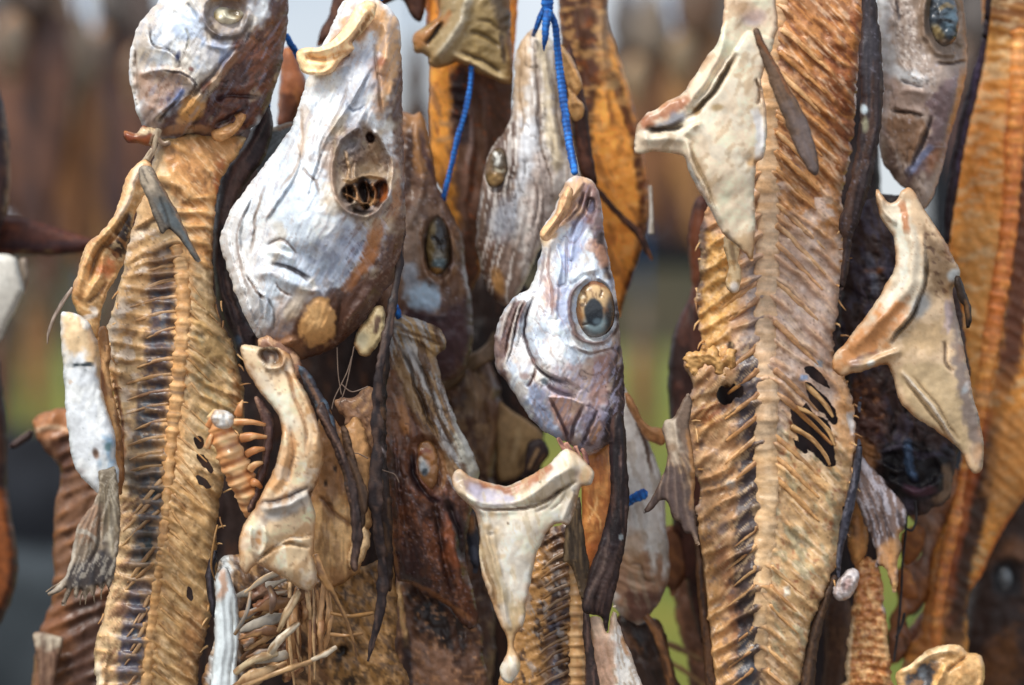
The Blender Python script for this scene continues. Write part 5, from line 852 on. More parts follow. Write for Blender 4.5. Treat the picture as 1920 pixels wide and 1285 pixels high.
# torn scraps of flesh along the left edge
relief('flesh_flap', fD, [(1286,668),(1304,658),(1320,650),(1340,652),(1352,668),(1366,650),(1382,655),(1378,680),(1362,694),(1368,702),(1352,706),(1336,686),(1318,684),(1300,700),(1284,694)], -.012, t=7, tb=4, base='b8935e', sp=2.4, mat=FLESH, rag=7, e=6, ops=[CN(12,12,0,'8d6432',.7,.1), N(10,10,0,4), R([(1290,670),(1330,664),(1350,680)],4,4)])
relief('pectoral_fin', fD, [(1241,806),(1246,790),(1262,784),(1276,760),(1290,735),(1298,760),(1292,800),(1300,850),(1304,900),(1300,940),(1306,990),(1314,1026),(1304,1020),(1296,1002),(1284,998),(1276,980),(1262,972),(1250,940),(1236,940),(1222,958),(1204,963),(1214,945),(1232,915),(1246,880),(1252,850),(1246,824)], -.02, t=12, tb=5, base='c3a88a', sp=2.6, mat=FINM, rag=1.4, e=7, ops=[
  F([(1242,880),(1262,870),(1285,900),(1300,960),(1312,1026),(1260,975),(1205,963),(1235,910)],'7d6c66',.9,9), RAY(1250,790,56,3.0,'55474a',.6,60), F([(1244,790),(1262,784),(1280,850),(1262,870),(1250,830)],'d8cbb8',.8,8), C([(1292,800),(1300,900),(1300,960)],7,'c08e54',.7), R([(1262,790),(1275,850),(1296,900)],6,7), CE(1260,840,8,8,0,'a9825a',.5,.6)])
# the white collar flap
relief('collar_flap', fD, [(1362,-40),(1410,-60),(1446,-40),(1455,10),(1459,40),(1452,80),(1440,110),(1428,150),(1436,200),(1438,250),(1432,296),(1418,308),(1415,360),(1416,430),(1414,470),(1411,492),(1398,478),(1378,458),(1360,444),(1344,418),(1328,388),(1306,350),(1290,318),(1282,294),(1256,288),(1224,284),(1206,288),(1190,288),(1189,268),(1194,236),(1210,214),(1228,206),(1252,190),(1278,176),(1294,154),(1308,132),(1326,104),(1346,80),(1356,30)],
  -.05, t=24, tb=12, base='e8d8c0', sp=2.8, mat=BONE, rag=1.4, e=8, wr=.2, ops=[
  DP((1200,260,10),(1290,200,8),(1360,100,6),(1360,300,14),(1412,480,2),(1445,30,-4)),
  CN(30,60,60,'e2dccb',.6,0), CN(16,30,40,'b39b78',.55,.25,3), F([(1190,232),(1230,205),(1280,178),(1300,190),(1262,215),(1215,238)],'a8683f',.85,8), F([(1225,240),(1262,215),(1285,210),(1280,228),(1240,238)],'8d93a2',.8,7), CE(1414,34,20,14,0,'b9b4c4',.7,.6), CE(1400,20,40,14,30,'b98f68',.45,.6),
  ST([(1440,70),(1400,60),(1380,90),(1340,150),(1300,205),(1282,215)],12,-9), G([(1382,100),(1350,155),(1310,205),(1286,222)],6,12,'6e5636',.85), C([(1286,222),(1250,238),(1216,246)],6,'473629',.85), R([(1356,40),(1350,100),(1316,160),(1286,200)],11,10), R([(1370,110),(1330,170),(1296,208)],5,5), G([(1210,242),(1250,244),(1284,236)],5,8,'4a3524',.7), R([(1198,262),(1240,262),(1284,262)],10,6), R([(1210,250),(1214,270),(1222,286)],5,5),
  R([(1284,260),(1300,310),(1330,370),(1350,420)],5,8), G([(1292,270),(1312,320),(1342,385)],4,5,'9a8460',.7), C([(1284,290),(1310,350),(1345,420)],5,'cfd2d0',.7), ST([(1284,255),(1296,240),(1320,228)],9,8), G([(1416,150),(1424,175),(1418,195)],4,6,'5a4636',.8), R([(1424,150),(1434,200),(1432,290)],6,6), C([(1412,200),(1424,240),(1422,300)],9,'e6eaf0',.7), E(1404,298,12,12,0,-7,3), CE(1410,302,10,8,0,'b89560',.7,.5), E(1350,300,46,80,-12,6,3), CE(1345,202,10,7,0,'a0803c',.7,.5), CE(1310,210,8,7,0,'8d6c3c',.7,.5), F([(1378,455),(1412,440),(1411,492)],'b89a6c',.6,8), F([(1360,440),(1380,450),(1402,482),(1390,478)],'4a3832',.6,5), N(40,60,30,3)])
relief('fin', fD, [(1412,60),(1422,54),(1436,84),(1456,120),(1478,160),(1500,200),(1518,240),(1530,280),(1536,312),(1530,330),(1514,318),(1498,290),(1482,255),(1468,220),(1452,180),(1438,140),(1424,100)], -.085, t=9, tb=4, base='806854', sp=3, mat=FINM, rag=1.2, e=7, ops=[
  PN([(1418,60),(1470,170),(1530,320)],90,4,1.6,'5c4c44',.6,.05), C([(1420,62),(1460,130),(1490,185)],5,'9a6534',.8), F([(1480,200),(1520,250),(1535,320),(1505,300)],'8d8384',.6,12)])
relief('bone_scrap', fD, [(1360,440),(1376,440),(1386,460),(1384,490),(1392,520),(1384,545),(1372,550),(1360,530),(1366,500),(1358,470)], -.022, t=10, tb=5, base='cbb48e', sp=2.8, mat=FLESH, rag=2, e=6, ops=[CE(1378,540,8,10,0,'d9d4d0',.8,.5), C([(1372,450),(1376,500)],5,'6b5038',.6), CN(8,12,0,'a67f48',.6,.1)])
# dark back skin along the right
relief('skin_edge', fD, [(1614,-70),(1650,-70),(1644,0),(1650,60),(1655,110),(1656,180),(1650,250),(1640,310),(1626,370),(1612,410),(1600,440),(1592,500),(1580,545),(1574,560),(1576,520),(1580,460),(1572,420),(1584,380),(1598,320),(1608,260),(1614,180),(1610,110),(1616,40)], .0, t=20, tb=12, base='3c3032', sp=3.2, mat=DARK, rag=2, e=10, ops=[
  PN([(1630,-60),(1636,100),(1634,220),(1600,400),(1578,550)],110,6,2,'5b4438',.7,.05), F([(1612,-60),(1640,-60),(1645,100),(1625,190),(1612,100)],'47464e',.7,10), CN(5,5,0,'7d7a86',.5,.6,4), CE(1620,205,7,10,0,'b9c8d0',.9,.4), CE(1622,235,6,14,0,'a5a288',.7,.5), R([(1648,100),(1646,220),(1616,380)],5,5)])
relief('skin_rim', fD, [(1598,880),(1612,800),(1608,760),(1616,740),(1612,800),(1616,860),(1606,930),(1592,985),(1578,1050),(1574,1090),(1568,1060),(1576,980),(1588,930)], .01, t=9, tb=7, base='3e3e4a', sp=2.8, mat=DARK, rag=1.4, e=5, ops=[PN([(1605,800),(1600,900),(1575,1060)],50,5,2,'6b6a74',.7,.1)])
relief('skin_rim', fD, [(1560,1080),(1572,1085),(1560,1120),(1546,1160),(1532,1230),(1524,1310),(1500,1310),(1510,1220),(1522,1170),(1540,1125)], .015, t=9, tb=7, base='4d3b30', sp=3, mat=DARK, rag=1.4, e=5, ops=[PN([(1560,1090),(1515,1300)],50,5,2,'6a5038',.7,.1)])
relief('skin_rim', fD, [(1304,930),(1312,1000),(1322,1100),(1334,1200),(1350,1310),(1326,1310),(1318,1220),(1308,1120),(1302,1020)], .015, t=8, tb=7, base='5c4028', sp=3, mat=DARK, rag=1.4, e=5, ops=[PN([(1308,940),(1335,1300)],50,5,2,'2f2220',.7,.1)])
# ================================================================ right: dark head, its pale collar bone, dark body
fE = fish('dried_cod', 'brown silver striped fish head with sunken blue eye above a pale curved collar bone', 1730, -60, .04, group='dried fish hanging in front')
headE = relief('head', fE, [(1646,-120),(1700,-190),(1760,-190),(1800,-110),(1806,0),(1812,60),(1815,118),(1808,160),(1802,186),(1790,225),(1779,260),(1770,300),(1758,345),(1740,385),(1722,392),(1708,362),(1690,348),(1672,330),(1655,302),(1648,252),(1654,205),(1656,150),(1652,100),(1646,40)],
  .05, t=70, tb=45, base='b3a296', sp=2.8, mat=SKIN, rag=1.5, e=18, ops=[
  DP((1660,100,-4),(1730,150,16),(1800,100,-20),(1700,330,0)), F([(1640,-100),(1672,-80),(1672,60),(1690,120),(1730,140),(1742,155),(1730,170),(1690,150),(1665,140),(1652,110)],'d5d8da',.93,8), F([(1672,-60),(1715,-60),(1715,50),(1740,100),(1730,125),(1690,100),(1675,50)],'a89a90',.8,8), LM([(1675,-60),(1720,-60),(1750,120),(1760,200),(1700,140),(1680,60)],5,CN(5,5,0,'d5ccc4',.8,.2,3),CN(5,5,0,'5a4438',.6,.3,5)),
  F([(1652,150),(1700,155),(1742,170),(1748,210),(1700,215),(1655,200)],'b39e92',.85,9), F([(1655,225),(1690,212),(1730,220),(1742,245),(1720,290),(1700,300),(1672,270)],'86664a',.85,9), F([(1655,240),(1675,280),(1690,320),(1680,335),(1655,300)],'6f5a52',.8,7), F([(1745,180),(1800,130),(1800,190),(1760,300),(1730,330),(1700,345),(1715,310),(1740,260)],'6a525c',.7,12), C([(1808,125),(1798,180),(1782,235),(1776,255)],7,'b78a5c',.9), CE(1752,300,12,30,18,'9a6c4a',.75,.5), C([(1700,330),(1715,312),(1735,290),(1744,270)],8,'7f8fb4',.7), CN(6,6,0,'c3bcc4',.4,.6,8),
  F([(1715,-90),(1810,-90),(1812,90),(1790,115),(1755,110),(1722,60)],'7d6854',.8,9), E(1768,38,38,56,-6,-26,1), R([(1740,-10),(1732,30),(1738,70),(1760,98),(1788,104)],6,9,0), R([(1758,110),(1785,116),(1812,108)],5,5), G([(1760,116),(1790,120),(1812,112)],3,6,'4a2e26',.8),
  ST([(1672,-60),(1674,40),(1688,110),(1712,140),(1742,150)],9,8), G([(1684,0),(1684,40)],3,5,'4a4a54',.8), G([(1690,150),(1710,158),(1732,165)],3,5,'8d8a90',.5), ST([(1676,205),(1700,212),(1728,218)],8,-7), G([(1672,210),(1700,212),(1732,216)],3,5,'4d3c36',.8), R([(1690,170),(1715,168),(1740,180)],9,5), ST([(1653,245),(1676,278),(1690,330)],7,6), R([(1735,230),(1715,280),(1700,330)],5,5), G([(1745,215),(1730,265),(1705,320)],4,6,'2f2430',.7), CR(60,14,78,2.0,'4d3a30',.55,3), N(9,24,70,2), N(18,18,0,2)])
relief('eye', headE, [(1748,-5),(1766,-12),(1786,-6),(1796,20),(1798,50),(1788,78),(1770,88),(1752,74),(1742,40)], .026, t=16, tb=8, base='47525c', sp=2.6, mat=EYE, rag=1, e=10, ops=[CN(12,16,60,'1f262c',.85,0), CE(1782,36,14,26,20,'5d7684',.7,.6), C([(1760,20),(1775,8),(1790,14)],4,'8a7a58',.8), C([(1756,50),(1770,36),(1794,44)],4,'20242a',.9), CE(1758,62,10,16,-30,'a5905c',.7,.5), CE(1770,80,14,8,0,'6a5238',.7,.5), N(10,14,40,4), R([(1760,10),(1766,40),(1760,70)],4,5)])
colE = relief('collar_bone', fE, [(1643,350),(1652,362),(1662,376),(1672,380),(1684,372),(1690,358),(1704,352),(1718,364),(1730,388),(1746,412),(1762,438),(1782,472),(1800,508),(1796,530),(1786,545),(1792,580),(1803,634),(1810,670),(1819,712),(1828,756),(1840,802),(1845,838),(1841,880),(1828,888),(1814,874),(1806,852),(1784,830),(1752,806),(1721,786),(1698,766),(1687,750),(1678,722),(1672,700),(1664,684),(1640,688),(1620,696),(1594,702),(1576,704),(1562,694),(1559,678),(1566,662),(1580,648),(1600,622),(1622,594),(1644,562),(1662,531),(1674,512),(1679,492),(1677,465),(1674,440),(1660,422),(1650,407),(1644,380)],
  -.0, t=25, tb=12, base='d8c0a0', sp=2.8, mat=BONE, rag=1.3, e=8, wr=.25, ops=[
  DP((1700,420,14),(1700,520,14),(1580,680,14),(1780,560,-8),(1800,850,0),(1750,740,8)), F([(1644,350),(1662,380),(1690,360),(1706,400),(1730,470),(1728,560),(1690,610),(1640,650),(1590,680),(1566,670),(1620,600),(1668,530),(1680,470),(1655,410)],'dcd2be',.9,8), F([(1600,625),(1680,560),(1700,590),(1650,650),(1590,690),(1556,684)],'c98a48',.85,14), C([(1676,400),(1694,470),(1690,530),(1650,590)],9,'efe8da',.8), C([(1690,375),(1702,420),(1700,440)],7,'b0703c',.8), CN(5,5,0,'a5764c',.4,.55,6), C([(1590,690),(1620,672),(1650,660)],8,'5d4656',.6), F([(1735,420),(1790,490),(1796,530),(1775,560),(1742,540),(1738,470)],'8d7458',.85,9), LM([(1735,420),(1790,490),(1775,560),(1742,540)],6,CN(14,9,30,'5a3c2c',.7,.1,12)), CE(1788,516,14,10,-30,'b9bfc0',.9,.4),
  CE(1725,575,14,24,30,'b9bec0',.8,.5), C([(1780,560),(1776,600),(1768,630)],8,'b2a6b4',.7), F([(1690,620),(1760,600),(1775,640),(1740,660),(1690,660)],'b39970',.7,12), F([(1690,690),(1780,690),(1820,840),(1790,835),(1700,760)],'cdb894',.9,9), R([(1690,695),(1720,730),(1760,780),(1800,835)],4,7), C([(1690,695),(1720,730),(1760,780),(1800,840)],3.6,'d4cabc',.8), G([(1700,715),(1740,770),(1780,820)],3,4,'8a745a',.7), G([(1712,705),(1760,765),(1802,826)],2.5,3,'8a745a',.6),
  ST([(1732,440),(1734,500),(1720,570),(1680,620),(1665,640)],10,12), G([(1735,470),(1732,530),(1712,590),(1668,640)],4,10,'6a5a48',.8), R([(1700,400),(1712,470),(1700,540),(1650,600),(1590,660)],14,11), R([(1652,365),(1660,395),(1680,420)],6,8), R([(1590,690),(1625,680),(1660,668),(1690,655)],8,9), F([(1620,668),(1660,660),(1690,664),(1660,684),(1620,694)],'d2b690',.85,6), CE(1632,679,8,6,-20,'d9dcd8',.9,.4), G([(1770,640),(1775,680),(1790,700)],4,6,'5d4c42',.7), F([(1780,560),(1800,620),(1820,720),(1842,830),(1838,884),(1812,800),(1790,700)],'857a78',.85,7), R([(1796,560),(1815,650),(1836,780)],6,5), CE(1812,725,6,14,30,'c2c8cc',.9,.5), CE(1834,850,10,18,0,'c9a987',.8,.5), E(1730,670,40,30,20,6,3), N(30,30,0,2)])
relief('fin_scrap', fE, [(1790,520),(1798,516),(1808,540),(1820,572),(1822,596),(1815,625),(1810,605),(1806,575),(1796,560),(1790,540)], -.006, t=7, tb=4, base='3a2c22', sp=2.8, mat=DARK, rag=1.4, e=5, ops=[C([(1810,560),(1818,600)],3,'7d5c38',.7)])
bodE = relief('body', fE, [(1600,400),(1640,370),(1700,370),(1760,440),(1790,500),(1810,640),(1820,740),(1800,840),(1780,930),(1740,960),(1714,968),(1694,970),(1650,950),(1610,960),(1588,930),(1592,860),(1596,780),(1584,720),(1566,690),(1572,600),(1584,500)], .06, t=36, tb=30, base='43322f', sp=3.2, mat=DARK, rag=3, e=16, ops=[
  CN(40,14,70,'4a4658',.7,.1), CN(14,30,20,'3a2a2c',.7,.2,3), CR(60,18,80,5,'15121a',.7,1), CR(34,14,30,4,'17131a',.6,2), CE(1640,506,16,6,0,'8d5c34',.7,.5), C([(1622,470),(1640,520),(1638,560)],9,'5d6474',.6), F([(1592,730),(1630,710),(1660,760),(1655,820),(1640,870),(1600,880)],'5a3d34',.85,12), LM([(1592,730),(1630,710),(1660,760),(1655,820),(1640,870),(1600,880)],8,CN(12,16,40,'9a6c48',.6,.15,5),CR(24,10,40,3,'2a1a18',.6,3)), F([(1590,820),(1640,840),(1640,880),(1610,900)],'a87a4c',.8,8), F([(1600,860),(1630,880),(1640,940),(1610,950)],'8a6a4c',.7,10),
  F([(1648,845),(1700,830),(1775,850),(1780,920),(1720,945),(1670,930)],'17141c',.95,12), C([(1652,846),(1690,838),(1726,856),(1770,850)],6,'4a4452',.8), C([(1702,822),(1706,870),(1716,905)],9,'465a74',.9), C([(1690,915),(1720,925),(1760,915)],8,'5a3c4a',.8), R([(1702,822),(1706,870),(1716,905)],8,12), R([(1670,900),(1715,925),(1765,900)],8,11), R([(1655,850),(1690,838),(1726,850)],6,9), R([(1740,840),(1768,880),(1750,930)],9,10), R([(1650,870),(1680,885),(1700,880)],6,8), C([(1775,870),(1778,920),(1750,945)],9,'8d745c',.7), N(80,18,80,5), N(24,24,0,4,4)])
relief('gut_strand', fE, [(1606,850),(1636,878),(1660,905),(1680,930),(1698,955),(1698,985),(1686,1004),(1690,1030),(1683,1055),(1684,1080),(1678,1112),(1670,1100),(1664,1068),(1652,1060),(1640,1064),(1644,1040),(1632,1005),(1618,970),(1604,935),(1598,890)], .035, t=10, tb=9, base='7d6a62', sp=3, mat=FLESH, rag=2.4, e=8, ops=[
  PN([(1615,870),(1650,960),(1676,1100)],40,5,3,'b3b0b8',.75,.05), PN([(1615,870),(1650,960),(1676,1100)],60,8,2,'3a2f34',.7,.15,3), F([(1640,1040),(1690,1000),(1684,1108),(1664,1090)],'b98f60',.85,8), CE(1676,1100,6,8,0,'e0b87c',.8,.5), R([(1630,900),(1660,960),(1680,1060)],6,7)])
for pts in [[(1700,960),(1698,1000),(1692,1060),(1690,1110),(1684,1180),(1676,1240)],[(1716,940),(1718,975),(1710,995),(1700,992)],[(1696,1150),(1690,1175),(1680,1196)]]:
    tube('dried_thread', fE, [(x, y_, .05, 2.4) for x, y_ in pts], '15131a', '3a3438', DARK, sides=7)
# ================================================================ far right: amber body, out of focus
fF = fish('dried_cod', 'blurred amber split fish at the far right, black line beside its backbone', 1900, -60, .13, group='dried fish hanging behind')
bodF = relief('body', fF, [(1852,-80),(2040,-80),(2010,300),(2000,600),(1990,800),(1952,900),(1922,936),(1890,980),(1862,1026),(1844,1072),(1820,1110),(1814,1150),(1814,1230),(1795,1300),(1690,1300),(1700,1215),(1722,1190),(1732,1140),(1740,1080),(1748,1026),(1775,960),(1800,915),(1816,850),(1812,760),(1804,660),(1794,560),(1778,460),(1782,400),(1804,268),(1822,200),(1846,110)],
  .13, t=44, tb=30, base='dba050', sp=5, mat=THIN, rag=2, e=18, ops=[
  CN(30,70,80,'d49a48',.6,0), F([(1852,-80),(1960,-80),(1950,40),(1880,90),(1850,70)],'6f4a2c',.85,14), F([(1850,60),(1900,70),(1890,140),(1848,140)],'b9904e',.8,12),
  RB([(1925,-60),(1916,150),(1905,420),(1892,570),(1876,680),(1850,780),(1826,880),(1806,980),(1786,1070),(1774,1160),(1766,1290)],25,-.22,.55,0,130,2.4,'e0b068','a86c30',.45),
  F([(1790,420),(1870,400),(1880,560),(1850,700),(1815,720)],'d0a868',.6,18), CN(26,9,-12,'d9c9a4',.5,.2,4), C([(1900,150),(1892,420),(1870,570),(1850,690)],14,'b4642a',.75),
  C([(1930,250),(1920,420),(1908,560),(1896,660),(1872,760)],(20,24),'4a2830',.85), C([(1872,750),(1850,870),(1828,980),(1806,1060),(1794,1160),(1786,1260)],(18,24),'2f2028',.9), C([(1850,760),(1830,860),(1806,960),(1786,1050),(1772,1140)],14,'a85f34',.8), F([(1870,780),(1960,780),(1930,930),(1870,1000),(1850,900)],'b98a50',.75,16), C([(1928,935),(1890,985),(1850,1060),(1824,1110)],9,'c4702a',.85), F([(1740,1060),(1790,1000),(1780,1160),(1760,1300),(1690,1300),(1715,1200)],'8d5634',.6,16), N(12,30,70,3)])
tube('backbone', fF, [(x, y_, on(bodF, x, y_, 0), r) for x, y_, r in [(1912,60,15),(1908,200,16),(1892,420,17),(1872,560,16),(1852,680,15),(1834,780,14),(1812,880,13),(1790,980,12),(1770,1070,11),(1758,1150,10),(1750,1290,9)]], 'bd7434', 'd89a50', FLESH, flat=.7, sides=16, step=4, bump=.14, bsp=25, stripe='94562a', rn=.05, under=bodF, ua=.4)
relief('skin_edge', fF, [(1850,-80),(1862,-80),(1860,0),(1850,90),(1832,180),(1812,260),(1800,330),(1788,400),(1780,460),(1772,455),(1772,380),(1784,300),(1800,220),(1822,140),(1842,60)], .11, t=12, tb=8, base='33222a', sp=4, mat=DARK, rag=1.4, e=6, ops=[C([(1846,70),(1815,220),(1790,360)],4,'66587a',.5)])
# ================================================================ behind the middle: narrow head tied by its snout
fG = fish('dried_cod', 'narrow whitish fish head tied by its snout with thick blue twine', 1010, 60, .06, group='dried fish hanging behind')
headG = relief('head', fG, [(985,68),(1000,54),(1020,58),(1036,78),(1046,110),(1050,160),(1056,220),(1064,280),(1078,316),(1086,336),(1060,360),(1044,380),(1038,412),(1024,450),(1006,480),(994,510),(978,542),(960,566),(946,574),(926,560),(908,530),(898,490),(892,460),(894,420),(898,380),(904,340),(912,300),(930,266),(950,240),(960,210),(963,160),(966,112),(974,84)],
  .06, t=54, tb=36, base='c9c3bd', sp=3.4, mat=SKIN, rag=1.5, e=14, ops=[
  CN(20,80,85,'e3dfda',.7,0), F([(885,330),(955,235),(964,200),(970,300),(974,370),(955,440),(938,480),(945,570),(885,520)],'5d463a',.93,8), F([(900,470),(960,440),(985,500),(960,570),(925,560)],'7d5c46',.75,14), PN([(1000,60),(1004,200),(1006,300),(990,420),(960,560)],140,6,3,'8d7460',.5,.15), PN([(1000,60),(1004,200),(1006,300),(990,420),(960,560)],120,5,0,'f0ece6',.5,.2,4), CE(934,526,12,26,-15,'b58a54',.9,.4), F([(1000,60),(1030,80),(1040,200),(1060,300),(1040,320),(1025,250),(1015,150)],'cdbfa2',.8,8), F([(966,100),(990,60),(1000,90),(985,180),(970,220)],'b9996e',.75,9), F([(975,230),(1010,240),(1000,330),(960,400),(975,300)],'c6ccd4',.7,9), CE(946,415,26,40,20,'aeb6c2',.6,.6), F([(1000,300),(1035,310),(1030,420),(990,500),(985,420)],'b7a8a0',.7,12),
  G([(1005,110),(1010,200),(1015,270),(1030,330),(1036,380)],3,5,'6a5240',.7), R([(995,120),(1000,200),(1004,280),(1016,350),(1014,420)],6,6), R([(1022,100),(1032,180),(1042,260),(1060,310)],6,6), G([(1036,140),(1046,220),(1058,290)],3,5,'7a6248',.7), G([(978,120),(974,180),(982,230),(972,270)],3,4,'8d7458',.7), G([(1002,330),(1008,380),(1000,430)],2.6,4,'6f5c54',.7), G([(1012,340),(1018,390),(1010,440),(996,470)],2.4,3,'6f5c54',.7), ST([(1030,250),(1036,290),(1054,310)],8,8), G([(982,300),(985,330)],3,3,'4a4440',.6), CE(1008,126,4,4,0,'54402c',.8,.4), E(930,320,28,48,0,-20,1), R([(912,290),(904,330),(912,358)],5,6), R([(950,280),(956,320),(946,360)],5,6), R([(955,240),(948,290),(950,350)],5,4), CR(60,14,78,2.0,'4d3a30',.55,3), N(8,50,85,2), N(16,16,0,1.5)])
relief('eye', headG, [(916,296),(928,280),(940,278),(950,292),(952,318),(946,340),(930,352),(916,348),(910,326)], .046, t=18, tb=8, base='7d6648', sp=2.6, mat=EYE, rag=1, e=9, ops=[CE(936,300,14,20,0,'4a4438',.8,.5), C([(924,284),(934,296),(930,312)],4,'d9d9d2',.95), CE(928,336,14,12,0,'b99a68',.8,.5), C([(926,316),(938,322),(948,318)],3,'c9c2ac',.8), N(8,10,0,3)])
relief('lip', headG, [(1048,84),(1060,92),(1074,112),(1086,140),(1092,158),(1086,172),(1080,182),(1092,194),(1096,206),(1090,222),(1078,228),(1070,216),(1064,196),(1066,176),(1060,150),(1052,120)], .046, t=12, tb=6, base='c19a66', sp=3, mat=FLESH, rag=1.5, e=7, ops=[R([(1052,92),(1076,130),(1088,158)],5,6), R([(1068,200),(1082,190),(1094,200)],6,6), G([(1066,160),(1078,178)],4,6,'8a6236',.7), CN(10,14,40,'a87b44',.5,.1)])
relief('skin_flap', fG, [(1060,90),(1068,80),(1080,120),(1100,200),(1110,280),(1120,345),(1100,335),(1084,318),(1076,260),(1072,230),(1060,190)], .07, t=14, tb=9, base='4a2e26', sp=4, mat=DARK, rag=1.5, e=8, ops=[CN(10,40,80,'6f4632',.6,.1)])
# ================================================================ brown head with a dark eye between the silver heads
fH = fish('dried_cod', 'brown fish head with narrow dark eye and silver patch, between two silver heads', 775, 205, .07, group='dried fish hanging behind')
headH = relief('head', fH, [(745,214),(757,208),(775,216),(790,210),(802,240),(810,282),(818,340),(846,398),(866,440),(874,500),(884,570),(888,630),(876,680),(850,710),(800,715),(765,680),(740,640),(715,560),(720,450),(735,330)], .07, t=60, tb=40, base='6f5342', sp=3.6, mat=SKIN, rag=1.6, e=16, ops=[
  CN(14,50,80,'8d7058',.6,0), F([(757,212),(800,215),(812,290),(790,330),(770,290)],'a97e50',.85,9), C([(768,230),(768,300),(762,370)],8,'3a221c',.85), C([(790,240),(800,290),(815,340)],6,'4a3440',.7), R([(778,225),(785,290),(790,350),(770,430)],8,9), F([(740,420),(790,380),(800,440),(785,510),(750,520)],'8d7a6c',.8,12), E(819,464,34,70,-4,-22,1), R([(796,410),(788,460),(800,520),(820,532)],6,8), R([(834,402),(850,450),(846,510),(826,536)],6,8), C([(796,410),(788,465),(802,522)],6,'8a6a50',.7), C([(846,430),(856,480),(848,520)],5,'a07c5a',.7), R([(815,345),(842,400),(868,450)],7,7),
  F([(762,545),(800,530),(824,545),(826,575),(800,588),(770,572)],'a9bfd2',.95,7), F([(750,500),(785,500),(780,545),(755,550)],'9ba4b0',.8,9), CN(6,6,0,'b9b3b8',.4,.5,5), F([(745,588),(850,580),(890,560),(888,650),(830,715),(760,690)],'4a3440',.8,14), C([(765,584),(800,598),(840,596)],5,'3a2830',.8), CR(60,14,78,2.0,'4d3a30',.55,3), N(10,30,80,2.6), N(18,18,0,2)])
relief('eye', headH, [(812,412),(824,408),(836,424),(843,460),(842,490),(832,510),(816,516),(802,500),(797,464),(802,430)], .054, t=20, tb=8, base='4d4434', sp=2.6, mat=EYE, rag=.8, e=10, ops=[CE(826,440,12,30,-6,'1f1c22',.95,.4), CE(808,470,8,30,0,'7d6a40',.8,.5), CE(822,480,9,10,0,'8d8a80',.85,.5), CE(824,494,14,10,0,'5d7680',.8,.5), CE(816,508,12,7,0,'a07a3c',.85,.5), CE(812,446,5,6,0,'14161c',.9,.3), CE(812,430,6,12,0,'8a7a56',.7,.5), E(822,470,12,26,0,-5,3), N(8,10,0,2.6)])
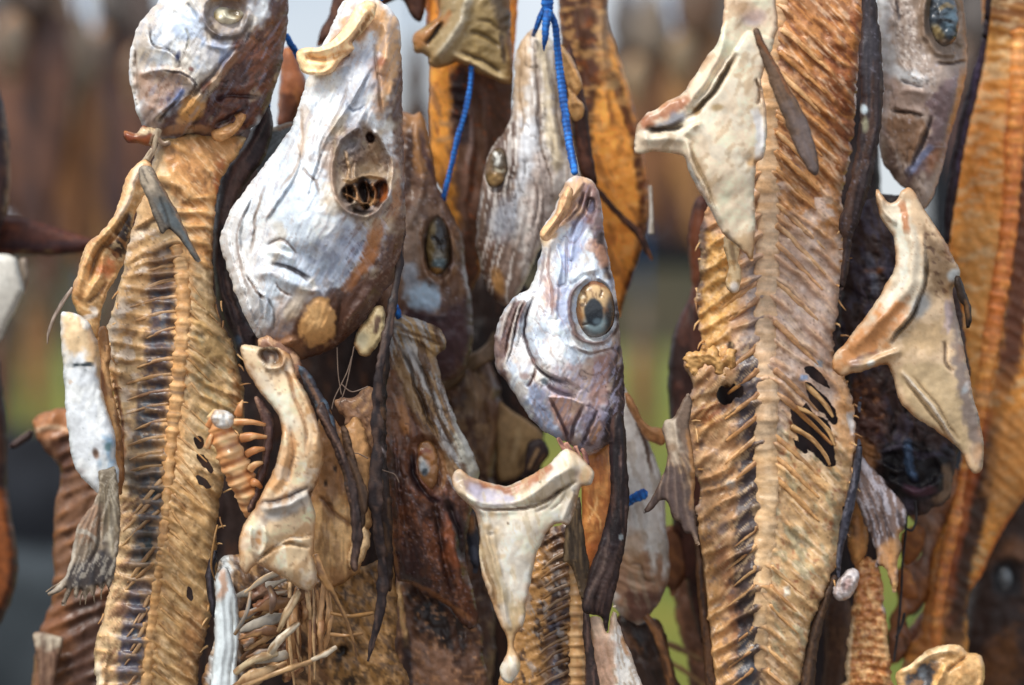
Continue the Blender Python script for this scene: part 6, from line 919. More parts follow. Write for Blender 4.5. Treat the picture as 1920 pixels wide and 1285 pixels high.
# ================================================================ lower fish with the long brown snout
fI = fish('dried_cod', 'long brown fish head hanging low, cream lips tied at a blue knot', 755, 585, .02, group='dried fish hanging in front')
headI = relief('head', fI, [(738,600),(752,590),(772,596),(800,604),(826,618),(836,636),(834,656),(818,668),(824,690),(830,716),(838,744),(848,770),(860,800),(876,828),(890,858),(898,886),(890,930),(880,980),(872,1030),(880,1080),(892,1130),(898,1165),(880,1180),(862,1165),(845,1142),(818,1124),(795,1114),(768,1094),(746,1088),(738,1050),(731,1008),(724,950),(720,894),(716,840),(712,780),(716,720),(722,660)],
  .02, t=62, tb=36, base='684636', sp=2.6, mat=SKIN, rag=1.6, e=16, ops=[
  DP((740,650,-6),(760,900,14),(780,1060,10),(870,900,-14),(880,1150,-6)),
  F([(735,595),(790,595),(838,625),(834,660),(810,672),(770,660),(740,640)],'b99c70',.93,7), F([(735,650),(780,660),(825,680),(850,780),(895,880),(880,920),(830,880),(790,800),(745,720)],'a28763',.85,10), LM([(730,590),(840,600),(900,890),(880,930),(820,900),(800,820),(740,760)],10,PN([(745,620),(775,700),(810,790),(870,900)],70,6,3,'5d4434',.75,.0), PN([(745,620),(775,700),(810,790),(870,900)],80,8,2,'b7bcc0',.65,.15,3)), F([(850,770),(880,830),(900,890),(890,910),(862,860)],'c4c6bd',.8,7),
  F([(716,690),(745,720),(770,790),(760,830),(720,820)],'8a6242',.6,14), C([(748,740),(760,790),(764,815)],9,'b98550',.7), F([(720,820),(790,900),(850,940),(846,1020),(830,1120),(745,1088),(726,960)],'553a30',.75,20), CR(50,14,78,2.6,'33201c',.6,11), R([(760,900),(790,1000),(800,1090)],20,9), R([(840,960),(856,1040),(868,1140)],9,8), G([(815,930),(826,1010),(850,1110)],8,9,'33201c',.6), R([(728,820),(740,940),(760,1080)],8,7), LM([(716,800),(790,880),(880,960),(880,1160),(740,1090)],10,CN(20,40,80,'7c4a28',.6,.0,5),CN(8,14,80,'9a6e54',.5,.25,3),CN(5,8,80,'33202a',.5,.3,4),CN(4,4,0,'a89aa0',.45,.55,14)), F([(745,1010),(790,1040),(800,1100),(750,1090)],'3d2a2e',.7,14), CN(4,4,0,'9a8f9a',.55,.75,8), F([(834,965),(850,980),(866,1060),(840,1040)],'8f5430',.7,10), C([(724,900),(734,1010),(748,1085)],4,'a87a4a',.6), C([(790,890),(805,925),(832,945)],6,'4a3040',.6), C([(745,1088),(800,1104),(850,1140),(895,1170)],5,'9a6c44',.7),
  ST([(738,628),(780,640),(815,668)],8,-8), R([(748,604),(790,610),(830,634)],8,8), G([(750,622),(795,632),(828,650)],3.5,6,'7d6040',.7), G([(750,650),(772,700),(790,760),(820,820)],3.5,6,'4d3828',.7), G([(772,660),(800,710),(822,780),(856,850)],3.5,6,'4d3828',.7), R([(760,650),(785,715),(806,780),(846,860)],5,6), R([(800,670),(820,730),(850,800),(880,870)],5,6), G([(815,690),(836,760),(866,830)],3,5,'6a5444',.6),
  E(800,874,42,66,-12,-24,1), CE(800,874,36,60,-12,'7d5236',.7,.5), C([(778,846),(772,890),(790,930)],6,'2f1f20',.8), C([(824,840),(834,880),(826,920)],5,'a98058',.7), R([(782,840),(778,870),(790,905),(812,925)],5,7), R([(812,836),(822,870),(822,910)],5,6), G([(776,850),(776,890),(796,925),(825,945)],5,8,'33222a',.8), C([(826,930),(860,980),(872,1060)],12,'392a30',.85), G([(835,940),(856,985),(868,1050)],6,10,'2c2126',.8), R([(735,760),(742,900),(752,1040)],8,6), CR(60,14,78,2.0,'4d3a30',.55,3), N(10,40,80,2.2), N(16,16,0,2.2,3)])
relief('eye', headI, [(790,828),(806,826),(818,842),(823,872),(820,902),(808,922),(792,916),(780,892),(779,852)], .004, t=14, tb=6, base='9a7148', sp=2.4, mat=EYE, rag=.8, e=8, ops=[CE(796,876,10,14,0,'b5c0c6',.9,.4), CE(797,886,6,8,0,'33424e',.95,.4), CE(806,862,8,14,0,'a9743a',.7,.5), C([(784,856),(796,844),(810,850)],4,'8a4a24',.8), CE(790,862,4,6,0,'dcdad4',.8,.4), N(8,8,0,2)])
bodI = relief('body', fI, [(745,1080),(800,1100),(860,1150),(900,1170),(905,1230),(905,1310),(730,1310),(736,1200)], .035, t=26, tb=20, base='6d5242', sp=3.6, mat=FLESH, rag=3, e=12, ops=[F([(770,1100),(850,1140),(880,1180),(860,1240),(820,1210),(780,1160)],'241a1a',.93,14), F([(760,1200),(810,1200),(850,1240),(870,1310),(760,1310)],'9a7860',.8,16), C([(748,1090),(752,1150),(764,1220)],5,'c9a774',.9), R([(748,1090),(752,1150),(764,1220)],5,7), CN(9,9,0,'c0946a',.5,.35,4), CN(20,34,70,'4a3024',.6,.15,6), C([(830,1100),(850,1180),(860,1240)],7,'5a3a24',.7), C([(762,1200),(768,1300)],9,'2f2830',.8), N(14,30,70,4), N(16,16,0,4,5)])
# ================================================================ top centre: collar of a fish above, amber body and brown skin
fJ = fish('dried_cod', 'amber split fish with its greenish tan collar flap at the top, blue line across it', 870, -60, .10, group='dried fish hanging behind')
bodJ = relief('body', fJ, [(808,-60),(960,-60),(962,140),(955,300),(930,420),(905,500),(880,560),(866,600),(850,560),(852,480),(846,420),(830,360),(815,330),(806,260),(806,140)], .10, t=34, tb=26, base='e6a648', sp=4.4, mat=THIN, rag=1.6, e=14, ops=[
  F([(858,120),(965,120),(958,300),(905,500),(870,600),(858,420),(848,330)],'56403a',.93,8), CN(14,50,75,'7a5c4e',.6,.05), C([(862,140),(866,200),(864,250)],(16,22),'3b2c30',.9,0), CN(9,9,0,'a05a24',.5,.5,4), C([(815,265),(850,260)],6,'a78a6a',.6), C([(820,230),(850,236)],6,'a78a6a',.6), C([(880,180),(884,250),(872,330)],6,'8d7a74',.6), R([(866,140),(884,260),(870,380),(880,500)],9,8), R([(905,160),(910,300),(890,420)],10,8), R([(845,160),(866,166),(880,160)],5,6), R([(845,185),(868,190),(880,186)],5,6), R([(845,212),(868,216),(880,212)],5,6), C([(845,410),(860,470),(866,560)],7,'d9822a',.7), N(12,40,75,3)])
colJ = relief('collar_bone', fJ, [(806,-40),(880,-60),(950,-50),(958,60),(962,150),(948,158),(925,150),(905,142),(880,128),(856,116),(840,124),(818,128),(804,120),(802,108),(790,100),(778,98),(772,84),(776,64),(800,48),(822,30),(820,0)], .07, t=34, tb=14, base='a8946e', sp=3.4, mat=BONE, rag=1.6, e=10, ops=[
  F([(774,70),(822,36),(840,20),(840,44),(806,70),(790,98)],'b27e48',.85,6), G([(830,40),(810,70),(796,84)],5,12,'2c1c18',.9), R([(880,-30),(868,30),(840,80),(814,116)],11,12), C([(884,-30),(872,30),(850,70),(820,110)],8,'c0b8a4',.85), F([(880,20),(920,0),(945,60),(955,140),(890,110),(870,80)],'a08a5c',.8,9), R([(846,104),(880,116),(920,138),(958,152)],6,9), C([(850,100),(890,118),(950,148)],6,'c2b188',.7), G([(880,60),(910,70),(940,90)],5,6,'74603c',.7), G([(895,40),(920,44),(935,60)],4,5,'74603c',.6), G([(862,95),(900,112),(940,134)],4,6,'5d4c32',.7), F([(920,-40),(960,-40),(960,100),(940,60)],'4a3c34',.8,8), C([(938,60),(950,120)],5,'2f2422',.8), N(12,20,40,3)])
# ================================================================ amber body at the top right of the middle
fK = fish('dried_cod', 'glowing amber fish flank with dark brown back skin, crossed by a thin dark fin spine', 1120, -60, .13, group='dried fish hanging behind')
bodK = relief('body', fK, [(1050,-60),(1130,-60),(1140,40),(1152,80),(1164,118),(1184,178),(1198,240),(1208,290),(1216,350),(1214,400),(1206,460),(1190,510),(1172,560),(1160,600),(1146,580),(1138,520),(1126,440),(1104,380),(1084,320),(1066,230),(1054,100)], .13, t=44, tb=30, base='e8aa50', sp=4.4, mat=THIN, rag=1.4, e=16, ops=[
  F([(1046,-60),(1136,-60),(1142,60),(1128,160),(1106,280),(1096,340),(1070,300),(1050,100)],'4d3028',.94,9), CN(14,50,70,'6d4634',.5,.1), F([(1115,0),(1136,20),(1146,120),(1150,160),(1136,170),(1125,140)],'b0906a',.9,6), C([(1150,140),(1170,200),(1192,280),(1204,380),(1200,470),(1164,580)],8,'5a3422',.9,0), CN(30,9,-15,'b56f28',.35,.2,3), CN(24,8,-12,'e2b878',.45,.3,5), C([(1140,170),(1150,240)],5,'7d4a24',.7), CE(1150,160,12,10,0,'a08a64',.7,.5), R([(1126,20),(1130,100),(1140,150)],8,9), R([(1080,-40),(1080,120),(1092,280)],12,9), C([(1084,0),(1096,60)],6,'9a7a60',.5), N(12,30,70,3)])
tube('fin_spine', fK, [(1112,346,.10,5),(1140,380,.10,6),(1170,412,.10,6.5),(1195,436,.10,7),(1208,458,.10,6),(1214,476,.10,4)], '3a2420', '6a4630', DARK, flat=.7)
tube('fin_spine', fK, [(1198,432,.10,5),(1210,462,.10,4.4),(1222,488,.10,2)], '5a3624', '8a5c3c', DARK, flat=.7)
tube('dried_thread', fK, [(1219,350,.10,3),(1221,400,.10,3.4),(1221,428,.10,4),(1221,438,.10,5)], 'b8b0a4', 'd5d2cc', BONE, flat=.8, sides=8)
# ================================================================ pale head behind the amber-eyed fish
fL = fish('dried_cod', 'pale upside down fish head behind the dark skin ribbon, blue twine stub in it', 1200, 720, .06, group='dried fish hanging behind')
headL = relief('head', fL, [(1150,700),(1172,728),(1186,752),(1200,780),(1214,820),(1228,858),(1240,895),(1246,930),(1248,980),(1254,1030),(1256,1060),(1252,1095),(1240,1125),(1222,1148),(1200,1172),(1180,1165),(1160,1150),(1140,1110),(1130,1000),(1130,860),(1136,760)], .06, t=56, tb=36, base='d6d3ce', sp=3.4, mat=SKIN, rag=1.5, e=14, ops=[
  PN([(1165,740),(1200,850),(1215,1000)],80,8,2.5,'dad9d4',.7,.05), F([(1150,1050),(1250,1040),(1254,1100),(1200,1172),(1160,1150)],'a17a5c',.9,12), F([(1170,1110),(1245,1110),(1205,1172),(1180,1165)],'6d4a40',.85,12), CE(1196,1100,14,10,0,'c9a98c',.7,.6), F([(1165,1010),(1205,1000),(1210,1080),(1170,1070)],'b99a78',.7,12), C([(1180,750),(1205,820),(1225,890)],4,'6a4c34',.85), G([(1180,750),(1205,820),(1225,890)],4,8,'6a4c34',.8), C([(1238,960),(1246,1030),(1244,1090)],5,'e0e2e2',.9), C([(1215,960),(1222,1030),(1226,1080)],7,'dad8d2',.8), R([(1215,960),(1222,1030),(1228,1085)],6,7), G([(1180,1055),(1200,1060),(1206,1085),(1228,1088)],3.6,6,'7d5c44',.8), R([(1190,780),(1215,860),(1235,940)],5,6), F([(1225,800),(1248,830),(1235,836)],'b58350',.8,5), CN(10,40,75,'a99a86',.5,.2,5), N(9,40,75,2), N(16,16,0,1.6)])
relief('lip', fL, [(1172,734),(1186,748),(1204,784),(1222,800),(1244,806),(1250,826),(1238,836),(1222,828),(1206,818),(1190,786),(1176,760)], .045, t=9, tb=6, base='b4875a', sp=3, mat=FLESH, rag=1.5, e=6, ops=[CN(10,14,30,'8d5c34',.5,.1), R([(1180,745),(1205,795),(1240,818)],4,5)])
relief('body', fL, [(1160,1150),(1200,1165),(1232,1160),(1250,1200),(1264,1260),(1280,1320),(1150,1320),(1150,1240)], .075, t=24, tb=20, base='3d2c24', sp=4.4, mat=FLESH, rag=3, e=12, ops=[CN(14,30,70,'6a4a30',.7,.1), CN(10,20,0,'1d1614',.7,.2,3), C([(1225,1165),(1245,1220),(1262,1300)],8,'8d6238',.85), R([(1225,1165),(1245,1220),(1262,1300)],7,8), N(16,30,70,5)])
tube('skin_strand', fL, [(1206,1150,.055,7),(1228,1180,.055,8),(1246,1230,.055,7),(1262,1300,.055,6)], '8d6540', '5c3f2a', FLESH, flat=.6)
# brown tail behind the skeleton's left edge
fT = fish('dried_cod', 'dark reddish brown fish side half hidden behind the big skeleton, beside the green gap', 1300, 380, .12, group='dried fish hanging behind')
relief('body', fT, [(1300,380),(1330,380),(1340,600),(1340,900),(1330,1200),(1300,1160),(1272,1010),(1262,1000),(1258,900),(1256,800),(1252,720),(1258,640),(1276,590),(1296,540),(1290,460)], .12, t=34, tb=24, base='55342a', sp=5, mat=DARK, rag=1.5, e=14, ops=[CN(20,60,85,'2c1a1a',.7,.05), F([(1285,420),(1325,400),(1310,545),(1290,560)],'7d4a2a',.7,12), C([(1258,640),(1252,760),(1258,900)],10,'271a1e',.8), N(14,50,85,3)])
relief('fin', fT, [(1236,1000),(1262,985),(1290,1020),(1300,1060),(1280,1090),(1262,1120),(1250,1100),(1240,1120),(1246,1060)], .12, t=8, tb=6, base='7d5438', sp=5, mat=FINM, rag=2, e=6, ops=[CN(8,30,60,'a57448',.5,.1)])
# ================================================================ lower right: ribbed tail end with a white lump
fQ = fish('dried_cod', 'ragged orange brown ribbed tail piece low at the right, shiny white lump at its shoulder', 1640, 1030, .06, group='dried fish hanging behind')
bodQ = relief('body', fQ, [(1606,1062),(1626,1046),(1644,1050),(1652,1080),(1656,1120),(1662,1160),(1660,1200),(1668,1240),(1668,1320),(1576,1320),(1582,1270),(1588,1220),(1594,1170),(1600,1120)], .05, t=26, tb=18, base='a87444', sp=3, mat=FLESH, rag=5, e=10, ops=[RB([(1630,1040),(1628,1150),(1622,1320)],17,.25,.2,0,60,3,'c48f54','75431f',.4), CN(9,7,10,'d6b07c',.7,.15,21), CN(10,8,0,'7d4a26',.6,.25,22), N(8,8,0,4,9), C([(1598,1150),(1590,1220),(1584,1300)],6,'d9c6a4',.8), C([(1658,1160),(1664,1240)],5,'c9a878',.8), CN(10,14,0,'cfae80',.5,.25,3), N(12,9,0,3), CE(1662,1138,8,10,0,'8fa4b4',.6,.5)])
relief('bone_knob', fQ, [(1570,1090),(1584,1072),(1600,1066),(1610,1076),(1608,1096),(1600,1112),(1588,1124),(1572,1128),(1562,1116),(1562,1100)], .015, t=18, tb=8, base='c9c2c2', sp=2.6, mat=EYE, rag=1.6, e=8, ops=[CE(1588,1096,8,12,20,'a98a84',.8,.5), R([(1580,1080),(1576,1100),(1580,1116)],4,5), R([(1602,1080),(1602,1100)],4,4), CN(9,9,0,'8a7064',.5,.2), N(7,7,0,4), C([(1574,1130),(1594,1128),(1606,1110)],4,'a98452',.8)])
relief('skin_flap', fQ, [(1600,930),(1612,930),(1624,970),(1628,1010),(1620,1050),(1606,1062),(1596,1050),(1590,1010)], .05, t=14, tb=10, base='a97a46', sp=3.4, mat=FLESH, rag=1.5, e=8, ops=[F([(1588,960),(1604,940),(1600,1010),(1588,1020)],'3f2a24',.8,7), CN(12,20,0,'c0935a',.5,.1)])
relief('body', fQ, [(1548,1130),(1590,1120),(1596,1180),(1584,1260),(1578,1320),(1540,1320),(1546,1230)], .09, t=20, tb=14, base='5a4234', sp=5, mat=DARK, rag=1.5, e=10, ops=[CN(14,30,80,'7d6048',.6,.1)])
# amber scraps behind it, over the green gap
fU = fish('dried_cod', 'small amber fish scraps with dark threads hanging over the green gap low at right', 1720, 940, .10, group='dried fish hanging behind')
relief('flesh_flap', fU, [(1690,1000),(1720,985),(1735,1000),(1724,1040),(1700,1060),(1690,1040)], .10, t=10, tb=7, base='8d5a2c', sp=4, mat=THIN, rag=1.5, e=6, ops=[CN(12,12,0,'b47c3c',.6,.1)])
relief('flesh_flap', fU, [(1684,1070),(1700,1064),(1712,1090),(1722,1120),(1700,1122),(1682,1108)], .10, t=10, tb=7, base='9a6434', sp=4, mat=THIN, rag=1.5, e=6, ops=[CN(12,12,0,'c08a4a',.6,.1)])
relief('body', fU, [(1680,890),(1800,880),(1790,960),(1770,1010),(1750,1050),(1752,1080),(1734,1130),(1716,1150),(1700,1160),(1712,1210),(1690,1240),(1664,1240),(1668,1160),(1684,1130),(1676,1090),(1690,1060),(1724,1040),(1716,990)], .13, t=20, tb=14, base='7a5236', sp=4, mat=FLESH, rag=3, e=10, ops=[CN(14,30,80,'a06f42',.6,.1), CR(30,12,70,3,'3a261c',.6,2), N(14,24,70,4), F([(1720,930),(1760,930),(1745,1060),(1728,1060)],'7d6c64',.6,10)])
# ================================================================ bottom right: open jaw of another fish
fM = fish('dried_cod', 'cream coloured open jaw of a fish at the bottom edge on the right', 1770, 1215, .02, group='dried fish hanging in front')
relief('head', fM, [(1680,1262),(1700,1250),(1720,1234),(1745,1216),(1775,1208),(1800,1210),(1812,1222),(1836,1228),(1846,1244),(1848,1262),(1842,1290),(1838,1330),(1690,1330),(1684,1290)], .02, t=40, tb=24, base='c2a070', sp=2.8, mat=FLESH, rag=1.6, e=10, ops=[
  F([(1700,1272),(1722,1250),(1745,1238),(1760,1246),(1756,1270),(1740,1300),(1690,1320)],'3c424c',.94,6), E(1730,1275,40,30,-35,-22,3), R([(1684,1262),(1720,1240),(1760,1220),(1800,1220)],8,12), C([(1690,1258),(1730,1232),(1780,1214),(1802,1218)],9,'dfc9a4',.9), R([(1775,1245),(1760,1280),(1730,1310)],7,9), C([(1772,1248),(1750,1290)],6,'d3ae76',.9), G([(1775,1260),(1800,1240),(1815,1228)],4,7,'8d6434',.7), R([(1835,1235),(1842,1265),(1836,1310)],6,7), CE(1730,1262,8,10,0,'8f9aa4',.6,.5), E(1810,1270,24,30,0,6,3), CN(12,12,0,'a87c44',.5,.15), N(12,12,0,3)])
# ================================================================ dark head at the lower right corner
fN = fish('dried_cod', 'dark fish head in the lower right corner behind the amber body', 1880, 940, .20, group='dried fish hanging behind')
relief('head', fN, [(1860,930),(1900,900),(1980,900),(2010,1100),(2000,1330),(1790,1330),(1800,1200),(1820,1100),(1840,1000)], .20, t=60, tb=40, base='3f2d26', sp=6, mat=DARK, rag=2, e=20, ops=[CN(30,40,20,'6a4a34',.6,.1), CE(1902,1030,26,22,0,'9a7458',.6,.6), E(1886,1085,30,40,0,-14,3), CE(1886,1085,26,36,0,'23242a',.9,.4), F([(1850,1240),(1900,1180),(1900,1300),(1850,1310)],'7d542c',.7,16), N(20,30,20,5)])
relief('eye', fN, [(1872,1062),(1892,1056),(1906,1078),(1904,1108),(1888,1122),(1870,1110),(1864,1086)], .19, t=20, tb=8, base='4a4f54', sp=4, mat=EYE, rag=1, e=9, ops=[CE(1888,1080,8,10,0,'7d8488',.7,.6), CE(1890,1110,12,9,0,'6a6a6c',.6,.6)])
# ================================================================ left edge
fO = fish('dried_cod', 'brown ribbed fish body behind the white belly flap on the left', 110, 760, .10, group='dried fish hanging behind')
relief('body', fO, [(60,790),(90,770),(125,765),(180,780),(240,850),(240,1330),(70,1330),(64,1240),(76,1180),(98,1120),(100,1040),(102,960),(112,905),(108,870),(80,840)], .10, t=40, tb=28, base='745640', sp=4.6, mat=FLESH, rag=2, e=16, ops=[
  CN(14,40,20,'5a3a26',.6,.05), RB([(230,800),(226,1000),(220,1320)],30,.45,0,0,160,8,'96683c','4d3020',.7), F([(60,785),(125,765),(140,800),(100,825),(70,820)],'9a6c46',.85,9), C([(60,810),(95,800),(130,806)],5,'c9b49a',.6), F([(100,830),(130,820),(130,920),(110,890)],'4d2f22',.7,9), F([(66,1180),(110,1130),(160,1150),(140,1200),(80,1210)],'7d5434',.8,12), F([(130,1130),(200,1130),(200,1330),(140,1330)],'3a2828',.6,16), N(12,40,20,3)])
relief('fin', fO, [(62,1188),(80,1184),(100,1190),(118,1196),(116,1220),(108,1250),(102,1300),(78,1300),(72,1250),(66,1220)], .08, t=10, tb=6, base='9a7d68', sp=3.6, mat=FINM, rag=1.2, e=7, ops=[F([(60,1186),(118,1192),(114,1214),(68,1214)],'d3c8b4',.9,6), PN([(90,1190),(92,1300)],50,6,2,'6a4c40',.6,.05)])
relief('fin', fO, [(16,836),(30,822),(50,808),(62,800),(60,820),(44,832),(24,842)], .11, t=6, tb=4, base='5a4844', sp=4, mat=FINM, rag=1, e=4)
fP = fish('dried_cod', 'dark blurred fish cut off by the left edge of the photo', 0, 120, .14, group='dried fish hanging behind')
relief('body', fP, [(-80,100),(-10,150),(8,200),(18,280),(20,340),(12,400),(0,440),(-10,520),(-4,640),(4,720),(14,800),(14,900),(24,980),(34,1040),(30,1100),(10,1150),(-10,1180),(-80,1200)], .14, t=40, tb=28, base='4a3432', sp=6, mat=DARK, rag=1.5, e=16, ops=[CN(20,60,85,'6a4a3a',.6,.1), C([(8,200),(18,320),(6,410)],6,'b09070',.7), F([(-20,940),(10,930),(24,1050),(8,1120),(-20,1120)],'9a5c28',.85,12), F([(-10,180),(10,200),(14,300),(-10,300)],'2f2c38',.7,12)])
relief('belly_flap', fP, [(-60,470),(-10,476),(26,480),(40,520),(44,548),(30,580),(14,610),(0,640),(-30,650),(-60,600)], .12, t=20, tb=10, base='c6c4bc', sp=5, mat=SKIN, rag=1.2, e=9, ops=[CN(20,40,80,'dad9d2',.6,0)])
relief('fin', fP, [(-60,400),(0,404),(50,410),(100,425),(160,444),(200,458),(160,472),(90,480),(30,478),(-60,480)], .16, t=16, tb=10, base='5a3228', sp=6, mat=DARK, rag=1.5, e=8, ops=[CN(50,10,4,'7d4a30',.6,.05), C([(0,460),(80,462),(160,458)],10,'3a2a34',.7), C([(30,476),(100,474)],4,'a08a5c',.6)])
relief('fin', fP, [(36,490),(50,486),(54,520),(44,560),(40,540)], .13, t=6, tb=4, base='a89a8c', sp=4, mat=FINM, rag=1, e=4)
# ================================================================ fish filling the dark gaps behind the middle
fV = fish('dried_cod', 'dark filler fish added deep in the gap between the middle heads, pale fin across it', 880, 560, .15, group='dried fish hanging behind')
relief('body', fV, [(620,560),(760,540),(900,500),(1000,560),(1020,800),(1000,1000),(985,1330),(640,1330),(600,1000),(590,760)], .16, t=40, tb=30, base='33231e', sp=6, mat=DARK, rag=2, e=24, ops=[CN(30,90,85,'1f1618',.7,0), CN(16,60,85,'5d3a26',.6,.2,3), C([(900,720),(905,860),(900,960)],22,'5a3420',.6), N(20,70,85,5), R([(905,600),(900,900),(910,1200)],30,14)])  # filler body added to keep the gap between the heads dark
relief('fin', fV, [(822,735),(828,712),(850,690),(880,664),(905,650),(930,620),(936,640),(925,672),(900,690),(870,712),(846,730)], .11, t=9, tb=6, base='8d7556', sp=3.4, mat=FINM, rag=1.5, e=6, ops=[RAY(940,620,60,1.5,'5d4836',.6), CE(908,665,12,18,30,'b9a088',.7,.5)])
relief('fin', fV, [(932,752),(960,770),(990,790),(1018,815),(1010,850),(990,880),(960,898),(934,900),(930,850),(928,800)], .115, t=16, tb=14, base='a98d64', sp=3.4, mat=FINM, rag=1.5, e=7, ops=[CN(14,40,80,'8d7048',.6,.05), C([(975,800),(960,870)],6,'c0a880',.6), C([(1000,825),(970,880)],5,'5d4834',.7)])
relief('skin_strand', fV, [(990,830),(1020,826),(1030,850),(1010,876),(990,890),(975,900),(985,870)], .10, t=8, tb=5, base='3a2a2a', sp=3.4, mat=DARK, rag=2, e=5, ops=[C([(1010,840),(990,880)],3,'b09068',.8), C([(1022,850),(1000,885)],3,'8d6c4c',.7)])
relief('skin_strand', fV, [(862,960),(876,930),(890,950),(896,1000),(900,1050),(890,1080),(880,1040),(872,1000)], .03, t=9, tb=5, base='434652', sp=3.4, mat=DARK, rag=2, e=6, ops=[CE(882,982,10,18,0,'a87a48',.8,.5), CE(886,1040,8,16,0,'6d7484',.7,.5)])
fW = fish('dried_cod', 'brown fish with a hanging orange piece seen between the two heads at upper left', 600, -40, .10, group='dried fish hanging behind')
relief('body', fW, [(600,60),(615,30),(630,-20),(650,-80),(760,-80),(800,-20),(790,40),(770,30),(745,0),(640,60),(612,80),(594,90)], .09, t=16, tb=12, base='5a3c30', sp=4.4, mat=DARK, rag=1.5, e=8, ops=[CN(14,30,60,'7d5844',.6,.05), C([(730,0),(760,20),(790,42)],7,'4a3832',.8)])
relief('belly_flap', fW, [(530,96),(548,92),(566,130),(578,170),(560,210),(544,250),(530,260),(520,230),(524,160)], .10, t=20, tb=14, base='8a5632', sp=4.4, mat=FLESH, rag=1.5, e=9, ops=[F([(520,180),(560,190),(550,250),(525,262)],'4a2c22',.8,12), CN(14,30,70,'a9743e',.5,.1)])
relief('fin', fW, [(484,268),(490,248),(510,240),(545,228),(556,232),(545,250),(530,262),(524,280),(505,310),(486,330),(478,300)], .03, t=10, tb=7, base='97a0a4', sp=3, mat=FINM, rag=1.5, e=6, ops=[RAY(555,230,40,2,'6a6c70',.6), C([(488,250),(520,240),(552,230)],5,'c9baa4',.85), C([(520,245),(550,232)],3,'a0683c',.6)])
# ================================================================ blue twine
def twine(label, pts, r=5, g='blue twine'):
    o = tube('twine', None, [(x, y_, d, rr if len(q) else r) for (x, y_, d, *q) in pts for rr in [q[0] if q else r]], '1560a8', '2a86d8', TWINE, flat=.85, sides=12, step=2.5, bump=.16, bsp=9, stripe='0d3f78', rn=.05)
    tag(o, label, 'twine', g); return o
twine('thick blue twine running down past the white snout to the small head', [(1026,-40,.03,9),(1026,6,.03,12),(1030,26,.032,9),(1040,44,.034,6.5),(1045,90,.034,7),(1052,150,.032,7.5),(1058,200,.028,7.5),(1066,260,.02,7.5),(1073,300,.01,7),(1078,325,0,6)])
twine('short frayed blue twine end hanging at the snout knot', [(1028,20,.026,9),(1024,45,.024,8),(1022,70,.024,6),(1020,86,.026,3),(1020,96,.03,1)])
twine('blue twine loop going left under the snout knot', [(1026,10,.034,8),(1014,30,.034,6),(1006,52,.036,5),(1000,66,.05,4)])
twine('thin dark blue twine slanting across the amber fish', [(884,120,.065,5),(882,160,.065,5),(872,210,.065,5),(858,260,.065,5),(844,320,.065,5),(832,370,.066,5),(826,400,.08,5)])
twine('blue twine holding the large silver head by the snout', [(664,-40,-.02,7),(666,0,-.018,8),(672,10,-.01,7),(690,0,-.012,7),(712,-4,-.012,8),(720,-40,-.02,7)])
twine('short blue twine showing between the two upper left heads', [(536,66,.03,6),(545,82,.03,6),(556,100,.035,6),(566,120,.05,5)])
twine('blue twine stretch beside the dark skin low between heads', [(502,190,.04,6),(499,230,.04,6),(496,260,.04,5)])
twine('small blue knot above the cream lips', [(738,570,.02,6),(744,584,.015,7),(748,596,.02,5)])
twine('bright blue stub of twine stuck in the pale head', [(1166,950,.035,9),(1182,938,.024,9),(1198,930,.02,10),(1211,924,.02,9)])
fX = fish('dried_cod', 'dark filler fish added deep behind the left skeleton and the big silver head', 400, 200, .13, group='dried fish hanging behind')
relief('body', fX, [(300,220),(420,200),(520,300),(600,420),(740,480),(760,700),(740,1000),(730,1330),(300,1330),(290,900),(270,600)], .13, t=36, tb=26, base='3a2a26', sp=7, mat=DARK, rag=2, e=20, ops=[CN(30,90,85,'241a1c',.7,0), CN(16,60,85,'5d3f2c',.6,.2,3), N(20,70,85,5)])  # filler body added so the gaps in front of it stay dark
fY = fish('dried_cod', 'dark filler fish added deep behind the big open skeleton, seen through its torn holes', 1480, 100, .16, group='dried fish hanging behind')
relief('body', fY, [(1380,60),(1560,0),(1640,200),(1660,600),(1670,900),(1640,1100),(1560,1330),(1380,1330),(1345,1000),(1340,600)], .16, t=36, tb=26, base='2c2328', sp=7, mat=DARK, rag=2, e=20, ops=[CN(30,90,85,'1c171c',.7,0), CN(16,60,85,'4a3630',.6,.2,3), N(20,70,85,5)])  # filler body added so the torn holes show dark

rt = random.Random(11)
for par, o, edge in ((fA, bodA, [(222,545),(205,640),(216,760),(222,900),(208,1080),(186,1200)]), (fA, bodA, [(404,560),(450,690),(430,870),(408,1000),(386,1200)]), (fD, bodD, [(1310,440),(1306,560),(1320,650),(1300,760),(1312,930)]), (fD, bodD, [(1576,420),(1570,600),(1600,780),(1590,920),(1560,1080)])):
    pl = crom(edge, False, 30)
    for k in range(len(pl)):
        x, y_ = pl[k] + np.array([rt.uniform(-4, 4), rt.uniform(-12, 12)]); a = rt.uniform(-.6, 2.6); L_ = rt.uniform(8, 26)
        d = o.location[1] * 0 + on(o, x, y_, 2)
        tube('dried_thread', par, [(x, y_, d, rt.uniform(1.2, 2.6)), (x + math.cos(a) * L_ * .5 + rt.uniform(-3, 3), y_ + math.sin(a) * L_ * .5, d - .002, 1.6), (x + math.cos(a) * L_, y_ + math.sin(a) * L_ + 3, d - .003, .6)], rt.choice(['b58f5e','8d6a42','c9a878']), None, FLESH, sides=6, flat=.6)
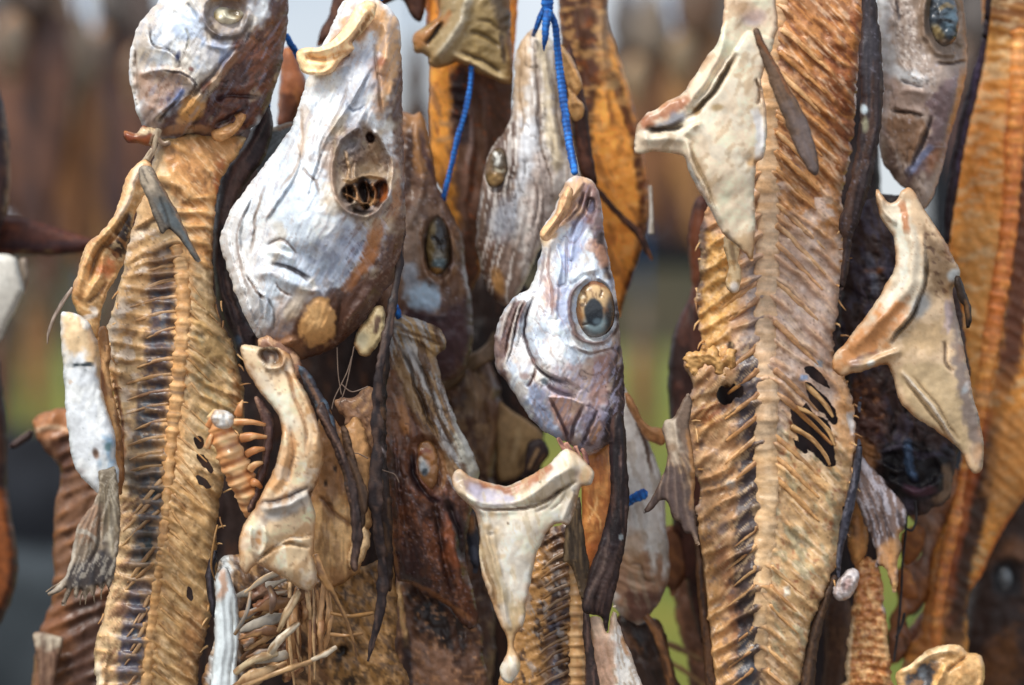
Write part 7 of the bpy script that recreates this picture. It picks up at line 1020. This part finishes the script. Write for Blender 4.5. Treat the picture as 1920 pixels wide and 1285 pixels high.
fZ = fish('dried_cod', 'brown dried fish low in the green gap between pale head and big skeleton', 1280, 1040, .17, group='dried fish hanging behind')
relief('body', fZ, [(1262,1060),(1300,1030),(1340,1060),(1350,1200),(1340,1330),(1296,1330),(1290,1240),(1268,1160)], .17, t=26, tb=18, base='5c4030', sp=4.5, mat=FLESH, rag=3, e=10, ops=[CN(14,40,80,'8d6444',.6,.1), CR(40,14,75,3,'2f1f18',.6,2), N(16,30,75,4)])
tube('fin_spine', fZ, [(1230,1200,.16,5),(1270,1215,.16,6),(1318,1240,.165,5)], '6a5238', '8d7450', FLESH, flat=.6)
tube('fin_spine', fZ, [(1236,1232,.16,4),(1280,1256,.16,5),(1325,1290,.165,4)], '7a6040', '9a8058', FLESH, flat=.6)
fS = fish('dried_cod', 'rust brown dried fish between the ragged tail piece and the amber body low right', 1720, 1150, .16, group='dried fish hanging behind')
relief('body', fS, [(1698,1200),(1716,1160),(1740,1140),(1780,1150),(1790,1330),(1690,1330),(1700,1260)], .16, t=24, tb=18, base='6f4630', sp=4.5, mat=FLESH, rag=3, e=10, ops=[CN(14,40,80,'a06c40',.6,.1), CR(36,14,75,3,'33211a',.6,2)])
fR = fish('dried_cod', 'crumpled brown fish skin with beige folds in the gap left of the amber-eyed head', 890, 640, .12, group='dried fish hanging behind')
relief('head', fR, [(850,690),(876,668),(905,664),(925,690),(940,740),(936,820),(926,880),(930,960),(922,1060),(930,1160),(915,1330),(870,1330),(880,1180),(868,1060),(876,960),(868,880),(850,800),(838,740)], .12, t=40, tb=24, base='5a4134', sp=3.6, mat=SKIN, rag=3, e=14, ops=[CN(60,14,82,'7d5c44',.7,.0), CR(50,16,84,4,'2a1c1a',.7,1), CR(26,10,60,2.5,'33221e',.5,2), CE(896,740,20,40,0,'a08462',.6,.6), F([(900,790),(932,800),(930,900),(905,880)],'8d7050',.7,10), R([(880,690),(895,780),(892,880)],9,9), R([(915,700),(922,800),(912,900)],7,8), CN(10,16,80,'b39a78',.4,.35,4), N(60,18,85,5)])
